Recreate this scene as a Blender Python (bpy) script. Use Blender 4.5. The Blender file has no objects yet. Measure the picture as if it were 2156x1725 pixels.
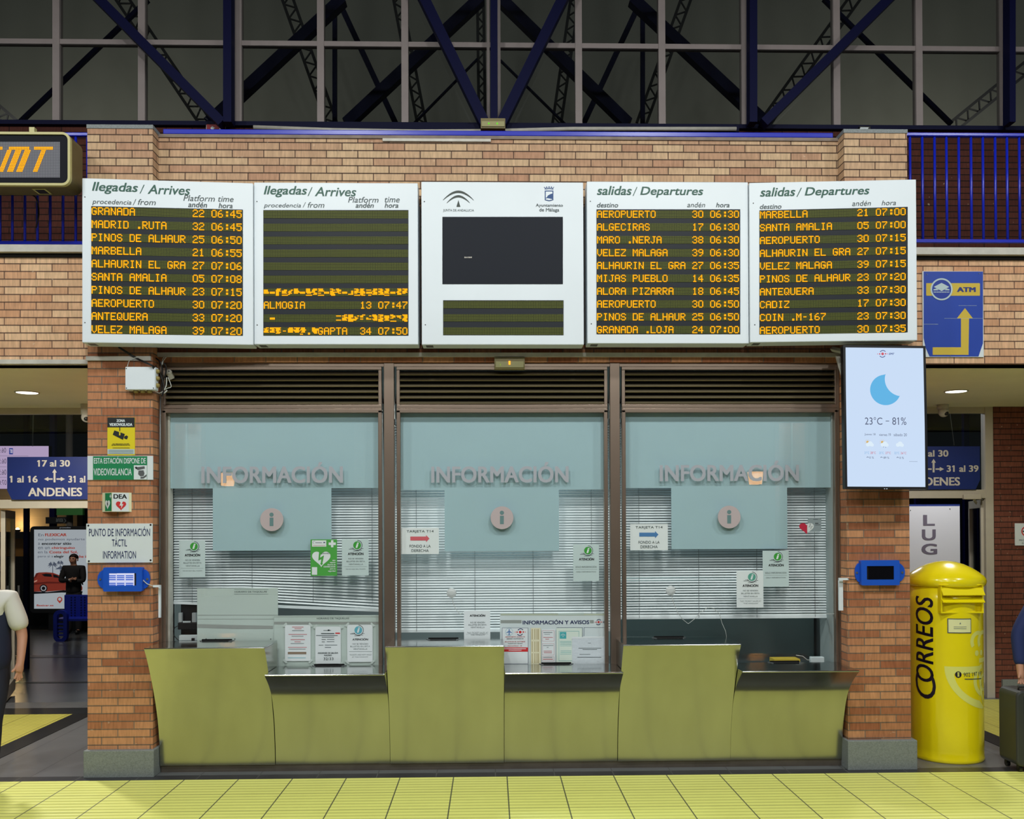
import bpy, math, random
from mathutils import Vector, Matrix

random.seed(7)
PI = math.pi
sc = bpy.context.scene
COL = sc.collection

# ------------------------------------------------------------------ camera, exposure, world, lights
F = 1950.0                      # focal length in pixels of the 2156 x 1725 frame
PPX, PPY = 1078.0, 1088.0       # where the optical axis meets the frame (rising-front lens)
YAW, PITCH, ROLL = math.radians(1.32), math.radians(0.5), math.radians(-0.22)
EYE = Vector((0, 0, 1.95))
ROT = Matrix.Rotation(-YAW, 3, 'Z') @ Matrix.Rotation(PI / 2 + PITCH, 3, 'X') @ Matrix.Rotation(ROLL, 3, 'Z')
cd = bpy.data.cameras.new('camera')
cam = bpy.data.objects.new('camera', cd)
COL.objects.link(cam)
cam.matrix_world = Matrix.Translation(EYE) @ ROT.to_4x4()
cd.sensor_fit = 'HORIZONTAL'
cd.sensor_width = 36.0
cd.lens = F / 2156 * 36
cd.shift_x = 0.0
cd.shift_y = (PPY - 862.5) / 2156
cd.clip_end = 200
sc.camera = cam

sc.view_settings.view_transform = 'Standard'
sc.view_settings.look = 'None'
sc.view_settings.gamma = 1
sc.view_settings.exposure = 0.0
sc.view_settings.use_curve_mapping = False
sc.cycles.max_bounces = 8
sc.cycles.transparent_max_bounces = 16
sc.cycles.sample_clamp_indirect = 6

wd = bpy.data.worlds.new('night_hall')
sc.world = wd
wd.use_nodes = True
bg = wd.node_tree.nodes['Background']
bg.inputs[0].default_value = (0.80, 0.95, 1.0, 1)
bg.inputs[1].default_value = 0.10


def area(name, loc, target, size, power, col=(0.97, 1.0, 0.97), shape='DISK'):
    l = bpy.data.lights.new(name, 'AREA')
    l.shape = shape
    l.size = size
    l.energy = power
    l.color = col
    o = bpy.data.objects.new(name, l)
    COL.objects.link(o)
    o.location = loc
    o.rotation_euler = (Vector(target) - Vector(loc)).to_track_quat('-Z', 'Y').to_euler()
    return o


for i, (x, y, z, p) in enumerate([(-5.4, 3.6, 6.9, 116), (-1.7, 3.4, 6.9, 116), (1.9, 3.5, 6.9, 116), (5.6, 3.6, 6.9, 116),
                                  (-3.6, -1.6, 6.9, 120), (0.2, -1.8, 6.9, 120), (4.0, -1.6, 6.9, 120)]):
    area('hall_lamp', (x, y, z), (x * 0.9, 4.9 if y > 0 else 4.6, 0.0), 0.55, p)
for x in (-8.3, 8.4):            # lamps washing the brick piers at the far side of the hall
    area('pier_lamp', (x, -9.3, 5.6), (x, -10.6, 3.8), 0.3, 70)
# recessed downlights of the two side passages (their lit discs are built with the soffits)
area('passage_lamp', (-4.45, 8.75, 3.19), (-4.45, 8.75, 0), 0.2, 70, (1, 0.97, 0.88))
area('passage_lamp', (4.55, 8.75, 3.19), (4.55, 8.75, 0), 0.2, 30, (1, 0.97, 0.88))
area('booth_fill', (0, 9.0, 3.0), (0, 9.0, 0), 0.6, 42, (0.85, 1, 1))  # added fill to lighten the booth inside, no fitting of its own
# dim fill lights added beyond the clerestory; lights over the platforms outside
area('roof_fill', (-6, 11.2, 6.2), (-5, 14, 9), 1.5, 55, (1, 0.97, 0.85))
area('roof_fill', (6.5, 11.2, 6.2), (6, 14, 9), 1.5, 55, (1, 0.97, 0.85))
area('platform_fill', (-8.2, 17.0, 4.2), (-8.4, 19.0, 0.8), 0.8, 55, (1, 0.9, 0.78))
area('platform_fill', (4.2, 13.2, 3.9), (5.6, 10.9, 1.0), 0.8, 34, (0.9, 0.95, 1))  # added fill aimed at the open door leaf to brighten it


# ------------------------------------------------------------------ helpers
def ray(px, py):
    return ROT @ Vector(((px - PPX) / F, -(py - PPY) / F, -1.0))


def W(px, py, Y):               # the point of the upright plane at depth Y that the photograph shows at a pixel
    d = ray(px, py)
    return EYE + d * ((Y - EYE.y) / d.y)


def G(px, py, z=0.0):           # same for a level plane
    d = ray(px, py)
    return EYE + d * ((z - EYE.z) / d.z)


def lin(c):
    return c / 12.92 if c <= 0.04045 else ((c + 0.055) / 1.055) ** 2.4


def rgb(r, g, b):
    return (lin(r / 255), lin(g / 255), lin(b / 255), 1)


def mat(name, col, rough=0.5, metal=0.0, spec=0.5, emit=None, es=1.0, vary=0.0, vs=8.0, bump=0.0, bs=60.0, coat=0.0, stretch=None):
    m = bpy.data.materials.new(name)
    m.use_nodes = True
    nt = m.node_tree
    b = nt.nodes['Principled BSDF']
    b.inputs['Base Color'].default_value = rgb(*col)
    b.inputs['Roughness'].default_value = rough
    b.inputs['Metallic'].default_value = metal
    b.inputs['Specular IOR Level'].default_value = spec
    if coat:
        b.inputs['Coat Weight'].default_value = coat
        b.inputs['Coat Roughness'].default_value = 0.05
    if emit:
        b.inputs['Emission Color'].default_value = rgb(*emit)
        b.inputs['Emission Strength'].default_value = es
    if vary or bump:
        tc = nt.nodes.new('ShaderNodeTexCoord')
        mp = nt.nodes.new('ShaderNodeMapping')
        if stretch:
            mp.inputs['Scale'].default_value = stretch
        nt.links.new(tc.outputs['Object'], mp.inputs['Vector'])
    if vary:
        n = nt.nodes.new('ShaderNodeTexNoise')
        n.inputs['Scale'].default_value = vs
        n.inputs['Detail'].default_value = 4
        nt.links.new(mp.outputs[0], n.inputs['Vector'])
        r = nt.nodes.new('ShaderNodeMapRange')
        r.inputs[1].default_value = 0.25
        r.inputs[2].default_value = 0.75
        r.inputs[3].default_value = 1 - vary
        r.inputs[4].default_value = 1 + vary
        nt.links.new(n.outputs['Fac'], r.inputs[0])
        v = nt.nodes.new('ShaderNodeVectorMath')
        v.operation = 'SCALE'
        v.inputs[0].default_value = rgb(*col)[:3]
        nt.links.new(r.outputs[0], v.inputs['Scale'])
        nt.links.new(v.outputs[0], b.inputs['Base Color'])
    if bump:
        n = nt.nodes.new('ShaderNodeTexNoise')
        n.inputs['Scale'].default_value = bs
        nt.links.new(mp.outputs[0], n.inputs['Vector'])
        u = nt.nodes.new('ShaderNodeBump')
        u.inputs['Strength'].default_value = bump
        u.inputs['Distance'].default_value = 0.01
        nt.links.new(n.outputs['Fac'], u.inputs['Height'])
        nt.links.new(u.outputs[0], b.inputs['Normal'])
    return m


def emis(name, col, s=1.0):
    m = bpy.data.materials.new(name)
    m.use_nodes = True
    nt = m.node_tree
    nt.nodes.remove(nt.nodes['Principled BSDF'])
    e = nt.nodes.new('ShaderNodeEmission')
    e.inputs[0].default_value = rgb(*col)
    e.inputs[1].default_value = s
    nt.links.new(e.outputs[0], nt.nodes['Material Output'].inputs[0])
    return m


def glass(name, tint, refl=0.05, rough=0.0):
    m = bpy.data.materials.new(name)
    m.use_nodes = True
    nt = m.node_tree
    nt.nodes.remove(nt.nodes['Principled BSDF'])
    t = nt.nodes.new('ShaderNodeBsdfTransparent')
    t.inputs[0].default_value = tint
    g = nt.nodes.new('ShaderNodeBsdfGlossy')
    g.inputs['Roughness'].default_value = rough
    g.inputs[0].default_value = (0.95, 1, 1, 1)
    f = nt.nodes.new('ShaderNodeFresnel')
    ge = nt.nodes.new('ShaderNodeNewGeometry')     # a thin pane mirrors alike from both of its sides
    io = nt.nodes.new('ShaderNodeMapRange')
    io.inputs[3].default_value = 1.5
    io.inputs[4].default_value = 1 / 1.5
    nt.links.new(ge.outputs['Backfacing'], io.inputs[0])
    nt.links.new(io.outputs[0], f.inputs[0])
    k = nt.nodes.new('ShaderNodeMath')
    k.operation = 'ADD'
    k.inputs[1].default_value = refl
    nt.links.new(f.outputs[0], k.inputs[0])
    x = nt.nodes.new('ShaderNodeMixShader')
    nt.links.new(k.outputs[0], x.inputs[0])
    nt.links.new(t.outputs[0], x.inputs[1])
    nt.links.new(g.outputs[0], x.inputs[2])
    nt.links.new(x.outputs[0], nt.nodes['Material Output'].inputs[0])
    return m


def brick(name, c1, c2, mortar, row=0.0612, bw=0.25, ph=0.0, pv=0.0, rough=0.8, streak=0.22, joint=0.42):
    m = bpy.data.materials.new(name)
    m.use_nodes = True
    nt = m.node_tree
    N, L = nt.nodes, nt.links
    b = N['Principled BSDF']
    b.inputs['Roughness'].default_value = rough
    b.inputs['Specular IOR Level'].default_value = 0.25
    geo = N.new('ShaderNodeNewGeometry')
    sp = N.new('ShaderNodeSeparateXYZ')
    L.new(geo.outputs['Position'], sp.inputs[0])
    ad = N.new('ShaderNodeMath')
    L.new(sp.outputs[0], ad.inputs[0])
    L.new(sp.outputs[1], ad.inputs[1])
    a2 = N.new('ShaderNodeMath')
    L.new(ad.outputs[0], a2.inputs[0])
    a2.inputs[1].default_value = 10 * bw + ph
    a3 = N.new('ShaderNodeMath')
    L.new(sp.outputs[2], a3.inputs[0])
    a3.inputs[1].default_value = pv
    cb = N.new('ShaderNodeCombineXYZ')
    L.new(a2.outputs[0], cb.inputs[0])
    L.new(a3.outputs[0], cb.inputs[1])
    bt = N.new('ShaderNodeTexBrick')
    bt.offset = 0.5
    bt.inputs['Color1'].default_value = rgb(*c1)
    bt.inputs['Color2'].default_value = rgb(*c2)
    bt.inputs['Mortar'].default_value = rgb(*mortar)
    bt.inputs['Scale'].default_value = 1
    bt.inputs['Mortar Size'].default_value = 0.0042
    bt.inputs['Mortar Smooth'].default_value = 0.25
    bt.inputs['Bias'].default_value = -0.1
    bt.inputs['Brick Width'].default_value = bw
    bt.inputs['Row Height'].default_value = row
    L.new(cb.outputs[0], bt.inputs['Vector'])
    mp = N.new('ShaderNodeMapping')
    mp.inputs['Scale'].default_value = (60, 60, 9)
    L.new(geo.outputs['Position'], mp.inputs['Vector'])
    n = N.new('ShaderNodeTexNoise')
    n.inputs['Scale'].default_value = 1
    n.inputs['Detail'].default_value = 3
    L.new(mp.outputs[0], n.inputs['Vector'])
    r = N.new('ShaderNodeMapRange')
    r.inputs[1].default_value = 0.25
    r.inputs[2].default_value = 0.75
    r.inputs[3].default_value = 1 - streak
    r.inputs[4].default_value = 1 + streak
    L.new(n.outputs['Fac'], r.inputs[0])
    v = N.new('ShaderNodeVectorMath')
    v.operation = 'SCALE'
    # deep raked bed joints: the bottom edge of every course reads as a dark line
    rw = N.new('ShaderNodeMath')
    rw.operation = 'DIVIDE'
    L.new(a3.outputs[0], rw.inputs[0])
    rw.inputs[1].default_value = row
    rf = N.new('ShaderNodeMath')
    rf.operation = 'FRACT'
    L.new(rw.outputs[0], rf.inputs[0])
    rr = N.new('ShaderNodeMapRange')
    rr.interpolation_type = 'SMOOTHSTEP'
    rr.inputs[1].default_value = 0.86
    rr.inputs[2].default_value = 0.97
    rr.inputs[3].default_value = 1.0
    rr.inputs[4].default_value = joint
    L.new(rf.outputs[0], rr.inputs[0])
    jv = N.new('ShaderNodeVectorMath')
    jv.operation = 'SCALE'
    L.new(bt.outputs['Color'], jv.inputs[0])
    L.new(rr.outputs[0], jv.inputs['Scale'])
    L.new(jv.outputs[0], v.inputs[0])
    L.new(r.outputs[0], v.inputs['Scale'])
    n2 = N.new('ShaderNodeTexNoise')          # pale lime flecks
    n2.inputs['Scale'].default_value = 26
    L.new(geo.outputs['Position'], n2.inputs['Vector'])
    r2 = N.new('ShaderNodeMapRange')
    r2.inputs[1].default_value = 0.70
    r2.inputs[2].default_value = 0.78
    r2.inputs[4].default_value = 0.35
    L.new(n2.outputs['Fac'], r2.inputs[0])
    mx = N.new('ShaderNodeMix')
    mx.data_type = 'RGBA'
    mx.inputs[7].default_value = rgb(225, 205, 180)
    L.new(r2.outputs[0], mx.inputs[0])
    L.new(v.outputs[0], mx.inputs[6])
    L.new(mx.outputs[2], b.inputs['Base Color'])
    iv = N.new('ShaderNodeMath')
    iv.operation = 'SUBTRACT'
    iv.inputs[0].default_value = 1
    L.new(bt.outputs['Fac'], iv.inputs[1])
    bu = N.new('ShaderNodeBump')
    bu.inputs['Strength'].default_value = 0.9
    bu.inputs['Distance'].default_value = 0.012
    L.new(iv.outputs[0], bu.inputs['Height'])
    L.new(bu.outputs[0], b.inputs['Normal'])
    return m


def tiles(name, col, joint, px, py, ox, oy, jw=0.006, rib=0.0, rough=0.45, vary=0.08, dots=False):
    """floor tiles on a px by py grid of metres; rib > 0 presses ribs of that period (or studs) into them"""
    m = bpy.data.materials.new(name)
    m.use_nodes = True
    nt = m.node_tree
    N, L = nt.nodes, nt.links
    b = N['Principled BSDF']
    b.inputs['Roughness'].default_value = rough
    geo = N.new('ShaderNodeNewGeometry')
    sp = N.new('ShaderNodeSeparateXYZ')
    L.new(geo.outputs['Position'], sp.inputs[0])

    def mth(op, a, c=None):
        q = N.new('ShaderNodeMath')
        q.operation = op
        for i, z in enumerate((a, c)):
            if z is None:
                continue
            if isinstance(z, (int, float)):
                q.inputs[i].default_value = z
            else:
                L.new(z, q.inputs[i])
        return q.outputs[0]

    def near(o, period, off, width):
        t = mth('ADD', mth('DIVIDE', mth('SUBTRACT', o, off), period), 100.5)
        return mth('LESS_THAN', mth('ABSOLUTE', mth('SUBTRACT', mth('FRACT', t), 0.5)), width / period / 2)

    j = mth('MAXIMUM', near(sp.outputs[0], px, ox, jw), mth('MULTIPLY', near(sp.outputs[1], py, oy, jw * 0.6), 0.55))
    n = N.new('ShaderNodeTexNoise')
    n.inputs['Scale'].default_value = 5
    n.inputs['Detail'].default_value = 6
    L.new(geo.outputs['Position'], n.inputs['Vector'])
    s = mth('ADD', mth('MULTIPLY', n.outputs['Fac'], 2 * vary), 1 - vary)
    h = None
    if rib:
        wy = mth('SINE', mth('MULTIPLY', sp.outputs[1], 2 * PI / rib))
        h = wy
        if dots:
            h = mth('MINIMUM', wy, mth('SINE', mth('MULTIPLY', sp.outputs[0], 2 * PI / rib)))
        s = mth('MULTIPLY', s, mth('ADD', mth('MULTIPLY', h, 0.07), 0.95))
    v = N.new('ShaderNodeVectorMath')
    v.operation = 'SCALE'
    v.inputs[0].default_value = rgb(*col)[:3]
    L.new(s, v.inputs['Scale'])
    mx = N.new('ShaderNodeMix')
    mx.data_type = 'RGBA'
    mx.inputs[7].default_value = rgb(*joint)
    L.new(j, mx.inputs[0])
    L.new(v.outputs[0], mx.inputs[6])
    L.new(mx.outputs[2], b.inputs['Base Color'])
    if h is not None:
        bu = N.new('ShaderNodeBump')
        bu.inputs['Strength'].default_value = 0.5
        bu.inputs['Distance'].default_value = 0.004
        L.new(h, bu.inputs['Height'])
        L.new(bu.outputs[0], b.inputs['Normal'])
    return m


def grid_mat(name, base, dot, px, pz, fill=0.5, rough=0.55):
    """unlit LED dots: a fine grid of dots on a dark face"""
    m = bpy.data.materials.new(name)
    m.use_nodes = True
    nt = m.node_tree
    N, L = nt.nodes, nt.links
    b = N['Principled BSDF']
    b.inputs['Roughness'].default_value = rough
    b.inputs['Specular IOR Level'].default_value = 0.2
    tc = N.new('ShaderNodeTexCoord')
    sp = N.new('ShaderNodeSeparateXYZ')
    L.new(tc.outputs['Object'], sp.inputs[0])
    outs = []
    for i, p in ((0, px), (2, pz)):
        a = N.new('ShaderNodeMath')
        a.operation = 'DIVIDE'
        L.new(sp.outputs[i], a.inputs[0])
        a.inputs[1].default_value = p
        f = N.new('ShaderNodeMath')
        f.operation = 'FRACT'
        L.new(a.outputs[0], f.inputs[0])
        s = N.new('ShaderNodeMath')
        s.operation = 'SUBTRACT'
        L.new(f.outputs[0], s.inputs[0])
        s.inputs[1].default_value = 0.5
        ab = N.new('ShaderNodeMath')
        ab.operation = 'ABSOLUTE'
        L.new(s.outputs[0], ab.inputs[0])
        lt = N.new('ShaderNodeMath')
        lt.operation = 'LESS_THAN'
        L.new(ab.outputs[0], lt.inputs[0])
        lt.inputs[1].default_value = fill / 2
        outs.append(lt.outputs[0])
    mu = N.new('ShaderNodeMath')
    mu.operation = 'MULTIPLY'
    L.new(outs[0], mu.inputs[0])
    L.new(outs[1], mu.inputs[1])
    mx = N.new('ShaderNodeMix')
    mx.data_type = 'RGBA'
    mx.inputs[6].default_value = rgb(*base)
    mx.inputs[7].default_value = rgb(*dot)
    L.new(mu.outputs[0], mx.inputs[0])
    L.new(mx.outputs[2], b.inputs['Base Color'])
    return m


ORG = {}


class MB:
    """collects shapes and links them as ONE mesh object"""

    def __init__(s):
        s.v, s.f = [], []

    def add(s, vs, fs):
        n = len(s.v)
        s.v += [tuple(v) for v in vs]
        s.f += [tuple(i + n for i in f) for f in fs]
        return s

    def box(s, a, b):
        x0, x1 = sorted((a[0], b[0]))
        y0, y1 = sorted((a[1], b[1]))
        z0, z1 = sorted((a[2], b[2]))
        return s.add([(x0, y0, z0), (x1, y0, z0), (x1, y1, z0), (x0, y1, z0), (x0, y0, z1), (x1, y0, z1), (x1, y1, z1), (x0, y1, z1)],
                     [(0, 3, 2, 1), (4, 5, 6, 7), (0, 1, 5, 4), (1, 2, 6, 5), (2, 3, 7, 6), (3, 0, 4, 7)])

    def bar(s, p0, p1, w, d, up=(0, -1, 0)):
        """a beam of section w (across) by d (along 'up') between two points"""
        p0, p1 = Vector(p0), Vector(p1)
        t = (p1 - p0).normalized()
        u = Vector(up)
        u = (u - t * u.dot(t)).normalized()
        q = t.cross(u)
        vs = []
        for p in (p0, p1):
            for a, b in ((-1, -1), (1, -1), (1, 1), (-1, 1)):
                vs.append(p + q * (a * w / 2) + u * (b * d / 2))
        return s.add(vs, [(0, 1, 2, 3), (7, 6, 5, 4), (0, 4, 5, 1), (1, 5, 6, 2), (2, 6, 7, 3), (3, 7, 4, 0)])

    def flat(s, pts):
        return s.add(pts, [tuple(range(len(pts)))])

    def prism(s, pts, y0, y1):
        n = len(pts)
        vs = [(x, y0, z) for x, z in pts] + [(x, y1, z) for x, z in pts]
        return s.add(vs, [tuple(range(n)), tuple(range(2 * n - 1, n - 1, -1))] + [(i, i + n, (i + 1) % n + n, (i + 1) % n) for i in range(n)])

    def sweep(s, pts, x0, x1):
        """a y,z outline swept along x"""
        n = len(pts)
        vs = [(x0, y, z) for y, z in pts] + [(x1, y, z) for y, z in pts]
        return s.add(vs, [tuple(range(n - 1, -1, -1)), tuple(range(n, 2 * n))] + [(i, (i + 1) % n, (i + 1) % n + n, i + n) for i in range(n)])

    def cyl(s, p0, p1, r0, r1=None, n=20):
        r1 = r0 if r1 is None else r1
        p0, p1 = Vector(p0), Vector(p1)
        t = (p1 - p0).normalized()
        u = t.orthogonal().normalized()
        w = t.cross(u)
        vs = []
        for p, r in ((p0, r0), (p1, r1)):
            for i in range(n):
                a = 2 * PI * i / n
                vs.append(p + u * (r * math.cos(a)) + w * (r * math.sin(a)))
        return s.add(vs, [tuple(range(n - 1, -1, -1)), tuple(range(n, 2 * n))] + [(i, (i + 1) % n, (i + 1) % n + n, i + n) for i in range(n)])

    def tube(s, pts, r, n=6):
        pts = [Vector(p) for p in pts]
        vs, fs = [], []
        u = None
        for i, p in enumerate(pts):
            t = (pts[min(i + 1, len(pts) - 1)] - pts[max(i - 1, 0)]).normalized()
            u = t.orthogonal().normalized() if u is None else (u - t * u.dot(t)).normalized()
            w = t.cross(u)
            for k in range(n):
                a = 2 * PI * k / n
                vs.append(p + u * (r * math.cos(a)) + w * (r * math.sin(a)))
        for i in range(len(pts) - 1):
            for k in range(n):
                fs.append((i * n + k, i * n + (k + 1) % n, (i + 1) * n + (k + 1) % n, (i + 1) * n + k))
        fs += [tuple(range(n - 1, -1, -1)), tuple(range((len(pts) - 1) * n, len(pts) * n))]
        return s.add(vs, fs)

    def lathe(s, prof, c, n=32):
        vs, fs = [], []
        for r, z in prof:
            for k in range(n):
                a = 2 * PI * k / n
                vs.append((c[0] + r * math.cos(a), c[1] + r * math.sin(a), c[2] + z))
        for i in range(len(prof) - 1):
            for k in range(n):
                fs.append((i * n + k, i * n + (k + 1) % n, (i + 1) * n + (k + 1) % n, (i + 1) * n + k))
        fs += [tuple(range(n - 1, -1, -1)), tuple(range((len(prof) - 1) * n, len(prof) * n))]
        return s.add(vs, fs)

    def ball(s, c, r, nu=16, nv=10):
        r = (r, r, r) if isinstance(r, (int, float)) else r
        prof = []
        vs, fs = [], []
        for j in range(nv + 1):
            b = PI * j / nv - PI / 2
            for i in range(nu):
                a = 2 * PI * i / nu
                vs.append((c[0] + r[0] * math.cos(b) * math.cos(a), c[1] + r[1] * math.cos(b) * math.sin(a), c[2] + r[2] * math.sin(b)))
        for j in range(nv):
            for i in range(nu):
                fs.append((j * nu + i, j * nu + (i + 1) % nu, (j + 1) * nu + (i + 1) % nu, (j + 1) * nu + i))
        return s.add(vs, fs)

    def build(s, name, m, parent=None, smooth=False, bevel=0.0, tag=None):
        if parent is not None:
            org = ORG[parent.name]
        else:
            xs, ys, zs = zip(*s.v)
            org = Vector(((min(xs) + max(xs)) / 2, (min(ys) + max(ys)) / 2, min(zs)))
        me = bpy.data.meshes.new(name)
        me.from_pydata([(v[0] - org.x, v[1] - org.y, v[2] - org.z) for v in s.v], [], s.f)
        me.materials.append(m)
        if smooth:
            me.shade_smooth()
        me.update()
        o = bpy.data.objects.new(name, me)
        COL.objects.link(o)
        if parent is not None:
            o.parent = parent
        else:
            o.location = org
        ORG[o.name] = org
        if bevel:
            b = o.modifiers.new('bevel', 'BEVEL')
            b.width = bevel
            b.segments = 2
            b.limit_method = 'ANGLE'
            b.angle_limit = math.radians(50)
        if tag:
            settag(o, *tag)
        return o


def settag(o, label, cat, group=None):
    o['label'] = label
    o['category'] = cat
    if group:
        o['group'] = group
    return o


def thing(name, label, cat, loc, group=None):
    o = bpy.data.objects.new(name, None)
    COL.objects.link(o)
    o.location = loc
    o.empty_display_size = 0.1
    ORG[o.name] = Vector(loc)
    return settag(o, label, cat, group)


def struct(name, mb, m, parent=None, **k):
    o = mb.build(name, m, parent, **k)
    if parent is None:
        o['kind'] = 'structure'
    return o


def struct_empty(name, loc):
    o = bpy.data.objects.new(name, None)
    COL.objects.link(o)
    o.location = loc
    o.empty_display_size = 0.1
    o['kind'] = 'structure'
    ORG[o.name] = Vector(loc)
    return o


FONT = {}


def ink(s, shear, space):
    c = bpy.data.curves.new('word', 'FONT')
    c.body, c.shear, c.space_character = s, shear, space
    o = bpy.data.objects.new('word', c)
    m = bpy.data.meshes.new_from_object(o)
    r = max(v.co.x for v in m.vertices)
    t = max(v.co.y for v in m.vertices if v.co.x > r - 0.08)
    w = r - min(v.co.x for v in m.vertices)
    bpy.data.objects.remove(o)
    bpy.data.curves.remove(c)
    bpy.data.meshes.remove(m)
    return r, t, w


def glyphs(s, bold=0.0, shear=0.0, space=1.0):
    """outline of a word as flat faces in its own em square: (verts, faces, ink box)"""
    key = (s, bold, shear, space)
    if key not in FONT:
        c = bpy.data.curves.new('word', 'FONT')
        c.body = s
        c.shear = shear
        c.space_character = space
        c.resolution_u = 4
        o = bpy.data.objects.new('word', c)
        m = bpy.data.meshes.new_from_object(o)
        vs = [(v.co.x, v.co.y) for v in m.vertices]
        fs = [tuple(p.vertices) for p in m.polygons]
        for i, ch in enumerate(s):               # the built-in figure 1 is a bare stem: give it its flag
            if ch == '1':
                right, top, _ = ink(s[:i + 1], shear, space)
                xl = right - ink('1', 0, 1)[2]
                k = len(vs)
                vs += [(xl, top), (xl - 0.10, top - 0.10), (xl - 0.10, top - 0.185), (xl, top - 0.10)]
                fs.append((k, k + 1, k + 2, k + 3))
        bpy.data.objects.remove(o)
        bpy.data.curves.remove(c)
        bpy.data.meshes.remove(m)
        if bold > 0:                             # heavier strokes: the same word again, nudged every way
            n0, f0 = len(vs), list(fs)
            base = list(vs)
            for q, (dx, dy) in enumerate(((1, .5), (-1, .5), (1, -.5), (-1, -.5))):
                vs += [(u + dx * bold, v + dy * bold) for u, v in base]
                fs += [tuple(i + n0 * (q + 1) for i in f) for f in f0]
        xs, ys = zip(*vs)
        FONT[key] = (vs, fs, (min(xs), min(ys), max(xs), max(ys)))
    return FONT[key]


def put_text(mb, s, x0, y0, x1, y1, Y, bold=0.0, shear=0.0, space=1.0, mirror=False):
    """a word whose ink fills the given pixel box, standing on the plane at depth Y"""
    vs, fs, (a, b, c, d) = glyphs(s, bold, shear, space)
    p, q = W(x0, y1, Y), W(x1, y0, Y)
    out = []
    for u, v in vs:
        fu = (u - a) / max(c - a, 1e-6)
        if mirror:
            fu = 1 - fu
        out.append((p.x + fu * (q.x - p.x), Y - 0.00012 * (len(out) * 5 // max(len(vs), 1)), p.z + (v - b) / max(d - b, 1e-6) * (q.z - p.z)))
    return mb.add(out, fs)


def disc_pts(cx, cy, r, n=28, a0=0.0, a1=2 * PI, ry=None):
    ry = r if ry is None else ry
    k = n if abs(a1 - a0 - 2 * PI) < 1e-6 else n + 1
    return [(cx + r * math.cos(a0 + (a1 - a0) * i / n), cy - ry * math.sin(a0 + (a1 - a0) * i / n)) for i in range(k)]


class Plane2:
    """drawing in photograph pixels on an upright plane at depth Y"""

    def __init__(s, root, Y):
        s.root, s.Y, s.k = root, Y, 0

    def P(s, x, y, lift):
        w = W(x, y, s.Y)
        return (w.x, s.Y - lift, w.z)

    def polys(s, name, m, polys, lift=0.0015):
        mb = MB()
        for pts in polys:
            mb.flat([s.P(x, y, lift) for x, y in pts])
        return mb.build(name, m, s.root)

    def rect(s, name, m, *rs, lift=0.0015):
        return s.polys(name, m, [[(a, d), (c, d), (c, b), (a, b)] for a, b, c, d in rs], lift)

    def text(s, name, m, items, lift=0.002):
        mb = MB()
        for it in items:
            t, x0, y0, x1, y1 = it[:5]
            k = it[5] if len(it) > 5 else {}
            p = MB()
            put_text(p, t, x0, y0, x1, y1, s.Y, **k)
            mb.add([(v[0], v[1] - lift, v[2]) for v in p.v], p.f)
        return mb.build(name, m, s.root)

    def ring(s, name, m, rings, lift=0.0015, n=32):
        """rings or arcs: (cx, cy, r_in, r_out, a0, a1) in degrees, anticlockwise from the right"""
        mb = MB()
        for cx, cy, ri, ro, a0, a1 in rings:
            vs, fs = [], []
            for i in range(n + 1):
                a = math.radians(a0 + (a1 - a0) * i / n)
                for r in (ri, ro):
                    vs.append(s.P(cx + r * math.cos(a), cy - r * math.sin(a), lift))
            for i in range(n):
                fs.append((2 * i, 2 * i + 1, 2 * i + 3, 2 * i + 2))
            mb.add(vs, fs)
        return mb.build(name, m, s.root)

    def disc(s, name, m, cx, cy, r, lift=0.0015, ry=None):
        return s.polys(name, m, [disc_pts(cx, cy, r, ry=ry)], lift)

    def screws(s, m, pts, r=1.6):
        for x, y in pts:
            c = s.P(x, y, 0)
            q = r * s.Y / F
            MB().cyl((c[0], s.Y + 0.001, c[2]), (c[0], s.Y - 0.004, c[2]), q, q * 0.7, 12).build('screw', m, s.root)


class Sign(Plane2):
    def __init__(s, name, label, cat, x0, y0, x1, y1, Y, th, m, group=None, part='panel', bev=0.001):
        a, b = W(x0, y1, Y), W(x1, y0, Y)
        root = thing(name, label, cat, ((a.x + b.x) / 2, Y + th, a.z), group)
        super().__init__(root, Y)
        MB().box((a.x, Y, a.z), (b.x, Y + th, b.z)).build(part, m, root, bevel=bev)


def rbox(mb, x0, x1, y0, y1, z0, z1, r, n=5):
    """a box with rounded corners as seen from the front"""
    pts = []
    for cx, cz, a in ((x1 - r, z0 + r, -90), (x1 - r, z1 - r, 0), (x0 + r, z1 - r, 90), (x0 + r, z0 + r, 180)):
        for i in range(n + 1):
            t = math.radians(a + 90 * i / n)
            pts.append((cx + r * math.cos(t), cz + r * math.sin(t)))
    return mb.prism(pts, y0, y1)


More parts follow.
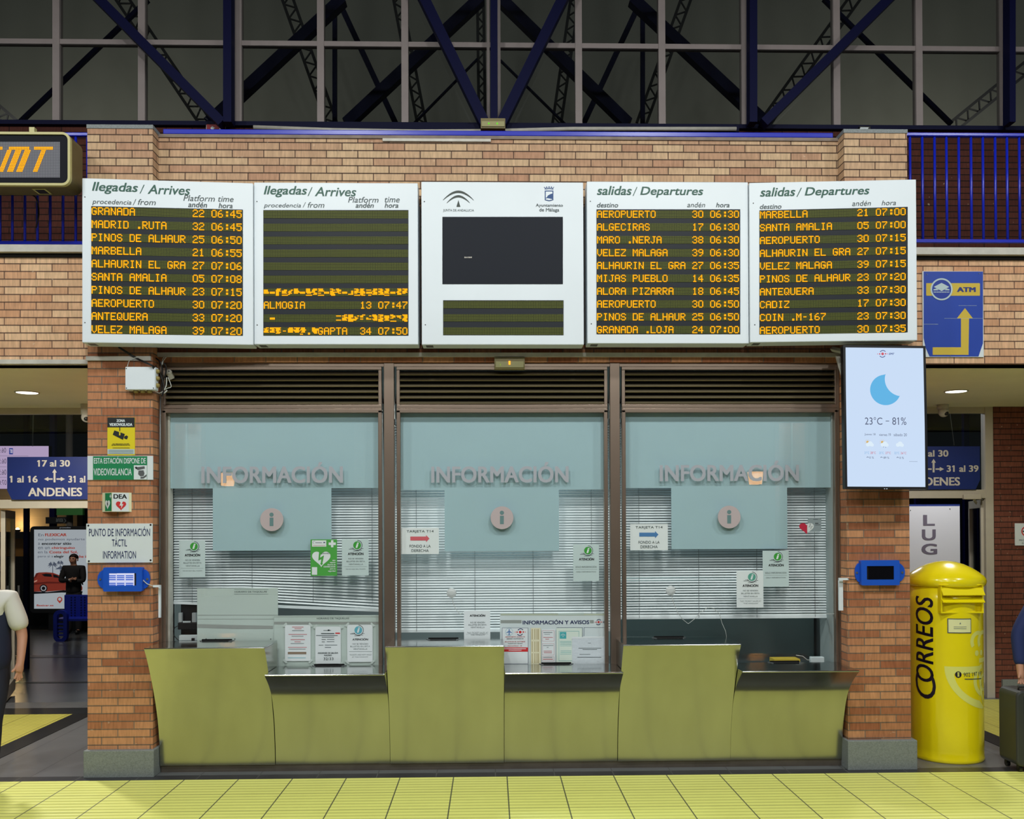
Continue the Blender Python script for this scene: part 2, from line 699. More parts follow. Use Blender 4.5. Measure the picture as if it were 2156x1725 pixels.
def rframe(mb, x0, x1, y0, y1, z0, z1, r, w, n=5):
    """a rounded picture-frame ring of width w"""
    def loop(k):
        rr = max(r - k, 0.002)
        out = []
        for cx, cz, a in ((x1 - k - rr, z0 + k + rr, -90), (x1 - k - rr, z1 - k - rr, 0), (x0 + k + rr, z1 - k - rr, 90), (x0 + k + rr, z0 + k + rr, 180)):
            for i in range(n + 1):
                t = math.radians(a + 90 * i / n)
                out.append((cx + rr * math.cos(t), cz + rr * math.sin(t)))
        return out
    A, B = loop(0), loop(w)
    m = len(A)
    vs = [(x, y0, z) for x, z in A] + [(x, y0, z) for x, z in B] + [(x, y1, z) for x, z in A] + [(x, y1, z) for x, z in B]
    fs = []
    for i in range(m):
        j = (i + 1) % m
        fs += [(i, j, m + j, m + i), (2 * m + i, 3 * m + i, 3 * m + j, 2 * m + j), (i, 2 * m + i, 2 * m + j, j), (m + i, m + j, 3 * m + j, 3 * m + i)]
    return mb.add(vs, fs)


# ------------------------------------------------------------------ materials
M = dict(
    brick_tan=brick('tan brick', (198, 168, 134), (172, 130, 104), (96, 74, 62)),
    brick_side=brick('pink brick', (222, 184, 146), (198, 146, 110), (122, 92, 78), ph=0.05),
    brick_pillar=brick('orange brick', (198, 142, 102), (150, 88, 60), (134, 114, 98), ph=0.11, joint=0.58),
    brick_dark=brick('maroon brick', (86, 46, 36), (70, 34, 28), (38, 22, 20)),
    brick_back=brick('hall brick', (190, 130, 95), (170, 110, 80), (110, 85, 70)),
    granite=mat('grey granite', (124, 130, 130), 0.6, vary=0.25, vs=120),
    white=mat('white enamel', (224, 232, 238), 0.35, vary=0.02, vs=3),
    white_trim=mat('white painted trim', (196, 192, 182), 0.6, vary=0.12, vs=14),
    cream_trim=mat('cream painted frame', (186, 178, 162), 0.5, vary=0.05),
    soffit=mat('cream soffit plaster', (240, 236, 212), 0.8, vary=0.04, vs=2),
    steel=mat('brushed stainless steel', (173, 173, 163), 0.2, 1.0, vary=0.06, vs=5, stretch=(1, 1, 0.25), bump=0.02, bs=9),
    steel_top=mat('worktop steel', (190, 192, 192), 0.13, 1.0, vary=0.05, vs=6),
    bronze=mat('bronze anodised frame', (152, 134, 120), 0.36, 0.85, vary=0.08, vs=3),
    louvre=mat('dark louvre slats', (146, 134, 108), 0.38, 0.8),
    dark=mat('dark void', (12, 12, 13), 0.8),
    black=mat('black plastic', (20, 20, 23), 0.4),
    ink=mat('black print', (26, 30, 34), 0.6),
    inkblue=mat('navy print', (30, 42, 92), 0.6),
    inkgrey=mat('faint grey print', (112, 124, 126), 0.7),
    inkred=mat('red print', (178, 60, 62), 0.6),
    inkgreen=mat('dark green print', (38, 88, 74), 0.5),
    inkslate=mat('slate print', (62, 76, 78), 0.5),
    led=emis('lit amber dots', (255, 168, 22), 1.3),
    ledoff=grid_mat('unlit dots', (34, 38, 16), (104, 110, 42), 0.0081, 0.0086, 0.6),
    panel_dark=mat('display face', (30, 34, 41), 0.5, spec=0.25),
    blue=mat('blue railing paint', (20, 36, 176), 0.32, vary=0.05),
    blue_dim=mat('blue truss paint', (8, 12, 56), 0.6, spec=0.15, vary=0.05),
    navy=mat('navy steel', (12, 15, 48), 0.6, spec=0.15),
    signblue=mat('sign blue', (24, 42, 108), 0.45, vary=0.04),
    signcream=mat('sign lettering', (196, 190, 180), 0.6),
    film=mat('frosted film', (171, 197, 205), 0.3, spec=0.2, vary=0.015, vs=3),
    letter=mat('grey letters', (168, 171, 180), 0.5),
    blind=mat('pale blind slats', (238, 243, 245), 0.3),
    paper=mat('pale paper', (188, 206, 208), 0.75, vary=0.02),
    paperwhite=mat('white paper', (218, 226, 228), 0.7, vary=0.02),
    acryl=mat('opal acrylic board', (198, 210, 204), 0.2, vary=0.03, vs=2),
    acryl2=mat('grey shaded strip', (158, 162, 158), 0.4),
    green=mat('notice green', (70, 160, 64), 0.6),
    logogreen=mat('logo green', (52, 152, 50), 0.6),
    logoteal=mat('logo teal', (84, 158, 140), 0.6),
    logoblue=mat('logo light blue', (92, 172, 190), 0.6),
    gray=mat('grey metal', (120, 124, 126), 0.4, 0.6),
    greyplastic=mat('grey plastic', (176, 180, 182), 0.4),
    screw=mat('dark screw', (52, 50, 48), 0.4, 0.5),
    mailyellow=mat('mailbox yellow', (242, 222, 14), 0.22, coat=0.5, vary=0.03, vs=3),
    mailpale=mat('pale yellow print', (226, 226, 120), 0.4),
    mailink=mat('dark violet print', (26, 20, 44), 0.4),
    tan=mat('cable gland tan', (150, 132, 72), 0.5),
    cablewhite=mat('white cable', (200, 202, 196), 0.5),
    cableblack=mat('black cable', (18, 17, 20), 0.5),
    olive=mat('olive cream metal', (186, 178, 120), 0.45),
    olivedark=mat('olive housing', (92, 80, 46), 0.5, vary=0.06),
    signyellow=mat('sign yellow', (206, 178, 62), 0.55),
    red=mat('bright red', (206, 44, 46), 0.5),
    hotyellow=mat('warning yellow', (226, 206, 24), 0.5),
    exitgreen=mat('sign green', (22, 132, 82), 0.5),
    tabletblue=mat('tablet case blue', (18, 84, 200), 0.45, vary=0.03),
    skin=mat('skin', (190, 138, 112), 0.55, vary=0.05),
)

# ------------------------------------------------------------------ the setting
YP, YW, YF, YG, YC, YD = 7.30, 7.43, 7.46, 7.50, 9.00, 10.2   # pillar face, wall face, window frame, glass, gallery back wall, door wall
X = lambda px, Y, py=1000: W(px, py, Y).x
Z = lambda py, Y, px=1050: W(px, py, Y).z

PLx0, PLx1 = X(184.5, YP), X(321.5, YP)          # brick pillar beside the lightbox doorway
PRx0, PRx1 = X(1782, YP), X(1914, YP)            # brick pillar beside the mailbox
PLi, PRi = X(340, YW), X(1767, YW)               # the opening between the pillars
ZTOP = Z(276, YP)
ZSOF = Z(766, YW)
ZSLAB0, ZSLAB1 = Z(530, YW - 0.06, 100), Z(515, YW - 0.06, 100)
ZBAND = Z(294, YW)
ZHEAD = Z(764, YF)
ZG = Z(263, YC)

tile_grey = tiles('grey floor tiles', (104, 104, 106), (62, 62, 64), 0.412, 0.40, 0.119, 7.17, 0.005, vary=0.14, rough=0.35)
tile_dark = tiles('black border tiles', (52, 52, 55), (92, 92, 90), 0.46, 9.0, 0.03, 3.0, 0.007, vary=0.35, rough=0.4)
tile_band = tiles('grey strip tiles', (92, 95, 96), (60, 60, 60), 0.46, 9.0, 0.03, 3.0, 0.006, vary=0.15, rough=0.4)
tile_rib = tiles('ribbed yellow paving', (238, 239, 130), (100, 104, 74), 0.412, 0.40, 0.119, 7.17, 0.009, rib=0.0667, vary=0.05, rough=0.42)
tile_stud = tiles('studded yellow paving', (196, 188, 88), (120, 110, 50), 0.40, 0.40, 0.02, 7.2, 0.009, rib=0.066, vary=0.06, rough=0.5, dots=True)

struct('floor', MB().box((-12, -12, -0.06), (12, YD + 0.2, 0.0)), tile_grey)
YE = 7.17
struct('floor_ribbed_paving', MB().box((-9, 5.55, 0.0), (9, YE, 0.004)), tile_rib)
struct('floor_border', MB().box((-9, YE, 0.0), (9, YE + 0.13, 0.003)), tile_dark)
struct('floor_strip', MB().box((PLx0 - 0.04, YE + 0.13, 0.0), (PRx1 + 0.04, YW + 0.02, 0.003)), tile_band)
XL0, XL1 = -4.34, -4.13
XR0, XR1 = 4.42, 4.62
struct('floor_studded_path', MB().box((-6.4, 7.40, 0.0), (XL0, 9.72, 0.004)), tile_stud)
struct('floor_studded_path.001', MB().box((XR1, 7.40, 0.0), (7.4, 10.1, 0.004)), tile_stud)
for a, b, y1 in ((XL0, XL1, 9.72), (XR0, XR1, 10.1)):
    struct('floor_path_border', MB().box((a, 7.36, 0.0), (b, y1, 0.0045)), mat('black path border', (26, 26, 28), 0.5, vary=0.2, vs=6))
struct('floor_threshold', MB().box((-6.4, 9.72, 0.0), (PLx0 + 0.2, 10.05, 0.005)), mat('black threshold', (30, 30, 33), 0.35, vary=0.2))

# brick pillars with granite plinths and stone caps
struct('wall_pillar_lightbox_side', MB().box((PLx0, YP, 0), (PLx1, YW + 0.3, ZTOP)), M['brick_pillar'])
struct('wall_pillar_mailbox_side', MB().box((PRx0, YP, 0), (PRx1, YW + 0.3, ZTOP)), M['brick_pillar'])
struct('baseboard_lightbox_side', MB().box((X(175, YP - 0.045, 1600), YP - 0.045, 0), (X(331, YW - 0.1, 1600), YW, Z(1578, YP, 250))), M['granite'], bevel=0.006)
struct('baseboard_mailbox_side', MB().box((X(1778, YW - 0.1, 1590), YP - 0.045, 0), (X(1932, YP - 0.045, 1590), YW, Z(1557, YP, 1860))), M['granite'], bevel=0.006)
for a, b in ((PLx0, PLx1), (PRx0, PRx1)):
    struct('trim_pillar_cap', MB().box((a - 0.006, YP - 0.008, ZTOP), (b + 0.006, YW + 0.3, ZTOP + 0.03)), M['granite'])

# the brick band over the windows; its brick colour turns paler tan behind the boards
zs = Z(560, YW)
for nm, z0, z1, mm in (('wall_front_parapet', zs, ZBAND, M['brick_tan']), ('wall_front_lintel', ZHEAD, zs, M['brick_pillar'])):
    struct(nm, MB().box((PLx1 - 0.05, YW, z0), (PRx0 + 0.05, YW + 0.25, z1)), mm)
for a, b in ((PLx0, PLx1), (PRx0, PRx1)):        # paler tan brick colour on the pillars from behind the boards up
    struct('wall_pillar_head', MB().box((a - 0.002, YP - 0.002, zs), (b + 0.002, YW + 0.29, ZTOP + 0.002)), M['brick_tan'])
struct('trim_parapet_coping', MB().box((PLx1, YW - 0.012, ZBAND), (PRx0, YW + 0.26, ZBAND + 0.025)), mat('grey coping', (132, 118, 108), 0.8, vary=0.2, vs=12))
struct('trim_plaster_patch', MB().box((X(808, YW), YW - 0.018, Z(300, YW)), (X(1036, YW), YW, Z(294.5, YW))), M['white_trim'])
struct('trim_lintel_band', MB().box((X(334, YW), YW - 0.03, Z(752.5, YW)), (X(1772, YW), YW, Z(744, YW))), M['white_trim'])
struct('trim_pillar_band', MB().box((PLx0 - 0.006, YP - 0.02, Z(760, YP, 250)), (X(319, YP), YP, Z(751, YP, 250))), M['white_trim'])

# side walls over the passages, the gallery slab and its dark back wall
for nm, a, b in (('wall_left', -12, PLx0 + 0.1), ('wall_right', PRx1 - 0.1, 12)):
    struct(nm, MB().box((a, YW, ZSOF), (b, YW + 0.22, ZSLAB0)), M['brick_side'])
    struct('trim_gallery_edge', MB().box((a, YW - 0.06, ZSLAB0), (b, YW + 0.3, ZSLAB1)), M['white_trim'])
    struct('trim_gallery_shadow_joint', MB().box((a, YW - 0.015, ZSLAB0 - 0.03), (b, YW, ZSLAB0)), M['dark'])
struct('trim_passage_lintel', MB().box((-12, YW - 0.02, Z(767, YW, 90)), (PLx0, YW + 0.05, Z(758, YW, 90))), M['white_trim'])
struct('floor_gallery', MB().box((-12, YW + 0.22, ZSLAB0), (12, YC, ZSLAB0 + 0.05)), M['granite'])
struct('wall_gallery_back', MB().box((-12, YC, ZSLAB0), (12, YC + 0.2, ZG - 0.02)), M['brick_dark'])
for nm, a, b, cx in (('ceiling_left', -12, PLx0 + 0.15, -4.45), ('ceiling_right', PRx1 - 0.15, 12, 4.55)):
    struct(nm, MB().box((a, YW + 0.05, ZSOF), (b, YD + 0.1, ZSOF + 0.06)), M['soffit'])
# walls of the booth between the passages, its inside
struct('wall_booth_west', MB().box((PLx0 + 0.12, YW + 0.25, 0), (PLx0 + 0.27, YD, ZSOF)), M['brick_pillar'])
struct('wall_booth_east', MB().box((PRx1 - 0.27, YW + 0.25, 0), (PRx1 - 0.12, YD, ZSOF)), M['brick_pillar'])
room = mat('booth interior paint', (150, 158, 158), 0.8, vary=0.04)
for a, b, c, d in ((PLx1 - 0.002, PLx1 + 0.012, YG + 0.03, YW + 0.33), (PRx0 - 0.012, PRx0 + 0.002, YG + 0.03, YW + 0.33),
                   (PLx0 + 0.268, PLx0 + 0.285, YW + 0.3, YD - 0.3), (PRx1 - 0.285, PRx1 - 0.268, YW + 0.3, YD - 0.3),
                   (PLx0 + 0.2, PLx1 + 0.012, YW + 0.30, YW + 0.33), (PRx0 - 0.012, PRx1 - 0.2, YW + 0.30, YW + 0.33)):
    struct('wall_booth_lining', MB().box((a, c, 0), (b, d, ZHEAD + 0.06)), room)
struct('wall_booth_back', MB().box((PLx0, YD - 0.3, 0), (PRx1, YD - 0.1, ZSOF)), room)
struct('ceiling_booth', MB().box((PLx0 + 0.1, YW + 0.26, ZHEAD + 0.05), (PRx1 - 0.1, YD, ZHEAD + 0.12)), room)
struct('wall_front_under_windows', MB().box((PLi, YF + 0.02, 0), (PRi, YG + 0.06, 0.76)), M['bronze'])
for a, b in ((PLi - 0.1, PLi), (PRi, PRi + 0.1)):
    struct('trim_window_reveal', MB().box((a, YW, 0.7), (b, YG + 0.06, ZHEAD)), M['bronze'])

# far side of the hall, behind the camera: brick piers and a dark roof that the glass can mirror
struct('wall_rear', MB().box((-13, -11.2, 0), (13, -11, 9.5)), mat('dim far wall', (70, 66, 60), 0.8, vary=0.1))
for x in (-8.3, -3.4, 3.4, 8.4):
    struct('wall_rear_pier', MB().box((x - 0.36, -11.0, 0), (x + 0.36, -10.6, 4.75)), M['brick_back'])
    struct('trim_rear_pipe', MB().cyl((x - 0.02, -10.55, 0), (x - 0.02, -10.55, 4.75), 0.03, n=10), M['white_trim'])
lan = emis('lantern glow', (255, 170, 84), 10)
for x in (-7.25, 7.4):
    struct('trim_lantern', MB().add([(x - .12, -10.5, 3.05), (x + .12, -10.5, 3.05), (x + .17, -10.5, 3.4), (x - .17, -10.5, 3.4), (x - .12, -10.9, 3.05), (x + .12, -10.9, 3.05), (x + .17, -10.9, 3.4), (x - .17, -10.9, 3.4)],
                                    [(0, 1, 2, 3), (7, 6, 5, 4), (0, 4, 5, 1), (1, 5, 6, 2), (2, 6, 7, 3), (3, 7, 4, 0)]), lan)
struct('ceiling_hall', MB().box((-13, -11.2, 9.5), (13, YC + 0.05, 9.7)), mat('dim hall roof', (62, 62, 60), 0.8))

# ------------------------------------------------------------------ clerestory: mullions, glass, roof beyond
YM = YC + 0.02
mul = mat('pinkish grey mullion', (156, 144, 142), 0.6, vary=0.06)
zt = 9.5
zr = Z(97, YM)
zr2 = Z(-72, YM)
w3 = struct_empty('window_4', (0, YM + 0.03, ZG))
vx = [-58, 120.5, 300, 503, 676, 853, 1028, 1051, 1218, 1393, 1567, 1760, 1933, 2111, 2290]
fr = MB()
for p in vx:
    x = X(p, YM, 180)
    h = 0.014 if p in (1028, 1051) else 0.033
    fr.box((x - h, YM - 0.03, ZG), (x + h, YM + 0.05, zt))
for z in (zr, zr2):
    fr.box((X(-60, YM, 90), YM - 0.022, z - 0.024), (X(2300, YM, 90), YM + 0.04, z + 0.024))
struct('window_frame', fr, mul, w3)
gl = glass('clerestory glass', (0.62, 0.64, 0.62, 1), 0.0)
xs = [X(p, YM, 180) for p in vx]
for a, b in zip(xs[:-1], xs[1:]):
    for z0, z1 in ((ZG, zr), (zr, zr2)):
        struct('pane', MB().flat([(a, YM, z0), (b, YM, z0), (b, YM, z1), (a, YM, z1)]), gl, w3)
struct('ceiling_beyond_glass', MB().add([(-16, 13.2, ZG - 0.3), (16, 13.2, ZG - 0.3), (16, 15.5, 16), (-16, 15.5, 16)], [(0, 1, 2, 3)]), mat('grey roof lining', (128, 128, 120), 0.85, vary=0.08, vs=0.7))
struct('floor_beyond_glass', MB().box((-16, YC + 0.2, ZG - 0.4), (16, 13.3, ZG - 0.2)), mat('dark roof deck', (40, 40, 38), 0.9))
struct('trim_clerestory_sill', MB().box((-12, YC - 0.05, ZG - 0.04), (12, YC + 0.12, ZG)), M['navy'])


def beam(name, label, p0, p1, Y0, Y1, wpx, m, d=0.12, cat='steel strut', group=None):
    a, b = W(p0[0], p0[1], Y0), W(p1[0], p1[1], Y1)
    o = MB().bar(a, b, wpx * Y0 / F, d).build(name, m)
    return settag(o, label, cat, group)


YS = YC - 0.16
for p, pw, lab in ((482, 17, 'upright blue steel post over the red exit sign behind the railing'),
                   (1040, 15, 'upright blue steel post above the upper emergency lamp, in the V of struts'),
                   (1583, 16, 'upright blue steel post beside the strut that rises towards the small floodlight'),
                   (2125, 13, 'upright blue steel post over the railing above the ATM sign')):
    beam('steel_post', lab, (p, -60), (p, 262), YS, YS, pw, M['blue_dim'], cat='steel post')
for q0, q1, pw, lab in (((150, -60), (470, 262), 19, 'blue diagonal strut descending to the foot of the post over the red exit sign'),
                        ((864, -60), (1020, 262), 21, 'blue diagonal strut, the V arm on the arrivals boards side'),
                        ((1214, -60), (1056, 262), 21, 'blue diagonal strut, the V arm on the departures boards side'),
                        ((1930, -60), (1606, 262), 19, 'blue diagonal strut rising above the parapet away from the departures boards')):
    beam('diagonal_strut', lab, q0, q1, YS, YS, pw, M['blue_dim'])
for q0, q1, pw, lab in (((1012, -2), (730, 262), 22, 'dim broad roof brace behind the glass, descending to above the dark second board'),
                        ((1052, -2), (1322, 262), 22, 'dim broad roof brace behind the glass, descending to above the first departures board'),
                        ((722, 0), (440, 262), 22, 'dim broad roof brace behind the glass, meeting the post over the red exit sign'),
                        ((1331, 0), (1612, 262), 22, 'dim broad roof brace behind the glass, crossing the post beside the small floodlight strut')):
    beam('roof_brace', lab, q0, q1, 10.0, 10.0, pw, M['navy'], cat='roof brace')
for q0, q1, pw, lab in (((712, 0), (834, 262), 11, 'thin dim brace behind the glass leaning over the second arrivals board'),
                        ((1350, 0), (1228, 262), 11, 'thin dim brace behind the glass leaning over the first departures board'),
                        ((705, 20), (705, 262), 9, 'thin dim upright behind the glass above the second arrivals board'),
                        ((1353, 20), (1353, 262), 9, 'thin dim upright behind the glass above the first departures board'),
                        ((312, 0), (40, 260), 8, 'thin dim brace behind the glass above the amber EMT sign'),
                        ((1734, -2), (2003, 262), 8, 'thin dim brace behind the glass above the gallery railing over the ATM sign'),
                        ((1005, 125), (870, 262), 3, 'wire thin tie behind the glass on the arrivals side of the V'),
                        ((1054, 128), (1190, 262), 3, 'wire thin tie behind the glass on the departures side of the V')):
    beam('roof_tie', lab, q0, q1, 10.6, 10.6, pw, M['navy'], d=0.05, cat='roof tie')


def lattice(label, p0, p1, Y0, wpx, n):
    """a slim lattice girder: two chords and zigzag lacing"""
    a, b = W(p0[0], p0[1], Y0), W(p1[0], p1[1], Y0)
    t = (b - a).normalized()
    q = t.cross(Vector((0, -1, 0))).normalized()
    hw = wpx * Y0 / F / 2
    root = thing('lattice_girder', label, 'lattice girder', (a + b) / 2, 'lattice girders under the roof beyond the glass')
    md = M['lattice']
    for s in (-1, 1):
        MB().bar(a + q * hw * s, b + q * hw * s, 0.035, 0.035).build('chord', md, root)
    z = MB()
    for i in range(n):
        p = a.lerp(b, i / n) + q * hw * (1 if i % 2 else -1)
        r = a.lerp(b, (i + 1) / n) + q * hw * (-1 if i % 2 else 1)
        z.bar(p, r, 0.016, 0.016)
    z.build('lacing', md, root)


M['lattice'] = mat('dark lattice steel', (26, 26, 30), 0.6)
for lab, p0, p1, w, n in (('lattice girder slanting to the foot of the post over the red exit sign', (232, -40), (432, 258), 24, 22),
                          ('lattice girder slanting above the gap between the two arrivals boards', (592, -40), (699, 262), 22, 20),
                          ('lattice girder slanting above the edge shared by second arrivals and emblem boards', (830, -40), (888, 262), 18, 20),
                          ('upright lattice girder beyond the glass, against the post of the V', (1011, -40), (1015, 262), 13, 20),
                          ('lattice girder slanting above the crowned shield emblem', (1216, -40), (1172, 262), 18, 20),
                          ('lattice girder slanting above the first departures board', (1458, -40), (1350, 262), 20, 20),
                          ('lattice girder beyond the glass, along the strut towards the small floodlight', (1826, -40), (1606, 266), 22, 22),
                          ('lattice girder beyond the glass, low above the railing over the ATM sign', (2200, 110), (2008, 266), 22, 16),
                          ('lattice girder end beyond the glass above the amber EMT sign', (-60, 186), (28, 262), 22, 10)):
    lattice(lab, p0, p1, 11.4, w, n)

# ------------------------------------------------------------------ gallery railings, beam, conduit, small fittings
def railing(name, label, xa, xb, Y, zt_, zb, bars, rail=0.042):
    root = thing(name, label, 'railing', ((xa + xb) / 2, Y, zb), 'blue gallery railings')
    MB().box((xa, Y - rail / 2, zt_ - rail * 0.7), (xb, Y + rail / 2, zt_)).build('top_rail', M['blue'], root, bevel=0.006)
    if bars:
        MB().box((xa, Y - 0.014, zb), (xb, Y + 0.014, zb + 0.025)).build('bottom_rail', M['blue'], root)
        for x in bars:
            MB().cyl((x, Y, zb + 0.01), (x, Y, zt_ - 0.02), 0.0105, n=10).build('baluster', M['blue'], root, smooth=True)
    return root


zrl, zbl = Z(277, YW, 120), Z(513, YW, 100)
railing('gallery_railing', 'blue railing with thin bars behind the amber EMT sign', -5.6, PLx0 - 0.005, YW + 0.03, zrl, zbl,
        [X(p, YW, 450) for p in (-110, -84, -57, -30, -4, 22, 48.5, 75, 102, 129, 156, 181)])
railing('gallery_railing', 'blue railing with thin bars above the ATM sign', PRx1 + 0.005, 5.9, YW + 0.03, Z(278, YW, 2030), Z(509, YW, 2030),
        [X(p, YW, 400) for p in (1920, 1946, 1972, 1997, 2023, 2049, 2074, 2100, 2125, 2151, 2177, 2203, 2229)])
r3 = railing('parapet_rail', 'long blue handrail on top of the brick parapet over the boards', PLx1, PRx0, YW + 0.13, Z(278.5, YW + 0.13), ZBAND + 0.03, [], 0.06)
MB().box((PLx1, YW + 0.10, ZBAND + 0.026), (PRx0, YW + 0.2, Z(290, YW + 0.13))).build('base_plate', M['navy'], r3)
MB().box((X(534, YC - 0.1, 270), YC - 0.12, Z(276, YC - 0.1)), (X(1555, YC - 0.1, 270), YC - 0.04, Z(263, YC - 0.1))).build('wall_beam', M['navy'], tag=('dark blue steel beam under the clerestory behind the long handrail', 'beam'))
MB().tube([W(p, y, YC - 0.15) for p, y in ((534, 268), (700, 274), (880, 277), (1040, 276), (1200, 271.5), (1400, 271.5), (1550, 271.5))], 0.02, 8).build('conduit', M['white_trim'], smooth=True, tag=('pale sagging conduit running along the dark blue beam', 'conduit'))

s = Sign('exit_sign', 'red fire exit sign half hidden by the long blue handrail', 'sign', 434, 261, 475, 284, YC - 0.05, 0.01, M['paperwhite'])
s.rect('red_field', mat('dark red', (150, 22, 28), 0.5), (435, 262, 474, 283))
s.polys('pictogram', M['paperwhite'], [[(443, 270), (447, 266), (450, 268), (454, 270), (450, 271), (452, 277), (449, 277), (447, 273), (444, 277), (441, 277), (445, 272)],
                                       [(463, 277), (461, 273), (464, 267), (466, 270), (469, 268), (468, 275), (466, 278)]], 0.003)
r = thing('floodlight', 'small cream floodlight on the gallery wall by the pillar over the weather screen', 'lamp', W(1818, 278, YC - 0.08))
a, b = W(1808, 277, YC - 0.1), W(1832, 267, YC - 0.1)
MB().box((a.x, YC - 0.12, a.z), (b.x, YC - 0.03, b.z)).build('housing', M['black'], r, bevel=0.006)
MB().flat([W(1808, 276.5, YC - 0.121), W(1826, 276.5, YC - 0.121), W(1829, 268, YC - 0.121), W(1812, 268, YC - 0.121)]).build('lens', M['paperwhite'], r)


def emergency(label, x0, y0, x1, y1, Y, warm, dp=0.07):
    a, b = W(x0, y1, Y), W(x1, y0, Y)
    r = thing('emergency_lamp', label, 'emergency lamp', ((a.x + b.x) / 2, Y + 0.07, a.z))
    h = b.z - a.z
    MB().sweep([(Y + dp, a.z), (Y + 0.012, a.z), (Y, a.z + h * 0.35), (Y + 0.02, b.z), (Y + dp, b.z)], a.x, b.x).build('housing', M['lampcream'], r, bevel=0.003)
    c = (a.x + b.x) / 2
    w = b.x - a.x
    MB().box((a.x + w * 0.04, Y - 0.003, a.z + h * 0.12), (b.x - w * 0.04, Y + 0.02, a.z + h * 0.62)).build('lens', M['lenscream'], r, bevel=0.002)
    if warm:
        MB().box((c - 0.008, Y - 0.006, a.z + h * 0.34), (c + 0.006, Y - 0.002, a.z + h * 0.64)).build('lit_filament', emis('warm filament', (255, 150, 40), 2.2), r)
        MB().box((a.x + w * 0.19, Y - 0.006, a.z + h * 0.26), (a.x + w * 0.2, Y - 0.002, a.z + h * 0.42)).build('pilot_light', emis('green pilot', (170, 220, 60), 0.8), r)
    else:
        for k in (0.33, 0.67):
            MB().box((a.x + w * k - 0.007, Y - 0.006, a.z + h * 0.32), (a.x + w * k + 0.007, Y - 0.002, a.z + h * 0.46)).build('pilot_light', emis('green pilot', (120, 230, 60), 0.9), r)


M['lampcream'] = mat('aged lamp housing', (150, 138, 100), 0.5)
M['lenscream'] = mat('aged lens', (186, 180, 132), 0.25)
emergency('emergency lamp with two green lights at the foot of the blue V', 1012, 247, 1064, 269, YC - 0.36, False, 0.28)
emergency('emergency lamp with an amber glow over the middle window louvre', 1041, 751, 1105, 777, YW - 0.05, True)

# ------------------------------------------------------------------ the three information windows
XA, XM1a, XM1b, XM2a, XM2b, XB = X(341, YF), X(804, YF), X(835, YF), X(1280, YF), X(1310, YF), X(1766, YF)
zl0, zl1 = Z(852, YF), Z(779, YF)
zg1 = Z(869, YF)
ZHI, ZLO = 1.045, 0.835
for i, (a, b) in enumerate(((XM1a, XM1b), (XM2a, XM2b))):
    mb = MB().box((a + 0.018, YF - 0.012, ZLO - 0.05), (b - 0.018, YF + 0.07, ZHEAD))
    struct('trim_%d' % (i + 1), mb, M['bronze'], bevel=0.003)
struct('trim_3', MB().box((XA - 0.02, YF - 0.005, Z(772, YF)), (XB + 0.02, YF + 0.06, ZHEAD)), M['bronze'])

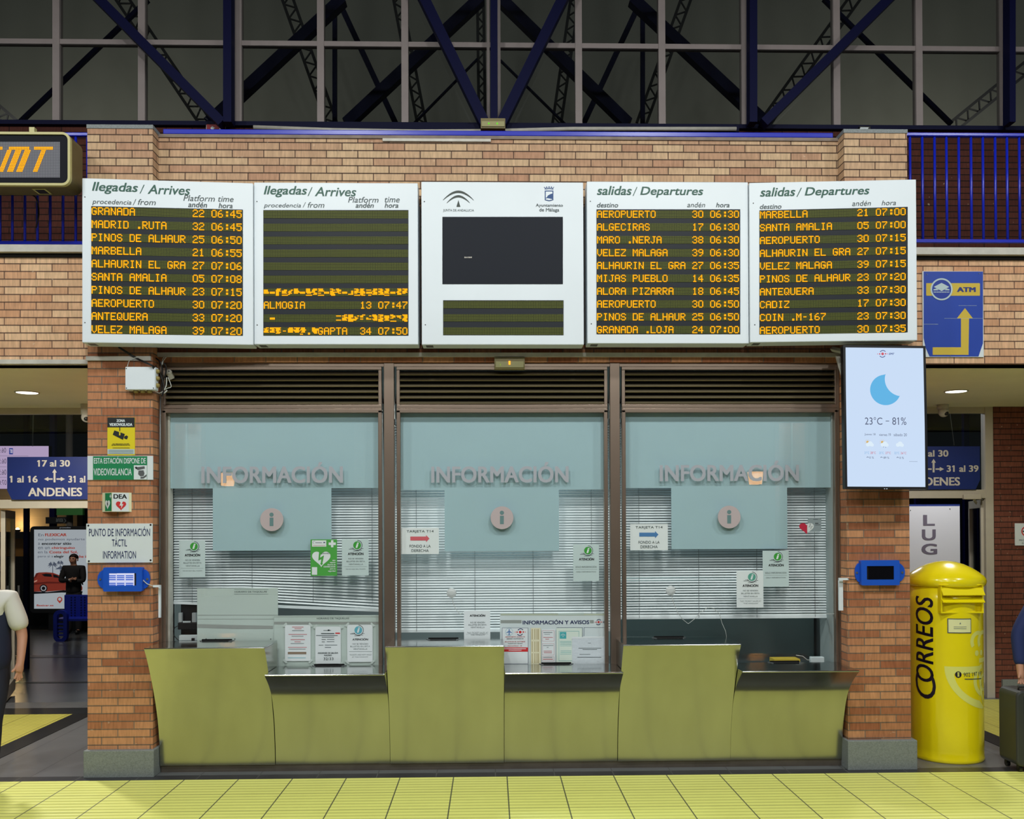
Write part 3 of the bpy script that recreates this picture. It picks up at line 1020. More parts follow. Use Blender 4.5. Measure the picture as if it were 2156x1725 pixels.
M['infohole'] = mat('teal hollow', (100, 132, 134), 0.5)
M['pane'] = glass('window glass', (0.975, 0.995, 0.993, 1), 0.02)
FILM = [(345, 801, 448, 698, 1029, 1160), (836, 1279, 936, 1177, 1032, 1161), (1310, 1758, 1413, 1658, 1028, 1157)]
WORD = [(424, 984, 722, 1018, 973), (908, 982, 1197, 1017, 973), (1389, 979, 1682, 1014, 970)]
DISC = [(572, 1094.5), (1057, 1090.5), (1535.5, 1089)]
SPAN = [(XA, XM1a), (XM1b, XM2a), (XM2b, XB)]
for i, (xa, xb) in enumerate(SPAN):
    wn = struct_empty('window_%d' % (i + 1), ((xa + xb) / 2, YF, ZLO))
    t = 0.030
    f = MB()
    f.box((xa, YF, ZLO - 0.05), (xa + t, YF + 0.06, zg1 + 0.02)).box((xb - t, YF, ZLO - 0.05), (xb, YF + 0.06, zg1 + 0.02))
    f.box((xa, YF, zg1), (xb, YF + 0.06, zg1 + 0.034))
    struct('window_frame', f, M['bronze'], wn, bevel=0.003)
    f = MB()
    f.box((xa, YF, zl0 - 0.030), (xb, YF + 0.05, zl0)).box((xa, YF, zl1), (xb, YF + 0.05, zl1 + 0.028))
    f.box((xa, YF, zl0), (xa + t * 0.9, YF + 0.05, zl1)).box((xb - t * 0.9, YF, zl0), (xb, YF + 0.05, zl1))
    struct('louvre_frame', f, M['bronze'], wn, bevel=0.003)
    f = MB()
    n = 6
    for k in range(n):
        z = zl0 + (zl1 - zl0) * (k + 0.5) / n
        h = (zl1 - zl0) / n
        pts = [(YF + 0.008, z - h * 0.42), (YF + 0.004, z - h * 0.34), (YF + 0.012, z - h * 0.12), (YF + 0.028, z + h * 0.1), (YF + 0.048, z + h * 0.22), (YF + 0.05, z + h * 0.16), (YF + 0.030, z + 0.0), (YF + 0.016, z - h * 0.2)]
        f.sweep(pts, xa + t * 0.8, xb - t * 0.8)
    struct('louvre_slats', f, M['louvre'], wn)
    struct('louvre_backing', MB().box((xa, YF + 0.056, zl0), (xb, YF + 0.06, zl1)), M['dark'], wn)
    struct('pane', MB().flat([(xa + 0.01, YG, ZLO - 0.04), (xb - 0.01, YG, ZLO - 0.04), (xb - 0.01, YG, zg1 + 0.01), (xa + 0.01, YG, zg1 + 0.01)]), M['pane'], wn)
    fa, fb, ca, cb, fy, fz = FILM[i]
    Yf = YG + 0.03
    p = [W(fa, fy, Yf), W(ca, fy, Yf), W(ca, fz, Yf), W(cb, fz, Yf), W(cb, fy, Yf), W(fb, fy, Yf)]
    zt_ = zg1 + 0.02
    f = MB()
    f.add([(p[0].x, Yf, p[0].z), (p[5].x, Yf, p[0].z), (p[5].x, Yf, zt_), (p[0].x, Yf, zt_),
           (p[1].x, Yf, p[2].z), (p[3].x, Yf, p[2].z), (p[3].x, Yf, p[0].z), (p[1].x, Yf, p[0].z)], [(0, 1, 2, 3), (4, 5, 6, 7)])
    struct('frosted_film', f, M['film'], wn)
    x0, y0, x1, y1, ya = WORD[i]
    tb = MB()
    put_text(tb, 'INFORMACIÓN', x0, ya, x1, y1, YG - 0.003, bold=0.03, space=1.03)
    struct('lettering', tb, M['letter'], wn)
    cx, cy = DISC[i]
    c = W(cx, cy, YG - 0.012)
    rr = 24 * YG / F
    struct('info_disc', MB().cyl((c.x, YG - 0.012, c.z), (c.x, YG - 0.001, c.z), rr, n=48), M['letterdisc'] if 'letterdisc' in M else M.setdefault('letterdisc', mat('pinkish grey disc', (186, 172, 174), 0.5)), wn)
    d = Plane2(wn, YG - 0.012)
    o = d.disc('info_dot', M['infohole'], cx - 0.3, cy - 10.5, 4.4, 0.001)
    o = d.rect('info_stem', M['infohole'], (cx - 4.3, cy - 4.2, cx + 3.7, cy + 13.5), lift=0.001)

# Venetian blinds inside the windows
YB = 7.655


def blind(label, x0, x1, ytop, ybot, sag=0.0, cords=()):
    """slats closed to a steep tilt; sag drops the far end of the lowest slats"""
    xa, xb = X(x0, YB, 1200), X(x1, YB, 1200)
    zt_, zb_ = Z(ytop, YB), Z(ybot, YB, (x0 + x1) / 2)
    r = thing('venetian_blind', label, 'blind', ((xa + xb) / 2, YB, zb_), 'pale Venetian blinds')
    MB().box((xa, YB - 0.015, zt_), (xb, YB + 0.02, zt_ + 0.03)).build('head_rail', M['blind'], r)
    f = MB()
    pitch = 0.0214
    n = int((zt_ - zb_) / pitch)
    ns = 12
    for k in range(n):
        z = zb_ + 0.02 + k * pitch
        low = max(0.0, 1 - k / 16.0)
        jit = random.uniform(-0.002, 0.002)
        vs, fs = [], []
        for q in range(ns + 1):
            u = q / ns
            x = xa + (xb - xa) * u
            dz = -sag * low * max(0, u - 0.35) / 0.65 + jit * math.sin(u * 5 + k)
            for dy, dzz in ((-0.0075, -0.0072), (-0.0035, -0.0004), (0.0030, 0.0056)):
                vs.append((x, YB + dy, z + dzz + dz))
        for q in range(ns):
            for c_ in range(2):
                fs.append((q * 3 + c_, q * 3 + 3 + c_, q * 3 + 4 + c_, q * 3 + 1 + c_))
        f.add(vs, fs)
    f.build('slats', M['blind'], r, smooth=True)
    MB().add([(xa, YB - 0.012, zb_ - 0.01), (xb, YB - 0.012, zb_ - 0.01 - sag), (xb, YB - 0.012, zb_ + 0.012 - sag), (xa, YB - 0.012, zb_ + 0.012),
              (xa, YB + 0.012, zb_ - 0.01), (xb, YB + 0.012, zb_ - 0.01 - sag), (xb, YB + 0.012, zb_ + 0.012 - sag), (xa, YB + 0.012, zb_ + 0.012)],
             [(0, 1, 2, 3), (7, 6, 5, 4), (0, 4, 5, 1), (1, 5, 6, 2), (2, 6, 7, 3), (3, 7, 4, 0)]).build('bottom_rail', M['blind'], r)
    for c_ in cords:
        x = X(c_, YB, 1200)
        MB().cyl((x, YB - 0.018, zb_), (x, YB - 0.018, zt_), 0.0016, n=6).build('cord', M['gray'], r)


blind('Venetian blind with a drooping lower end in the window over the ticket hours boards', 366, 806, 890, 1268, 0.075, (406, 532, 660, 784))
blind('Venetian blind in the middle window above the INFORMACIÓN Y AVISOS board', 832, 1284, 890, 1328, 0.0, (877, 1000, 1122, 1245))
blind('Venetian blind behind the heart sticker, in the window beside the weather screen', 1306, 1762, 890, 1300, 0.0, (1345, 1470, 1592, 1714))

# inside the booth: cabinet enlarged and paled to imitate the reflection veil on the glass
settag(MB().box((XM2b + 0.1, 8.6, 0.0), (PRi + 0.2, 9.2, 1.42)).build('filing_cabinet', mat('cabinet grey teal', (150, 174, 174), 0.5), bevel=0.01), 'grey low cabinet inside the booth behind the window beside the weather screen', 'cabinet')

# ------------------------------------------------------------------ the five display boards
G57 = {'A': '0E11111F111111', 'B': '1E11111E11111E', 'C': '0E11101010110E', 'D': '1E11111111111E', 'E': '1F10101E10101F', 'G': '0E11101713110E',
       'H': '1111111F111111', 'I': '0E04040404040E', 'J': '0702020202120C', 'L': '1010101010101F', 'M': '111B1515111111', 'N': '11191915131311',
       'O': '0E11111111110E', 'P': '1E11111E101010', 'Q': '0E11111115120D', 'R': '1E11111E141211', 'S': '0E11100E01110E', 'T': '1F040404040404',
       'U': '1111111111110E', 'V': '11111111110A04', 'Z': '1F01020408101F', '0': '0E11111111110E', '1': '040C040404040E', '2': '0E11010608101F',
       '3': '0E11010601110E', '4': '02060A121F0202', '5': '1F101E0101110E', '6': '0608101E11110E', '7': '1F010204080808', '8': '0E11110E11110E',
       '9': '0E11110F01020C', ':': '00060600060600', '.': '00000000000606', '-': '0000000E000000', ' ': '00000000000000'}
STROKE = {'f': 0.75}


def led_row(pl, root, s, x0, x1, y0, y1, lift=0.006, cells=24):
    """one row of dot-matrix characters; '#' stands for a garbled cell"""
    px = (x1 - x0) / (cells * 6 - 1)
    py = (y1 - y0) / 7
    mb = MB()
    for i, ch in enumerate(s.ljust(cells)[:cells]):
        for r in range(7):
            if ch == '#':
                bits = random.choice((31, 15, 30, 28, 7, 0, 31, 63)) if r < 5 or random.random() < 0.5 else 0
            elif ch == '~':
                bits = random.choice((0, 0, 31, 24, 14, 3, 28)) if 1 <= r <= 5 else 0
            elif ch == '_':
                bits = 31 if r in (3, 4) else 0
            else:
                bits = int(G57[ch][2 * r:2 * r + 2], 16)
            for c in range(6):
                if bits >> (4 - c) & 1 if c < 5 else bits >> 5 & 1:
                    a = x0 + (i * 6 + c) * px
                    b = y0 + r * py
                    mb.flat([pl.P(a - 0.08 * px, b + py * 1.0, lift), pl.P(a + px * 0.98, b + py * 1.0, lift), pl.P(a + px * 0.98, b, lift), pl.P(a - 0.08 * px, b, lift)])
    if mb.v:
        o = mb.build('lettering', M['led'], root)
        return o


def board(name, label, x0, y0, x1, y1, disp, Y, rows, words, bands, tx, depth=0.16, turn=0.0, screws=(), group='white display boards over the windows', extra=None):
    a, b = W(x0, y1, Y), W(x1, y0, Y)
    c = (a.x + b.x) / 2
    root = thing(name, label, 'display board', (c, Y + depth / 2, a.z), group)
    MB().box((a.x, Y, a.z), (b.x, Y + depth, b.z)).build('casing', M['white'], root, bevel=0.006)
    v = MB().box((a.x + 0.03, Y + 0.03, a.z - 0.002), (a.x + 0.085, Y + 0.11, a.z + 0.01)).build('vent', M['gray'], root)
    pl = Plane2(root, Y)
    pl.rect('display_panel', M['panel_dark'], disp, lift=0.002)
    dx0, dy0, dx1, dy1 = disp
    n = len(rows)
    for k, t in enumerate(rows):
        ya = bands[0] + (bands[1] - bands[0]) * k / max(n - 1, 1)
        yb = ya + bands[2]
        st = pl.rect('led_strip', M['ledoff'], (tx[0] - 1.0, ya - 0.5, tx[1] + 1.0, yb + 0.5), lift=0.004)
        ORG[st.name] = ORG[root.name]
        if t.strip():
            led_row(pl, st, t, tx[0], tx[1], ya, yb)
    for t, mm in words:
        pl.text('heading', mm, t)
    for x, y in screws:
        pl.screws(M['screw'], [(x, y)], 1.3)
    if extra:
        extra(pl)
    root.rotation_euler.z = turn
    return root


IT = dict(shear=0.22)
IB = dict(shear=0.22, bold=0.017)


def head_arr(dx, items):
    return items


def r24(dest, plat, hour):
    return dest.ljust(16) + plat + ' ' + hour


arr = [('GRANADA', '22', '06:45'), ('MADRID .RUTA', '32', '06:45'), ('PINOS DE ALHAUR', '25', '06:50'), ('MARBELLA', '21', '06:55'), ('ALHAURIN EL GRA', '27', '07:06'),
       ('SANTA AMALIA', '05', '07:08'), ('PINOS DE ALHAUR', '23', '07:15'), ('AEROPUERTO', '30', '07:20'), ('ANTEQUERA', '33', '07:20'), ('VELEZ MALAGA', '39', '07:20')]
dep = [('AEROPUERTO', '30', '06:30'), ('ALGECIRAS', '17', '06:30'), ('MARO .NERJA', '38', '06:30'), ('VELEZ MALAGA', '39', '06:30'), ('ALHAURIN EL GRA', '27', '06:35'),
       ('MIJAS PUEBLO', '14', '06:35'), ('ALORA PIZARRA', '18', '06:45'), ('AEROPUERTO', '30', '06:50'), ('PINOS DE ALHAUR', '25', '06:50'), ('GRANADA .LOJA', '24', '07:00')]
dep2 = [('MARBELLA', '21', '07:00'), ('SANTA AMALIA', '05', '07:00'), ('AEROPUERTO', '30', '07:15'), ('ALHAURIN EL GRA', '27', '07:15'), ('VELEZ MALAGA', '39', '07:15'),
        ('PINOS DE ALHAUR', '23', '07:20'), ('ANTEQUERA', '33', '07:30'), ('CADIZ', '17', '07:30'), ('COIN .M-167', '23', '07:30'), ('AEROPUERTO', '30', '07:35')]
board('arrivals_board', 'white arrivals board full of amber rows from GRANADA to VELEZ MALAGA', 176, 381, 528.5, 724, (195, 438, 507.5, 705), 7.13,
      [r24(*t) for t in arr],
      [([('llegadas', 196.6, 387.5, 290.5, 411.5, IB)], M['inkgreen']),
       ([('/', 294, 390.5, 304, 409, IT), ('Arrives', 310.5, 390.5, 398, 409.5, dict(shear=0.22, bold=0.012))], M['inkgreen']),
       ([('procedencia', 197, 423.5, 277, 435.8, IT), ('/', 280, 421, 287, 434, IT), ('from', 290.5, 421, 327, 432.8, IT), ('Platform', 384, 410, 449, 422.3, IT),
         ('time', 456, 411, 488, 422.3, IT), ('andén', 394, 424.2, 433, 435.4, dict(shear=0.2, bold=0.012)), ('hora', 457, 425, 486, 435.6, dict(shear=0.2, bold=0.012))], M['inkslate'])],
      (440.3, 687.8, 16.2), (196.2, 505.2), turn=math.radians(4.0), screws=[(182, 419), (182, 682)])
board('arrivals_board', 'white arrivals board mostly blank with garbled amber lines and ALMOGIA', 535, 385.5, 879.5, 725.5, (554.5, 442.5, 860, 707), 7.20,
      [''] * 6 + ['#_##~#_###_##_~######_##', r24('ALMOGIA', '13', '07:47'), ' _          ~##~#~##~#~#', '###-###.#GAPTA  34 07:50'],
      [([('llegadas', 555.5, 392, 646.6, 415.3, IB)], M['inkgreen']),
       ([('/', 647.7, 394.5, 658, 413, IT), ('Arrives', 663, 394.5, 750, 413.3, dict(shear=0.22, bold=0.012))], M['inkgreen']),
       ([('procedencia', 555.7, 428.3, 633.5, 439.5, IT), ('/', 637.5, 426, 644, 437, IT), ('from', 648, 426, 683, 437.6, IT), ('Platform', 733, 414.8, 797, 426.8, IT),
         ('time', 810, 414.8, 841.5, 426.3, IT), ('andén', 748.8, 427.4, 787, 437.6, dict(shear=0.2, bold=0.012)), ('hora', 810, 427.6, 838.7, 437.5, dict(shear=0.2, bold=0.012))], M['inkslate'])],
      (444.5, 690.0, 15.2), (556, 858), screws=[(541, 424.5), (541.5, 684.5)])


def mid(pl):
    R, Y = pl.root, pl.Y
    pl.rect('screen', M['tvblack'], (931.5, 457, 1185, 598.5), lift=0.003)
    pl.rect('screen_caption', M['signcream'], (978, 541.2, 981, 543.8), (982, 541.2, 984.5, 543.8), (986, 541, 988, 543.8), (988.6, 541.2, 990.6, 543.8), (991.2, 541, 993.5, 543.8), lift=0.005)
    # emblem with two arcs over a small triangle
    mb = MB()
    for cx, cy, hw, top, low, t in ((965, 0, 32.5, 401.5, 421.5, 4.6), (965, 0, 24.5, 411.2, 427.5, 4.4)):
        vs, fs = [], []
        n = 24
        for i in range(n + 1):
            u = -1 + 2 * i / n
            yo = top + (low - top) * abs(u) ** 1.9
            th = t * (1 - abs(u) ** 2.2) + 0.25
            vs += [pl.P(cx + hw * u, yo, 0.002), pl.P(cx + hw * u * 0.97, yo + th, 0.002)]
        for i in range(n):
            fs.append((2 * i, 2 * i + 1, 2 * i + 3, 2 * i + 2))
        mb.add(vs, fs)
    mb.flat([pl.P(x, y, 0.002) for x, y in ((961, 435.8), (969.3, 435.8), (965.2, 421.5))])
    mb.build('arc_emblem', M['inkslate2'], R)
    pl.text('emblem_caption', M['inkslate'], [('JUNTA DE ANDALUCIA', 933, 440.8, 998, 446.8)])
    # crowned shield
    pl.polys('shield_emblem', M['shieldblue'], [[(1147, 401.5), (1165, 401.5), (1165, 421.5), (1160, 423), (1156, 423.8), (1152, 423), (1147, 421.5)],
                                                [(1147, 397.5), (1156, 396.3), (1165, 397.5), (1165, 399), (1156, 397.8), (1147, 399)]] +
             [[(1145, 394.3), (1146.3, 393.6), (1149.3, 397), (1147.8, 397.3)], [(1167, 394.3), (1165.7, 393.6), (1162.7, 397), (1164.2, 397.3)],
              [(1149, 395.8), (1151, 392.3), (1153, 395.8)], [(1154, 395.3), (1156, 391.8), (1158, 395.3)], [(1159, 395.8), (1161, 392.3), (1163, 395.8)]], 0.002)
    pl.polys('shield_field', M['white'], [[(1149, 403.8), (1163, 403.8), (1163, 408), (1160, 408.5), (1157, 410), (1153.5, 412), (1151, 416), (1149, 417)],
                                          [(1149, 418.5), (1153, 417.8), (1163, 419.8), (1163, 420.3), (1156, 422), (1149, 420.5)]], 0.003)
    pl.text('emblem_caption', M['inkslate'], [('Ayuntamiento', 1128, 429.4, 1185, 437.2, dict(bold=0.01)), ('de Málaga', 1135.5, 438.6, 1177.5, 447.6, dict(bold=0.01))])


M['tvblack'] = mat('switched off screen', (34, 37, 45), 0.5, spec=0.12)
M['inkslate2'] = mat('dark slate print', (52, 62, 58), 0.5)
M['shieldblue'] = mat('shield blue', (24, 70, 128), 0.5)
board('information_board', 'white board with a black screen, two emblems and three unlit rows', 888, 384, 1228, 726, (933, 632.5, 1186.5, 706), 7.20, ['', '', ''], [],
      (634.8, 690.3, 14.6), (934.5, 1185), screws=[(893.5, 424.5), (895.5, 684)], extra=mid)
board('departures_board', 'white departures board starting AEROPUERTO 30 06:30, beside the emblem board', 1237, 383.5, 1575, 723.5, (1255.8, 441, 1558.5, 704), 7.20,
      [r24(*t) for t in dep],
      [([('salidas', 1256.8, 392, 1330, 410.7, IB)], M['inkgreen']), ([('/', 1332, 394, 1342, 412.5, IT), ('Departures', 1348, 393.9, 1480.6, 416, dict(shear=0.22, bold=0.016))], M['inkgreen']),
       ([('destino', 1256.8, 427, 1301.4, 436.9, dict(shear=0.2, bold=0.012)), ('andén', 1446.7, 426.3, 1484.5, 436.7, IT), ('hora', 1507.5, 427, 1535.8, 436.7, dict(shear=0.2, bold=0.012))], M['inkslate'])],
      (444, 687, 15.3), (1257, 1555.5), screws=[(1243, 424), (1245, 682)])
board('departures_board', 'white departures board starting MARBELLA 21 07:00, above the weather screen', 1584, 382, 1925.5, 719, (1603, 439.5, 1908, 702), 7.13,
      [r24(*t) for t in dep2],
      [([('salidas', 1604.4, 392, 1677.4, 410.7, IB)], M['inkgreen']), ([('/', 1680, 394, 1691, 412.5, IT), ('Departures', 1697, 393.9, 1830, 416, dict(shear=0.22, bold=0.016))], M['inkgreen']),
       ([('destino', 1604, 427, 1648.7, 436.9, dict(shear=0.2, bold=0.012)), ('andén', 1794.5, 424.3, 1833, 435, IT), ('hora', 1855, 425, 1884, 434.8, IT)], M['inkslate'])],
      (442, 686.3, 15.3), (1604, 1903.5), turn=math.radians(-4.0), screws=[(1590.5, 424), (1593.5, 681.5)])
# dark brackets seen between the boards
for x, lab in ((532, 'dark upright bracket between the two arrivals boards'), (883.5, 'dark upright bracket between the garbled arrivals board and the emblem board'),
               (1232, 'dark upright bracket between the emblem board and the first departures board'), (1580, 'dark upright bracket between the two departures boards')):
    a, b = W(x - 3, 727, YW), W(x + 3, 440, YW)
    settag(MB().box((a.x, YW - 0.06, a.z), (b.x, YW, b.z)).build('wall_bracket', M['black']), lab, 'bracket')

# ------------------------------------------------------------------ the six steel counter units
HP = [(7.04, 1.02), (7.124, 0.886), (7.244, 0.645), (7.323, 0.425), (7.362, 0.228), (7.376, 0.06)]
LP = [(7.025, 0.815), (7.078, 0.78), (7.1315, 0.74), (7.178, 0.70), (7.2165, 0.66), (7.247, 0.62), (7.282, 0.56), (7.315, 0.48), (7.351, 0.35), (7.375, 0.2), (7.385, 0.06)]


def smooth_line(pts, n=6):
    out = []
    m = len(pts)
    for i in range(m - 1):
        p0, p1, p2, p3 = (Vector(pts[max(i - 1, 0)]), Vector(pts[i]), Vector(pts[i + 1]), Vector(pts[min(i + 2, m - 1)]))
        for k in range(n):
            t = k / n
            out.append(tuple(0.5 * (2 * p1 + (p2 - p0) * t + (2 * p0 - 5 * p1 + 4 * p2 - p3) * t * t + (3 * p1 - p0 - 3 * p2 + p3) * t ** 3)))
    out.append(tuple(pts[-1]))
    return out


CX0, CX1 = X(303, 7.04, 1365), X(1808, 7.04, 1412)
M['kick'] = mat('kick plate steel', (120, 112, 104), 0.45, 0.8, vary=0.15)
BACKL = YF - 0.002
for i in range(6):
    hi = i % 2 == 0
    a = CX0 + (CX1 - CX0) * i / 6 + 0.002
    b = CX0 + (CX1 - CX0) * (i + 1) / 6 - 0.002
    prof = smooth_line(HP if hi else LP)
    zt_ = prof[0][1]
    lab = ('tall', 'low')[not hi] + ' flared steel counter unit ' + ('at the pillar with the tactile tablet', 'under the ticket hours board with three sheets', 'in front of the middle window\'s hanging ATENCIÓN sheet',
                                                                   'under the INFORMACIÓN Y AVISOS board', 'between the notice board unit and the end unit', 'at the end by the mailbox pillar')[i]
    r = thing('counter_unit', lab, 'counter', ((a + b) / 2, 7.3, 0), 'curved steel ticket counter units')
    f = MB()
    n = len(prof)
    nx = 28
    bow = 0.006
    vs, fs = [], []
    for q in range(nx + 1):
        u = q / nx
        x = a + (b - a) * u
        for (y, z) in prof:
            vs.append((x, y + bow * math.sin(PI * u) * math.sin(PI * min(1, max(0, z / zt_))), z))
    for q in range(nx):
        for k in range(n - 1):
            fs.append((q * n + k, q * n + k + 1, (q + 1) * n + k + 1, (q + 1) * n + k))
    f.add(vs, fs).build('front_panel', M['steel'], r, smooth=True)
    MB().box((a - 0.001, prof[0][0] - 0.006, zt_ - 0.001), (b + 0.001, BACKL, zt_ + 0.012)).build('worktop', M['steel_top'], r, bevel=0.0055)
    for x in (a, b):
        MB().add([(x, y, z) for y, z in prof] + [(x, BACKL, 0.06), (x, BACKL, zt_)], [tuple(range(n + 2))]).build('side_panel', M['steel'], r)
    MB().box((a - 0.002, 7.395, 0.0), (b + 0.002, BACKL, 0.062)).build('kick_plate', M['kick'], r)
    c = X((454, 691, 932, 1170, 1408, 1652)[i], 7.42)
    MB().add([(c - 0.10, 7.405, zt_ + 0.0135), (c + 0.10, 7.405, zt_ + 0.0135), (c + 0.125, 7.455, zt_ + 0.0135), (c - 0.125, 7.455, zt_ + 0.0135),
              (c + 0.118, 7.452, zt_ + 0.026), (c - 0.118, 7.452, zt_ + 0.026)], [(0, 1, 2, 3), (3, 2, 4, 5)]).build('ticket_slot', M['dark'], r)
    for e in (-1, 1):
        MB().bar((c + e * 0.107, 7.402, zt_ + 0.014), (c + e * 0.134, 7.456, zt_ + 0.014), 0.008, 0.006, (0, 0, 1)).build('slot_rim', M['gray'], r)
M['desk'] = mat('booth desk top', (58, 66, 68), 0.35)
settag(MB().box((PLi + 0.05, YG + 0.06, 0.74), (PRi - 0.05, 8.15, 0.79)).build('booth_desk', M['desk']), 'long dark desk inside the booth just behind the glass', 'desk')

# ------------------------------------------------------------------ notices and fittings on the glass
YN = YG - 0.004


def i_logo(pl, cx, cy, r, m, w, lift=0.002):
    pl.disc('logo_disc', m, cx, cy, r, lift)
    pl.text('logo_letter', M['paperwhite'], [('i', cx - r * 0.36, cy - r * 0.72, cx + r * 0.42, cy + r * 0.66, dict(bold=0.06, shear=0.28))], lift + 0.0008)
    pl.ring('logo_ring', M['inkslate'], [(cx, cy, r * 1.22, r * 1.36, -150, 88)], lift)
    pl.rect('logo_lines', M['inkslate'], (cx - r * 2.1, cy + r * 0.92, cx - r * 0.8, cy + r * 1.02), (cx - r * 1.7, cy + r * 0.72, cx - r * 0.95, cy + r * 0.8), (cx + r * 0.85, cy + r * 0.8, cx + r * 1.6, cy + r * 0.9),
            (cx + r * 0.1, cy + r * 1.18, cx + r * 1.2, cy + r * 1.28), (cx - r, cy + r * 1.38, cx + r * 0.5, cy + r * 1.48), lift=lift)


def notice(label, x0, y0, x1, y1, lm, lines, foot, pap='paper', logo=True, Y=YN, group='ATENCIÓN notices on the windows', cap=0.36, rule=0.752):
    w, h = x1 - x0, y1 - y0
    s = Sign('paper_notice', label, 'notice', x0, y0, x1, y1, Y, 0.001, M[pap], group, 'sheet', 0)
    U = lambda u: x0 + u * w
    V = lambda v: y0 + v * h
    if logo:
        i_logo(s, U(0.57), V(0.165), 0.147 * w, lm, w, 0.001)
    s.text('heading', M['ink'], [('ATENCIÓN', U(0.22), V(cap - 0.01), U(0.81), V(cap + 0.075), dict(bold=0.04))], 0.001)
    its = []
    for t, a, b, c, d in lines:
        its.append((t, U(a), V(c), U(b), V(d), dict(bold=0.004)))
    s.text('lettering', M['inkgrey'], its, 0.001)
    if foot:
        s.text('lettering', M['inkgrey'], [(t, U(a), V(c), U(b), V(d)) for t, a, b, c, d in foot], 0.001)
        s.rect('rule', M['inkgrey'], (U(0.06), V(rule), U(0.94), V(rule + 0.004)), lift=0.001)
    return s


NSV = [('NO SE VENDEN', 0.24, 0.80, 0.515, 0.555), ('BILLETES EN ESTA', 0.17, 0.86, 0.59, 0.63), ('VENTANILLA', 0.25, 0.79, 0.67, 0.71)]
WNS = [('WE DO NOT SELL TICKETS', 0.14, 0.88, 0.81, 0.84)]
NTS = [('"NO TICKET SALES AT', 0.12, 0.93, 0.80, 0.84), ('THIS WINDOW"', 0.25, 0.82, 0.865, 0.90)]
SOL = [('SOLO INFORMACIÓN', 0.09, 0.91, 0.575, 0.635)]
OIN = [('ONLY INFORMATION', 0.12, 0.88, 0.725, 0.765)]
notice('pale notice with green i logo near the window jamb, over the blank ticket hours board', 377, 1138, 432, 1216, M['logogreen'], NSV, WNS)
notice('pale notice with green i logo next to the green defibrillator poster', 720, 1136, 776, 1212, M['logogreen'], NSV, WNS)
s = notice('pale SOLO INFORMACIÓN notice in the middle window above the INFORMACIÓN Y AVISOS board', 1207, 1147, 1261, 1224, M['logogreen'], SOL, OIN, rule=0.675)
s = notice('pale SOLO INFORMACIÓN notice, higher one of two overlapping sheets under the heart sticker', 1606, 1160, 1660.5, 1236, M['logogreen'], SOL, OIN, rule=0.675)
notice('white notice with teal i logo, lower one of two overlapping sheets', 1551, 1202.5, 1607, 1280, M['logoteal'], NSV, NTS, 'paperwhite', Y=YN - 0.003)
notice('white ATENCIÓN sheet without logo hanging above the middle tall counter', 977, 1286, 1032, 1352, None, [(t, a, b, c - 0.16, d - 0.15) for t, a, b, c, d in NSV], [(t, a, b, c - 0.12, d - 0.10) for t, a, b, c, d in NTS], 'paperwhite', False, cap=0.12)

for lab, x0, y0, x1, y1, m in (('white TARJETA T14 sheet with a red arrow', 845, 1112, 924, 1167, M['arrowred']if 'arrowred' in M else M.setdefault('arrowred', mat('arrow red', (206, 92, 104), 0.6))),
                               ('white TARJETA T14 sheet with a blue arrow', 1327, 1103.5, 1406, 1159, M.setdefault('arrowblue', mat('arrow blue', (70, 122, 176), 0.6)))):
    s = Sign('direction_sheet', lab, 'notice', x0, y0, x1, y1, YN, 0.001, M['paperwhite'], 'TARJETA T14 sheets', 'sheet', 0)
    U = lambda u: x0 + u * (x1 - x0)
    V = lambda v: y0 + v * (y1 - y0)
    s.text('lettering', M['inkslate'], [('TARJETA T14', U(0.14), V(0.08), U(0.86), V(0.2)), ('FONDO A LA', U(0.22), V(0.64), U(0.78), V(0.75)), ('DERECHA', U(0.27), V(0.81), U(0.73), V(0.92))])
    s.polys('arrow', m, [[(U(0.24), V(0.33)), (U(0.66), V(0.33)), (U(0.66), V(0.27)), (U(0.75), V(0.405)), (U(0.66), V(0.54)), (U(0.66), V(0.48)), (U(0.24), V(0.48))]])


def heart(cx, cy, w, h, n=40, half=0):
    pts = []
    for i in range(n + 1):
        t = 2 * PI * i / n
        x = 16 * math.sin(t) ** 3 / 16
        y = (13 * math.cos(t) - 5 * math.cos(2 * t) - 2 * math.cos(3 * t) - math.cos(4 * t)) / 17
        if half and x * half < -1e-6:
            continue
        pts.append((cx + x * w / 2, cy - y * h / 2))
    return pts


s = Sign('defibrillator_poster', 'green poster with a white heart and lightning bolt', 'poster', 654, 1136, 709.5, 1213, YN, 0.001, M['green'], part='sheet', bev=0)
s.rect('logo_field', M['paperwhite'], (657, 1138, 687, 1151.3))
s.ring('logo_heart', M['inkblue'], [(662, 1142.5, 2.6, 3.1, 60, 250)], 0.002)
s.rect('logo_caption', M['inkblue'], (664, 1142.6, 678, 1143.6), (681, 1141.6, 684.6, 1143.8), lift=0.002)
s.rect('logo_rule', M['inkred'], (659, 1148.6, 685, 1149.3), lift=0.002)
s.polys('cross', M['paperwhite'], [[(697, 1137.8), (702, 1137.8), (702, 1142.5), (707, 1142.5), (707, 1148), (702, 1148), (702, 1152.7), (697, 1152.7), (697, 1148), (692, 1148), (692, 1142.5), (697, 1142.5)]])
s.polys('heart', M['paperwhite'], [heart(676.5, 1175.5, 39, 39)])
s.polys('lightning_bolt', M['green'], [[(672, 1160), (676, 1164.5), (674, 1174.5), (682.3, 1169.5), (679, 1186), (680.2, 1187), (676.5, 1191), (674, 1186), (675.4, 1186.2), (676.5, 1178), (670.3, 1180.8)]], 0.002)
s.text('lettering', M['inkslate'], [('DEA/AED', 677.6, 1163.8, 694, 1167)], 0.0025)
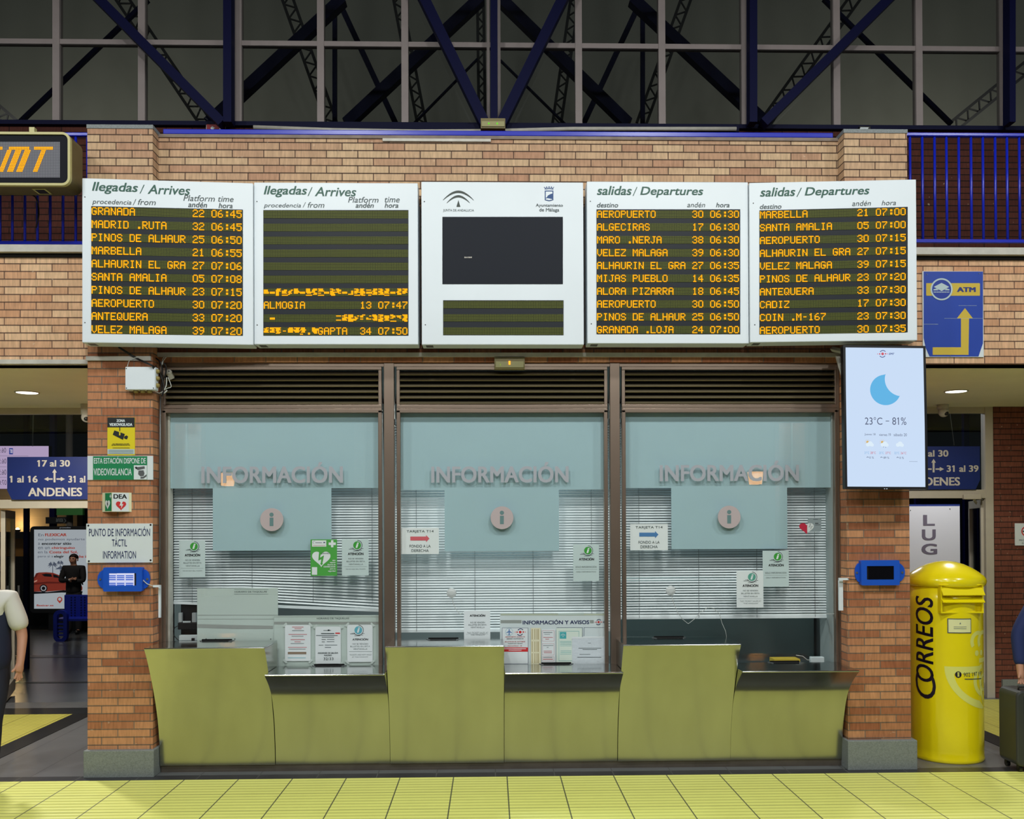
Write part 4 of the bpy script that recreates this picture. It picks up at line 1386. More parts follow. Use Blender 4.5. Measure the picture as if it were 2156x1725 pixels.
s.text('lettering', M['paperwhite'], [('este', 700, 1179, 706.5, 1181.6, dict(bold=0.03)), ('espacio', 694.8, 1183, 706.5, 1187, dict(bold=0.03)), ('dispone de', 689.5, 1187.4, 706.5, 1191.4, dict(bold=0.03)),
                                      ('DESFIBRILADOR', 681.5, 1192, 706.5, 1195.2, dict(bold=0.03)), ('para tu', 695, 1196.8, 706.5, 1200.2, dict(bold=0.03)), ('seguridad', 691, 1201, 706.5, 1205, dict(bold=0.03))], 0.002)
s.rect('code_field', M['paperwhite'], (656.8, 1194.5, 667.8, 1210.5))

r = thing('heart_sticker', 'red and white heart sticker with pulse line and grey label', 'sticker', W(1705, 1125, YN))
pl = Plane2(r, YN)
pl.polys('grey_label', mat('label grey', (142, 156, 162), 0.5), [[(1701, 1092), (1703, 1090.5), (1726, 1090.5), (1729, 1093), (1729, 1117), (1726, 1120), (1703, 1120), (1700, 1117)]], 0.0005)
hp = heart(1698, 1111.5, 31, 28)
pl.polys('red_half', mat('crimson', (196, 34, 66), 0.5), [[p for p in hp if p[0] <= 1699.5]], 0.0012)
pl.polys('white_half', M['paperwhite'], [[p for p in hp if p[0] >= 1698.5]], 0.0016)
pl.polys('pulse_line', M['ink'], [[(1701.5, 1110), (1704, 1109), (1705.5, 1101), (1707, 1113), (1709, 1108), (1711, 1109), (1709, 1109.2), (1707, 1114.6), (1705.4, 1104), (1704.4, 1110)]], 0.002)
pl.rect('lettering', M['ink'], (1716, 1101.5, 1723, 1103), (1716, 1105, 1727, 1105.8), (1712, 1093.5, 1722, 1094.2), lift=0.001)


def speaker(label, cx, cy, path):
    c = W(cx, cy, YG - 0.02)
    r = thing('intercom_speaker', label, 'intercom', (c.x, YG, c.z), 'round intercom speakers on the glass')
    q = 10.2 * YG / F
    mb = MB()
    mb.lathe([(q, 0), (q, 0.012), (q * 0.86, 0.02), (q * 0.74, 0.018), (q * 0.7, 0.02), (q * 0.3, 0.022), (0.001, 0.022)], (0, 0, 0), 32)
    mb.v = [(c.x + x, YG - 0.001 - z, c.z + y) for x, y, z in mb.v]
    mb.build('housing', M['silver'] if 'silver' in M else M.setdefault('silver', mat('silver plastic', (198, 204, 204), 0.35)), r, smooth=True)
    MB().tube([W(x, y, YG + 0.004 if k else YG - 0.006) for k, (x, y) in enumerate(path)], 0.0022, 6).build('cable', M['cablewhite'], r, smooth=True)


speaker('round silver intercom speaker on the middle window with a short cable', 950.5, 1249, [(951, 1255), (953, 1266), (957, 1278), (963, 1288), (969, 1294), (975, 1290)])
speaker('round silver intercom speaker on the end window with a looping cable', 1412.5, 1244, [(1413, 1252), (1419, 1272), (1428, 1292), (1438, 1305), (1449, 1314), (1462, 1304), (1476, 1290), (1490, 1279), (1502, 1281), (1515, 1293), (1520, 1312), (1528, 1330), (1530, 1345)])

# boards inside the glass, standing on the counters
YI = YG + 0.012
s = Sign('ticket_hours_board', 'blank opal ticket hours board on the tall counter behind the glass', 'notice board', 415, 1238.5, 585, 1351, YI, 0.006, M['acryl'])
s.text('heading', M['inkslate'], [('HORARIO DE TAQUILLAS', 494, 1244.5, 562, 1248.6)])
s.rect('heading_frame', M['inkgrey'], (493, 1241.3, 565, 1241.8), (493, 1251, 565, 1251.5))
s.polys('shaded_strip', M['acryl2'], [[(416, 1322), (498, 1324.5), (575, 1324.5), (575, 1318), (498, 1316.5), (416, 1314.5)]])
s.rect('edge_line', M['acryl2'], (416, 1295, 585, 1296), (416, 1303.5, 585, 1304.2))
s.screws(M['screw'], [(434, 1345.5), (454, 1346), (494.5, 1346), (570, 1346)], 1.1)
YI2 = YG + 0.004
s = Sign('ticket_hours_board', 'opal ticket hours board with three taped sheets on the low counter', 'notice board', 577, 1295.5, 800, 1410, YI2, 0.005, M['acryl'])
s.text('heading', M['inkslate'], [('HORARIO DE TAQUILLAS', 667, 1300.5, 735, 1304.6)])
s.rect('shaded_strip', M['acryl2'], (577, 1309.5, 799, 1315))
s.rect('edge_line', M['acryl2'], (577, 1298.6, 799, 1299.2))
s.screws(M['screw'], [(600.5, 1404), (677, 1403.5), (745, 1402.5)], 1.2)
YT = YG - 0.004


def bars(s, m, rows, lift=0.001, name='lettering'):
    s.rect(name, m, *rows, lift=lift)


def taped(label, x0, y0, x1, y1):
    s = Sign('taped_sheet', label, 'notice', x0, y0, x1, y1, YT, 0.0008, M['paperwhite'], 'sheets taped to the ticket hours board', 'sheet', 0)
    s.polys('tape', M['tape'], [[(x - 5, y + 2), (x + 2, y - 5), (x + 5, y - 2), (x - 2, y + 5)] if k in (0, 3) else [(x - 5, y - 2), (x - 2, y - 5), (x + 5, y + 2), (x + 2, y + 5)]
                                for k, (x, y) in enumerate(((x0, y0), (x1, y0), (x0, y1), (x1, y1)))], 0.0006)
    return s


M['tape'] = mat('clear tape', (196, 208, 204), 0.25)
M['inkpink'] = mat('faded red print', (196, 134, 140), 0.7)
s = taped('taped sheet with faded red lines and a brown bar', 600, 1316, 654, 1392.5)
bars(s, M['inkpink'], [(615, 1320, 639, 1321.6), (620, 1323.6, 635, 1325.2), (607.5, 1335.4, 646.5, 1336.9), (612, 1346.3, 642, 1348), (620, 1351, 633, 1352.5), (606.5, 1362.8, 646, 1364.2)])
bars(s, M['inkgrey'], [(615, 1327.7, 640, 1328.9), (614, 1339.4, 639, 1340.5), (612, 1354.8, 640, 1356), (608, 1366.6, 643.5, 1367.8)])
bars(s, mat('brown bar', (134, 116, 98), 0.6), [(606, 1373, 645, 1378)], name='brown_bar')
bars(s, M['logoblue'], [(606, 1385, 644, 1386)])
s = taped('taped sheet reading ANDENES DE SALIDA MADRID 32/33', 664, 1319.5, 717.5, 1398)
bars(s, M['inkslate'], [(681, 1327.4, 697, 1328.4), (690, 1326, 694, 1329), (676, 1333.5, 704, 1335.4), (665.5, 1337.9, 711, 1339.2), (677.5, 1341.4, 703.5, 1342.6), (677, 1346.4, 686, 1347.5), (688.5, 1346.2, 704, 1347.2),
                        (677.5, 1351.3, 684, 1352.4), (688, 1351, 704, 1352), (671, 1358.3, 681, 1359.3), (684, 1358, 710, 1359), (684, 1363, 697, 1364.2)])
bars(s, M['red'], [(706, 1332.4, 716, 1335)])
s.text('lettering', M['inkslate'], [('ANDENES DE SALIDA', 669, 1373.5, 712, 1377, dict(bold=0.02)), ('MADRID', 682.5, 1378.6, 698.5, 1381.6, dict(bold=0.02)), ('32/33', 681.5, 1384.5, 702, 1390.3)])
s = taped('taped ATENCIÓN sheet with a light blue i logo', 731, 1315.5, 784.5, 1394.5)
i_logo(s, 754.5, 1327.3, 8.2, M['logoblue'], 54, 0.001)
s.text('heading', M['ink'], [('ATENCIÓN', 742, 1343.6, 775, 1348.8, dict(bold=0.03))], 0.001)
s.text('lettering', M['inkgrey'], [('NO SE VENDEN', 742, 1354.6, 775, 1357.8), ('BILLETES EN ESTA', 737.5, 1359.8, 779, 1363), ('VENTANILLA', 743.5, 1365.2, 773.5, 1368.6), ('TICKETS ARE NOT SOLD', 736, 1377.6, 782, 1380.6), ('AT THIS WINDOW', 741, 1382.5, 775, 1385)], 0.001)
s.rect('rule', M['inkgrey'], (735, 1372, 783, 1372.6), lift=0.001)


def dots_logo(pl, cx, cy, r, red, blue, lift=0.002, word=None):
    """a row of dots, the middle one largest, between two arcs"""
    pl.polys('logo_dots', red, [disc_pts(cx, cy, r * 0.42, 18), disc_pts(cx - r * 0.95, cy + r * 0.02, r * 0.24, 12), disc_pts(cx + r * 0.95, cy - r * 0.02, r * 0.24, 12),
                                disc_pts(cx - r * 1.55, cy + r * 0.02, r * 0.13, 10), disc_pts(cx + r * 1.55, cy - r * 0.02, r * 0.13, 10)], lift)
    pl.ring('logo_arcs', blue, [(cx + r * 0.12, cy - r * 0.08, r * 0.82, r * 1.06, 38, 150), (cx - r * 0.12, cy + r * 0.08, r * 0.82, r * 1.06, 218, 330)], lift, 14)
    if word:
        pl.text('logo_word', blue, [word], lift)


s = Sign('notice_board', 'white INFORMACIÓN Y AVISOS board full of leaflets on the low middle counter', 'notice board', 1053, 1292, 1280.5, 1402.5, YI2, 0.005, M['paperwhite'])
s.text('heading', M['inkblue'], [('INFORMACIÓN Y AVISOS', 1100.5, 1304.2, 1240.5, 1315.2, dict(bold=0.02))])
s.rect('shaded_strip', M['acryl2'], (1054, 1306, 1098, 1312.5), (1242, 1306, 1250, 1312.5), lift=0.001)
s.rect('top_rail', mat('aged clear rail', (192, 198, 178), 0.4), (1054, 1292.5, 1280, 1296))
dots_logo(s, 1260.3, 1310.2, 5.4, M['red'], M['inkblue'], 0.002, ('EMT', 1270, 1308.4, 1277, 1311.8, dict(shear=0.2, bold=0.03)))
s.rect('panel_outline', M['inkblue'], (1171.5, 1321.4, 1227, 1321.9), (1229.2, 1321.4, 1279, 1321.9), (1229.2, 1321.4, 1229.8, 1398), (1226, 1321.4, 1226.6, 1398))
s.polys('tape', M['tape'], [[(1175, 1291.5), (1229, 1290.5), (1229, 1294.5), (1175, 1295.5)]], 0.002)
s = Sign('airport_leaflet', 'airport bus leaflet with a plane logo and a red band', 'leaflet', 1057, 1322, 1112, 1399, YT, 0.0008, M['paperwhite'], part='sheet', bev=0)
s.rect('border', M['inkblue'], (1057.3, 1322, 1112, 1322.6), (1057.3, 1398, 1112, 1398.6), (1057.3, 1322, 1057.9, 1398.6), (1111.4, 1322, 1112, 1398.6), lift=0.0005)
s.ring('plane_ring', M['logoblue'], [(1072, 1331, 7.6, 8.1, 0, 360)], 0.0006)
s.polys('plane_logo', mat('plane blue', (84, 124, 178), 0.6), [[(1072, 1324.5), (1073, 1326), (1073.2, 1329), (1078, 1332.3), (1078, 1333.4), (1073.2, 1332), (1073, 1336), (1074.8, 1337.5), (1074.8, 1338.2), (1072, 1337.4), (1069.2, 1338.2), (1069.2, 1337.5), (1071, 1336), (1070.8, 1332), (1066, 1333.4), (1066, 1332.3), (1070.8, 1329), (1071, 1326)]], 0.0006)
dots_logo(s, 1095.3, 1331.3, 6.8, M['red'], M['inkblue'], 0.0006)
s.text('lettering', M['inkred'], [('AEROPUERTO: ANDÉN 30', 1063.5, 1339.6, 1105, 1342.6, dict(bold=0.02)), ('BILLETES EN EL AUTOBÚS', 1063, 1349.8, 1105.5, 1352.8, dict(bold=0.02)), ('PRECIO/PRICE - 4€', 1069, 1359.4, 1099, 1361.6, dict(bold=0.02))], 0.0006)
s.text('lettering', M['inkslate'], [('AIRPORT: PLATFORM 30', 1066.5, 1344.2, 1102, 1346.6, dict(bold=0.02)), ('TICKETS ON THE BUS', 1069, 1354.4, 1100, 1356.6, dict(bold=0.02))], 0.0006)
s.rect('red_band', M['red'], (1057.6, 1363.5, 1111.6, 1372.6), lift=0.0008)
s.rect('band_lettering', M['paperwhite'], (1061, 1365.6, 1107.5, 1367), (1071, 1368.8, 1098, 1370), lift=0.0012)
s = Sign('timetable_strip', 'narrow cream timetable strip with columns of figures', 'leaflet', 1118, 1322.5, 1138.5, 1399.5, YT, 0.0008, mat('cream paper', (220, 216, 186), 0.7), part='sheet', bev=0)
s.rect('columns', M['tan'], *[(x, y0, x + 1.1, y1) for x in (1120, 1125.5, 1130, 1133) for y0, y1 in ((1325, 1347), (1351, 1373), (1376, 1397))], lift=0.0005)
s = Sign('handwritten_note', 'white handwritten note with boxes drawn in red pen', 'leaflet', 1141, 1325, 1168.5, 1399.5, YT, 0.0008, M['paperwhite'], part='sheet', bev=0)
bx = []
for y0, y1 in ((1328, 1350), (1355, 1379.5), (1383, 1392)):
    bx += [(1142, y0, 1166.5, y0 + 0.5), (1142, y1, 1166.5, y1 + 0.5), (1142, y0, 1142.5, y1), (1166, y0, 1166.5, y1)]
s.rect('pen_boxes', M['inkpink'], *bx, lift=0.0005)
bars(s, M['inkgrey'], [(1144, 1331.5, 1163, 1332.8), (1146, 1335.6, 1158, 1336.4), (1143.5, 1359, 1165, 1360.2), (1151, 1363, 1155, 1364), (1144, 1384, 1163, 1385)], 0.0006)
bars(s, M['inkred'], [(1144, 1342, 1164, 1343), (1148, 1345.6, 1156, 1346.6), (1144.5, 1371, 1162, 1372), (1145, 1374.2, 1162, 1375.4), (1143.5, 1387.6, 1164, 1389)], 0.0006)
s = Sign('regional_leaflet', 'pale green leaflet with a small teal square emblem', 'leaflet', 1172, 1323, 1225.5, 1399.5, YT, 0.0008, mat('greenish paper', (212, 226, 214), 0.7), part='sheet', bev=0)
teal = mat('teal print', (66, 168, 172), 0.6)
s.rect('border', teal, (1176.5, 1329, 1219, 1329.6), (1176.5, 1391.5, 1219, 1392.1), (1176.5, 1329, 1177.1, 1392), (1218.6, 1329, 1219.2, 1392), lift=0.0005)
s.rect('emblem_field', teal, (1178.5, 1331, 1192.3, 1345.2), lift=0.0006)
s.ring('emblem_arcs', M['paperwhite'], [(1185.4, 1340.2, 4.6, 5.2, 20, 160), (1185.4, 1340.2, 2.8, 3.3, 20, 160)], 0.001, 12)
s.polys('emblem_mark', M['paperwhite'], [[(1184.6, 1341.5), (1186.2, 1341.5), (1185.4, 1338.5)]], 0.001)
bars(s, teal, [(1179, 1350.4, 1203, 1351.2), (1179, 1353.4, 1203, 1354.2), (1179, 1356.6, 1203, 1357.4), (1179, 1360, 1203, 1360.6), (1180, 1370.6, 1203, 1371.4), (1180, 1374, 1203, 1374.8), (1179, 1377.4, 1203, 1378)], 0.0006)
s = Sign('plastic_sleeve', 'shiny plastic sleeve with a typed sheet overlapping the green leaflet', 'leaflet', 1204.5, 1343.5, 1279.5, 1402, YT - 0.003, 0.001, mat('sleeve film', (206, 216, 222), 0.12, bump=0.35, bs=45), part='sleeve', bev=0)
bars(s, M['inkslate'], [(1218, 1364.6, 1266, 1365.6), (1226.5, 1367.6, 1257, 1368.6), (1220, 1377.8, 1243, 1378.6), (1215.5, 1383.6, 1266, 1384.8), (1237.5, 1354, 1244, 1354.6)], 0.0008)
s.polys('torn_edge', M['paperwhite'], [[(1203, 1345.5), (1205, 1341), (1228, 1341.5), (1229, 1340), (1279, 1340.5), (1279.5, 1343), (1230, 1344), (1228, 1345)]], 0.001)

# small things inside the booth behind the glass
c = W(375, 1340, 7.62)
r = thing('receipt_printer', 'black receipt printer inside the booth by the window jamb', 'printer', W(394, 1350, 7.66))
a, b = W(376, 1352, 7.62), W(418, 1272, 7.62)
MB().box((a.x, 7.675, ZHI - 0.04), (b.x, 7.79, b.z)).build('body', M['black'], r, bevel=0.004)
d = W(376, 1326, 7.6)
MB().box((a.x, 7.6, d.z), (b.x, 7.675, W(376, 1312, 7.6).z)).build('paper_drawer', M['black'], r, bevel=0.003)
for p0, p1 in ((375, 382), (403.5, 411.5)):
    q0, q1 = W(p0, 1311, 7.61), W(p1, 1291, 7.61)
    MB().box((q0.x, 7.615, q0.z), (q1.x, 7.65, q1.z)).build('side_post', M['greyplastic'], r, bevel=0.002)
q0, q1 = W(385, 1313.5, 7.63), W(401.5, 1308, 7.63)
MB().box((q0.x, 7.628, q0.z), (q1.x, 7.635, q1.z)).build('label', M['paperwhite'], r)
MB().tube([W(x, y, 7.59) for x, y in ((376, 1317), (368, 1322), (364, 1330), (366, 1338), (372, 1345), (376, 1349))], 0.003).build('cable', M['cableblack'], r, smooth=True)
r = thing('power_strip', 'white power strip with a black plug beside the receipt printer', 'power strip', W(395, 1351, 7.58))
q0, q1 = W(377, 1349.5, 7.58), W(415, 1338, 7.58)
MB().box((q0.x, 7.575, q0.z), (q1.x, 7.63, q1.z)).build('body', M['paperwhite'], r, bevel=0.004)
q0, q1 = W(403.5, 1350, 7.56), W(409, 1344, 7.56)
MB().box((q0.x, 7.555, q0.z), (q1.x, 7.575, q1.z)).build('plug', M['black'], r)
struct('trim_inside_jamb', MB().box((X(345, YG + 0.02), YG + 0.012, ZLO), (X(358, YG + 0.02), YG + 0.09, zg1)), M['white_trim'])
struct('trim_inside_jamb', MB().box((X(1750, YG + 0.02), YG + 0.012, ZLO - 0.05), (X(1768, YG + 0.02), YG + 0.3, zg1)), M['cabgrey'] if 'cabgrey' in M else M.setdefault('cabgrey', mat('jamb grey', (150, 160, 160), 0.6)))
struct('trim_glass_edge', MB().box((XM2b + 0.02, YG - 0.003, Z(1297, YG) - 0.002), (XB - 0.02, YG + 0.001, Z(1297, YG) + 0.002)), M['silver'])
r = thing('adapter', 'small white adapter box inside the booth by the end unit', 'adapter', W(1722, 1400, 7.6))
q0, q1 = W(1708, 1401, 7.58), W(1736, 1384, 7.58)
MB().box((q0.x, 7.58, 0.792), (q1.x, 7.63, q1.z)).build('body', M['paperwhite'], r, bevel=0.006)
MB().tube([W(x, y, 7.6) for x, y in ((1711, 1390), (1700, 1390), (1690, 1382), (1676, 1380))], 0.003).build('cable', M['cablewhite'], r, smooth=True)
q0, q1 = W(1628, 1399, 7.6), W(1682, 1387, 7.6)
settag(MB().box((q0.x, 7.57, 0.792), (q1.x, 7.7, q1.z)).build('yellow_block', M['signyellow']), 'yellow pad inside the booth behind the end unit', 'pad')  # plain yellow block on the desk behind the glass

# ------------------------------------------------------------------ signs on the brick pillars
YS0 = YP - 0.006
s = Sign('surveillance_sign', 'yellow and black ZONA VIDEOVIGILADA camera sign on the brick pillar', 'sign', 226, 879, 284, 959, YS0, 0.005, M['hotyellow'])
s.rect('black_header', M['ink'], (226.3, 879.3, 283.7, 900))
s.text('heading', M['paperwhite'], [('ZONA', 245.5, 883.2, 263.5, 889, dict(bold=0.05)), ('VIDEOVIGILADA', 230.5, 891.2, 279, 897.4, dict(bold=0.05))])
s.polys('camera_pictogram', M['ink'], [[(241, 906.5), (263, 914), (259, 926.5), (237.5, 915.5)], [(262.3, 919), (266.8, 917), (270, 919.8), (267.5, 925.5), (263, 924.2), (261, 922.5)], [(251.5, 900), (253.2, 900), (253.2, 908), (251.5, 908)]])
s.rect('camera_slot', M['hotyellow'], (251, 908, 253.8, 917), lift=0.0025)
s.text('lettering', M['ink'], [('LEY ORGANICA 15/1999', 237, 934, 272, 935.8, dict(bold=0.03)), ('DE PROTECCION DE DATOS', 235, 936.4, 274, 938.6, dict(bold=0.03))])
s.rect('lettering', M['ink'], (237, 943, 273, 943.8))
s.rect('small_print_field', M['paper'], (226.5, 946, 283.5, 956.5))
s.rect('small_print', M['inkgrey'], *[(229, 948 + k * 2.2, 281, 948.7 + k * 2.2) for k in range(4)], lift=0.0025)
s = Sign('video_notice', 'green ESTA ESTACIÓN DISPONE DE VIDEOVIGILANCIA sign with a camera picture', 'sign', 184, 960, 322, 1011, YS0 - 0.004, 0.009, M['paperwhite'])
s.rect('green_field', M['exitgreen'], (196, 961, 310, 1010.5))
s.text('lettering', M['paperwhite'], [('ESTA ESTACIÓN DISPONE DE', 198, 961.5, 307, 976.6, dict(bold=0.012)), ('VIDEOVIGILANCIA', 197.5, 986.5, 277.5, 1001.4, dict(bold=0.012))])
s.rect('picture_field', M['paperwhite'], (282, 980, 309.5, 1010), lift=0.0025)
s.polys('camera_picture', M['gray'], [[(286, 984.5), (304.5, 982), (305.5, 987), (290, 990.5)], [(292, 991), (302.5, 990.5), (304.5, 997), (303, 1002.5), (296, 1003.5), (291, 999)], [(302, 1004), (309, 999), (309, 1003), (303, 1008), (296, 1008.5), (296, 1004.5)]], 0.003)
s.polys('camera_lens', M['ink'], [[(284, 983.5), (288.5, 983), (289.5, 988), (286, 987.8)]], 0.0035)
# the V shaped defibrillator sign
r = thing('defibrillator_sign', 'V shaped DEA sign with a red heart on the brick pillar', 'sign', W(246, 1079, YP))
a, m_, b = W(215.5, 1079, YP), W(235.5, 1079, YP - 0.075), W(277, 1079, YP)
z0, z1 = Z(1078, YP - 0.03, 246), Z(1037.5, YP - 0.03, 246)
cream = mat('photoluminescent cream', (226, 226, 188), 0.5)
for nm, p, q in (('side_face', a, m_), ('front_face', m_, b)):
    MB().add([(p.x, p.y, z0), (q.x, q.y, z0), (q.x, q.y, z1), (p.x, p.y, z1), (p.x, p.y + 0.004, z0), (q.x, q.y + 0.004, z0), (q.x, q.y + 0.004, z1), (p.x, p.y + 0.004, z1)],
             [(0, 1, 2, 3), (7, 6, 5, 4), (3, 2, 6, 7), (0, 4, 5, 1), (0, 3, 7, 4), (1, 5, 6, 2)]).build(nm, cream, r)


def onface(p, q, u, v, l):
    t = Vector((q.x - p.x, q.y - p.y, 0))
    nrm = Vector((t.y, -t.x, 0)).normalized()
    if nrm.y > 0:
        nrm = -nrm
    return (p.x + t.x * u + nrm.x * l, p.y + t.y * u + nrm.y * l, z1 + (z0 - z1) * v)


def facepoly(nm, m, p, q, polys, l):
    mb = MB()
    for pts in polys:
        mb.flat([onface(p, q, u, v, l) for u, v in pts])
    return mb.build(nm, m, r)


facepoly('white_field', M['paperwhite'], m_, b, [[(0.02, 0.98), (0.86, 0.98), (0.86, 0.02), (0.02, 0.02)]], 0.001)
facepoly('red_heart', M['red'], m_, b, [heart(0.46, 0.66, 0.52, 0.56)], 0.002)
facepoly('lightning_bolt', M['paperwhite'], m_, b, [[(0.46, 0.47), (0.55, 0.47), (0.49, 0.61), (0.58, 0.6), (0.46, 0.85), (0.48, 0.68), (0.38, 0.68)]], 0.003)
vs, fs, bx_ = glyphs('DEA', 0.03)
MB().add([onface(m_, b, 0.08 + 0.68 * (u - bx_[0]) / (bx_[2] - bx_[0]), 0.32 - 0.23 * (v - bx_[1]) / (bx_[3] - bx_[1]), 0.002) for u, v in vs], fs).build('lettering', M['ink'], r)
facepoly('green_field', M['exitgreen'], a, m_, [[(0.3, 0.96), (0.97, 0.96), (0.97, 0.03), (0.3, 0.03)]], 0.001)
facepoly('white_heart', M['paperwhite'], a, m_, [heart(0.58, 0.6, 0.52, 0.56)], 0.002)
facepoly('white_cross', M['paperwhite'], a, m_, [[(0.78, 0.22), (0.78, 0.17), (0.84, 0.17), (0.84, 0.09), (0.9, 0.09), (0.9, 0.17), (0.97, 0.17), (0.97, 0.22), (0.9, 0.22), (0.9, 0.3), (0.84, 0.3), (0.84, 0.22)]], 0.002)
facepoly('heart_bolt', M['ink'], a, m_, [[(0.56, 0.5), (0.64, 0.52), (0.6, 0.6), (0.66, 0.6), (0.56, 0.74), (0.57, 0.63), (0.52, 0.62)]], 0.003)
s = Sign('tactile_point_sign', 'white PUNTO DE INFORMACIÓN TÁCTIL sign with four corner screws', 'sign', 181.5, 1102.5, 321, 1185.5, YS0 - 0.004, 0.008, M['paperwhite'])
s.text('lettering', M['inkblue'], [('PUNTO DE INFORMACIÓN', 187.5, 1109, 316, 1129.5), ('TÁCTIL', 236, 1132, 267.5, 1151), ('INFORMATION', 217, 1160.5, 286.5, 1176.5)])
s.screws(M['screw'], [(186, 1107), (317, 1105.5), (187, 1182), (317, 1180)], 2.2)


def tablet(label, x0, y0, x1, y1, ex0, ex1, lit):
    Yt = YP - 0.05
    a, b = W(x0, y1, Yt), W(x1, y0, Yt)
    zc = (a.z + b.z) / 2
    r = thing('touch_tablet', label, 'tablet', ((a.x + b.x) / 2, YP, a.z), 'tactile tablets on the pillars')
    mb = MB()
    rframe(mb, a.x, b.x, Yt, YP, a.z, b.z, 0.01, 0.045)
    mb.build('case', M['tabletblue'], r)
    MB().box((a.x + 0.02, Yt + 0.012, a.z + 0.02), (b.x - 0.02, YP, b.z - 0.02)).build('case_back', M['black'], r)
    for e, sgn in ((ex0, -1), (ex1, 1)):
        c = W(e, (y0 + y1) / 2, YP - 0.012)
        bx = a.x if sgn < 0 else b.x
        R = abs(bx - c.x)
        pts = [(bx + sgn * R * math.sin(t), zc + 0.075 * math.cos(t)) for t in [PI * k / 14 for k in range(15)]]
        e_ = MB().prism(pts, YP - 0.016, YP).build('mounting_ear', M['tabletblue'], r)
        MB().cyl((bx + sgn * R * 0.62, YP - 0.016, zc), (bx + sgn * R * 0.62, YP - 0.02, zc), 0.009, n=12).build('screw', M['gray'], r)
    pl = Plane2(r, Yt + 0.006)
    sx0, sy0, sx1, sy1 = x0 + 9.5, y0 + 9, x1 - 16, y1 - 9.5
    if not lit:
        sx0, sy0, sx1, sy1 = x0 + 16, y0 + 12.5, x1 - 8, y1 - 11
    pl.rect('screen', M['litscreen'] if lit else M['tvoff'], (sx0, sy0, sx1, sy1), lift=0.001)
    if lit:
        rows = []
        for k, v in enumerate((0.27, 0.39, 0.52, 0.76, 0.87)):
            for u in (0.03, 0.35, 0.68):
                rows.append((sx0 + (sx1 - sx0) * u, sy0 + (sy1 - sy0) * (v - 0.035), sx0 + (sx1 - sx0) * (u + 0.28), sy0 + (sy1 - sy0) * (v + 0.035)))
        pl.rect('screen_rows', emis('screen blue rows', (60, 100, 210), 0.9), *rows, lift=0.002)
        pl.rect('screen_title', emis('screen grey title', (150, 156, 190), 0.8), (sx0 + 4, sy0 + 2, sx0 + 20, sy0 + 4), (sx1 - 20, sy0 + 2, sx1 - 3, sy0 + 3), lift=0.002)
    return r


M['litscreen'] = emis('lit tablet screen', (212, 216, 244), 0.95)
M['tvoff'] = mat('switched off tablet glass', (14, 14, 20), 0.15)
t1 = tablet('lit blue tactile tablet under the PUNTO DE INFORMACIÓN sign', 217, 1195, 299, 1246, 205.5, 315.5, True)
MB().tube([W(x, y, YP - 0.022) for x, y in ((298, 1217), (303, 1224), (310, 1230), (321, 1234))], 0.004).build('cable', M['cablewhite'], t1, smooth=True)
t2 = tablet('dark blue tactile tablet on the pillar under the weather screen', 1813.5, 1180, 1894, 1233, 1800, 1905, False)
MB().tube([W(x, y, YP - 0.01) for x, y in ((1813, 1217), (1800, 1221), (1785, 1219))], 0.003).build('cable', M['cableblack'], t2, smooth=True)
mb = MB().box(W(322, 1237, YP - 0.01), W(338, 1232, YP + 0.01)).box(W(333.5, 1301, YP + 0.03), W(339.5, 1232, YP + 0.05))
settag(mb.build('cable_channel', M['white']), 'white cable channel turning down beside the lit tactile tablet', 'cable channel')
mb = MB().box(W(1767, 1222, YP - 0.01), W(1785, 1217, YP + 0.01)).box(W(1767, 1286, YP + 0.03), W(1773, 1222, YP + 0.05))
settag(mb.build('cable_channel', M['white']), 'white cable channel beside the dark tactile tablet', 'cable channel')

# junction box and its tangle of cables
Yj = YP - 0.07
a, b = W(263.5, 821.5, Yj), W(327, 772.5, Yj)
r = thing('junction_box', 'white junction box with tan cable glands under the pillar trim', 'junction box', ((a.x + b.x) / 2, YP, a.z))
MB().box((a.x, Yj, a.z), (b.x, YP, b.z)).build('housing', M['white'], r, bevel=0.006)
MB().box((a.x + 0.003, Yj - 0.006, a.z + 0.003), (b.x - 0.003, Yj, b.z - 0.003)).build('lid', M['white'], r, bevel=0.003)
for x, z in ((a.x + 0.012, a.z + 0.014), (b.x - 0.012, a.z + 0.014), (a.x + 0.012, b.z - 0.014), (b.x - 0.012, b.z - 0.014)):
    MB().cyl((x, Yj - 0.005, z), (x, Yj - 0.008, z), 0.0042, n=10).build('screw', M['black'], r)
for k in range(3):
    x = a.x + 0.07 + k * 0.052
    MB().cyl((x, Yj + 0.035, a.z + 0.002), (x, Yj + 0.035, a.z - 0.018), 0.024, 0.014, 14).build('cable_gland', M['tan'], r, smooth=True)
    z = a.z + 0.04 + k * 0.055
    MB().cyl((b.x - 0.002, Yj + 0.035, z), (b.x + 0.02, Yj + 0.035, z), 0.02, 0.012, 14).build('cable_gland', M['tan'], r, smooth=True)


def cable(label, pts, rad, m, name='cable', group=None):
    return settag(MB().tube(pts, rad, 7).build(name, m, smooth=True), label, 'cable', group)


def curve(pts, n=6):
    out = []
    P = [Vector(p) for p in pts]
    for i in range(len(P) - 1):
        p0, p1, p2, p3 = P[max(i - 1, 0)], P[i], P[i + 1], P[min(i + 2, len(P) - 1)]
        for k in range(n):
            t = k / n
            out.append(0.5 * (2 * p1 + (p2 - p0) * t + (2 * p0 - 5 * p1 + 4 * p2 - p3) * t * t + (3 * p1 - p0 - 3 * p2 + p3) * t ** 3))
    return out + [P[-1]]


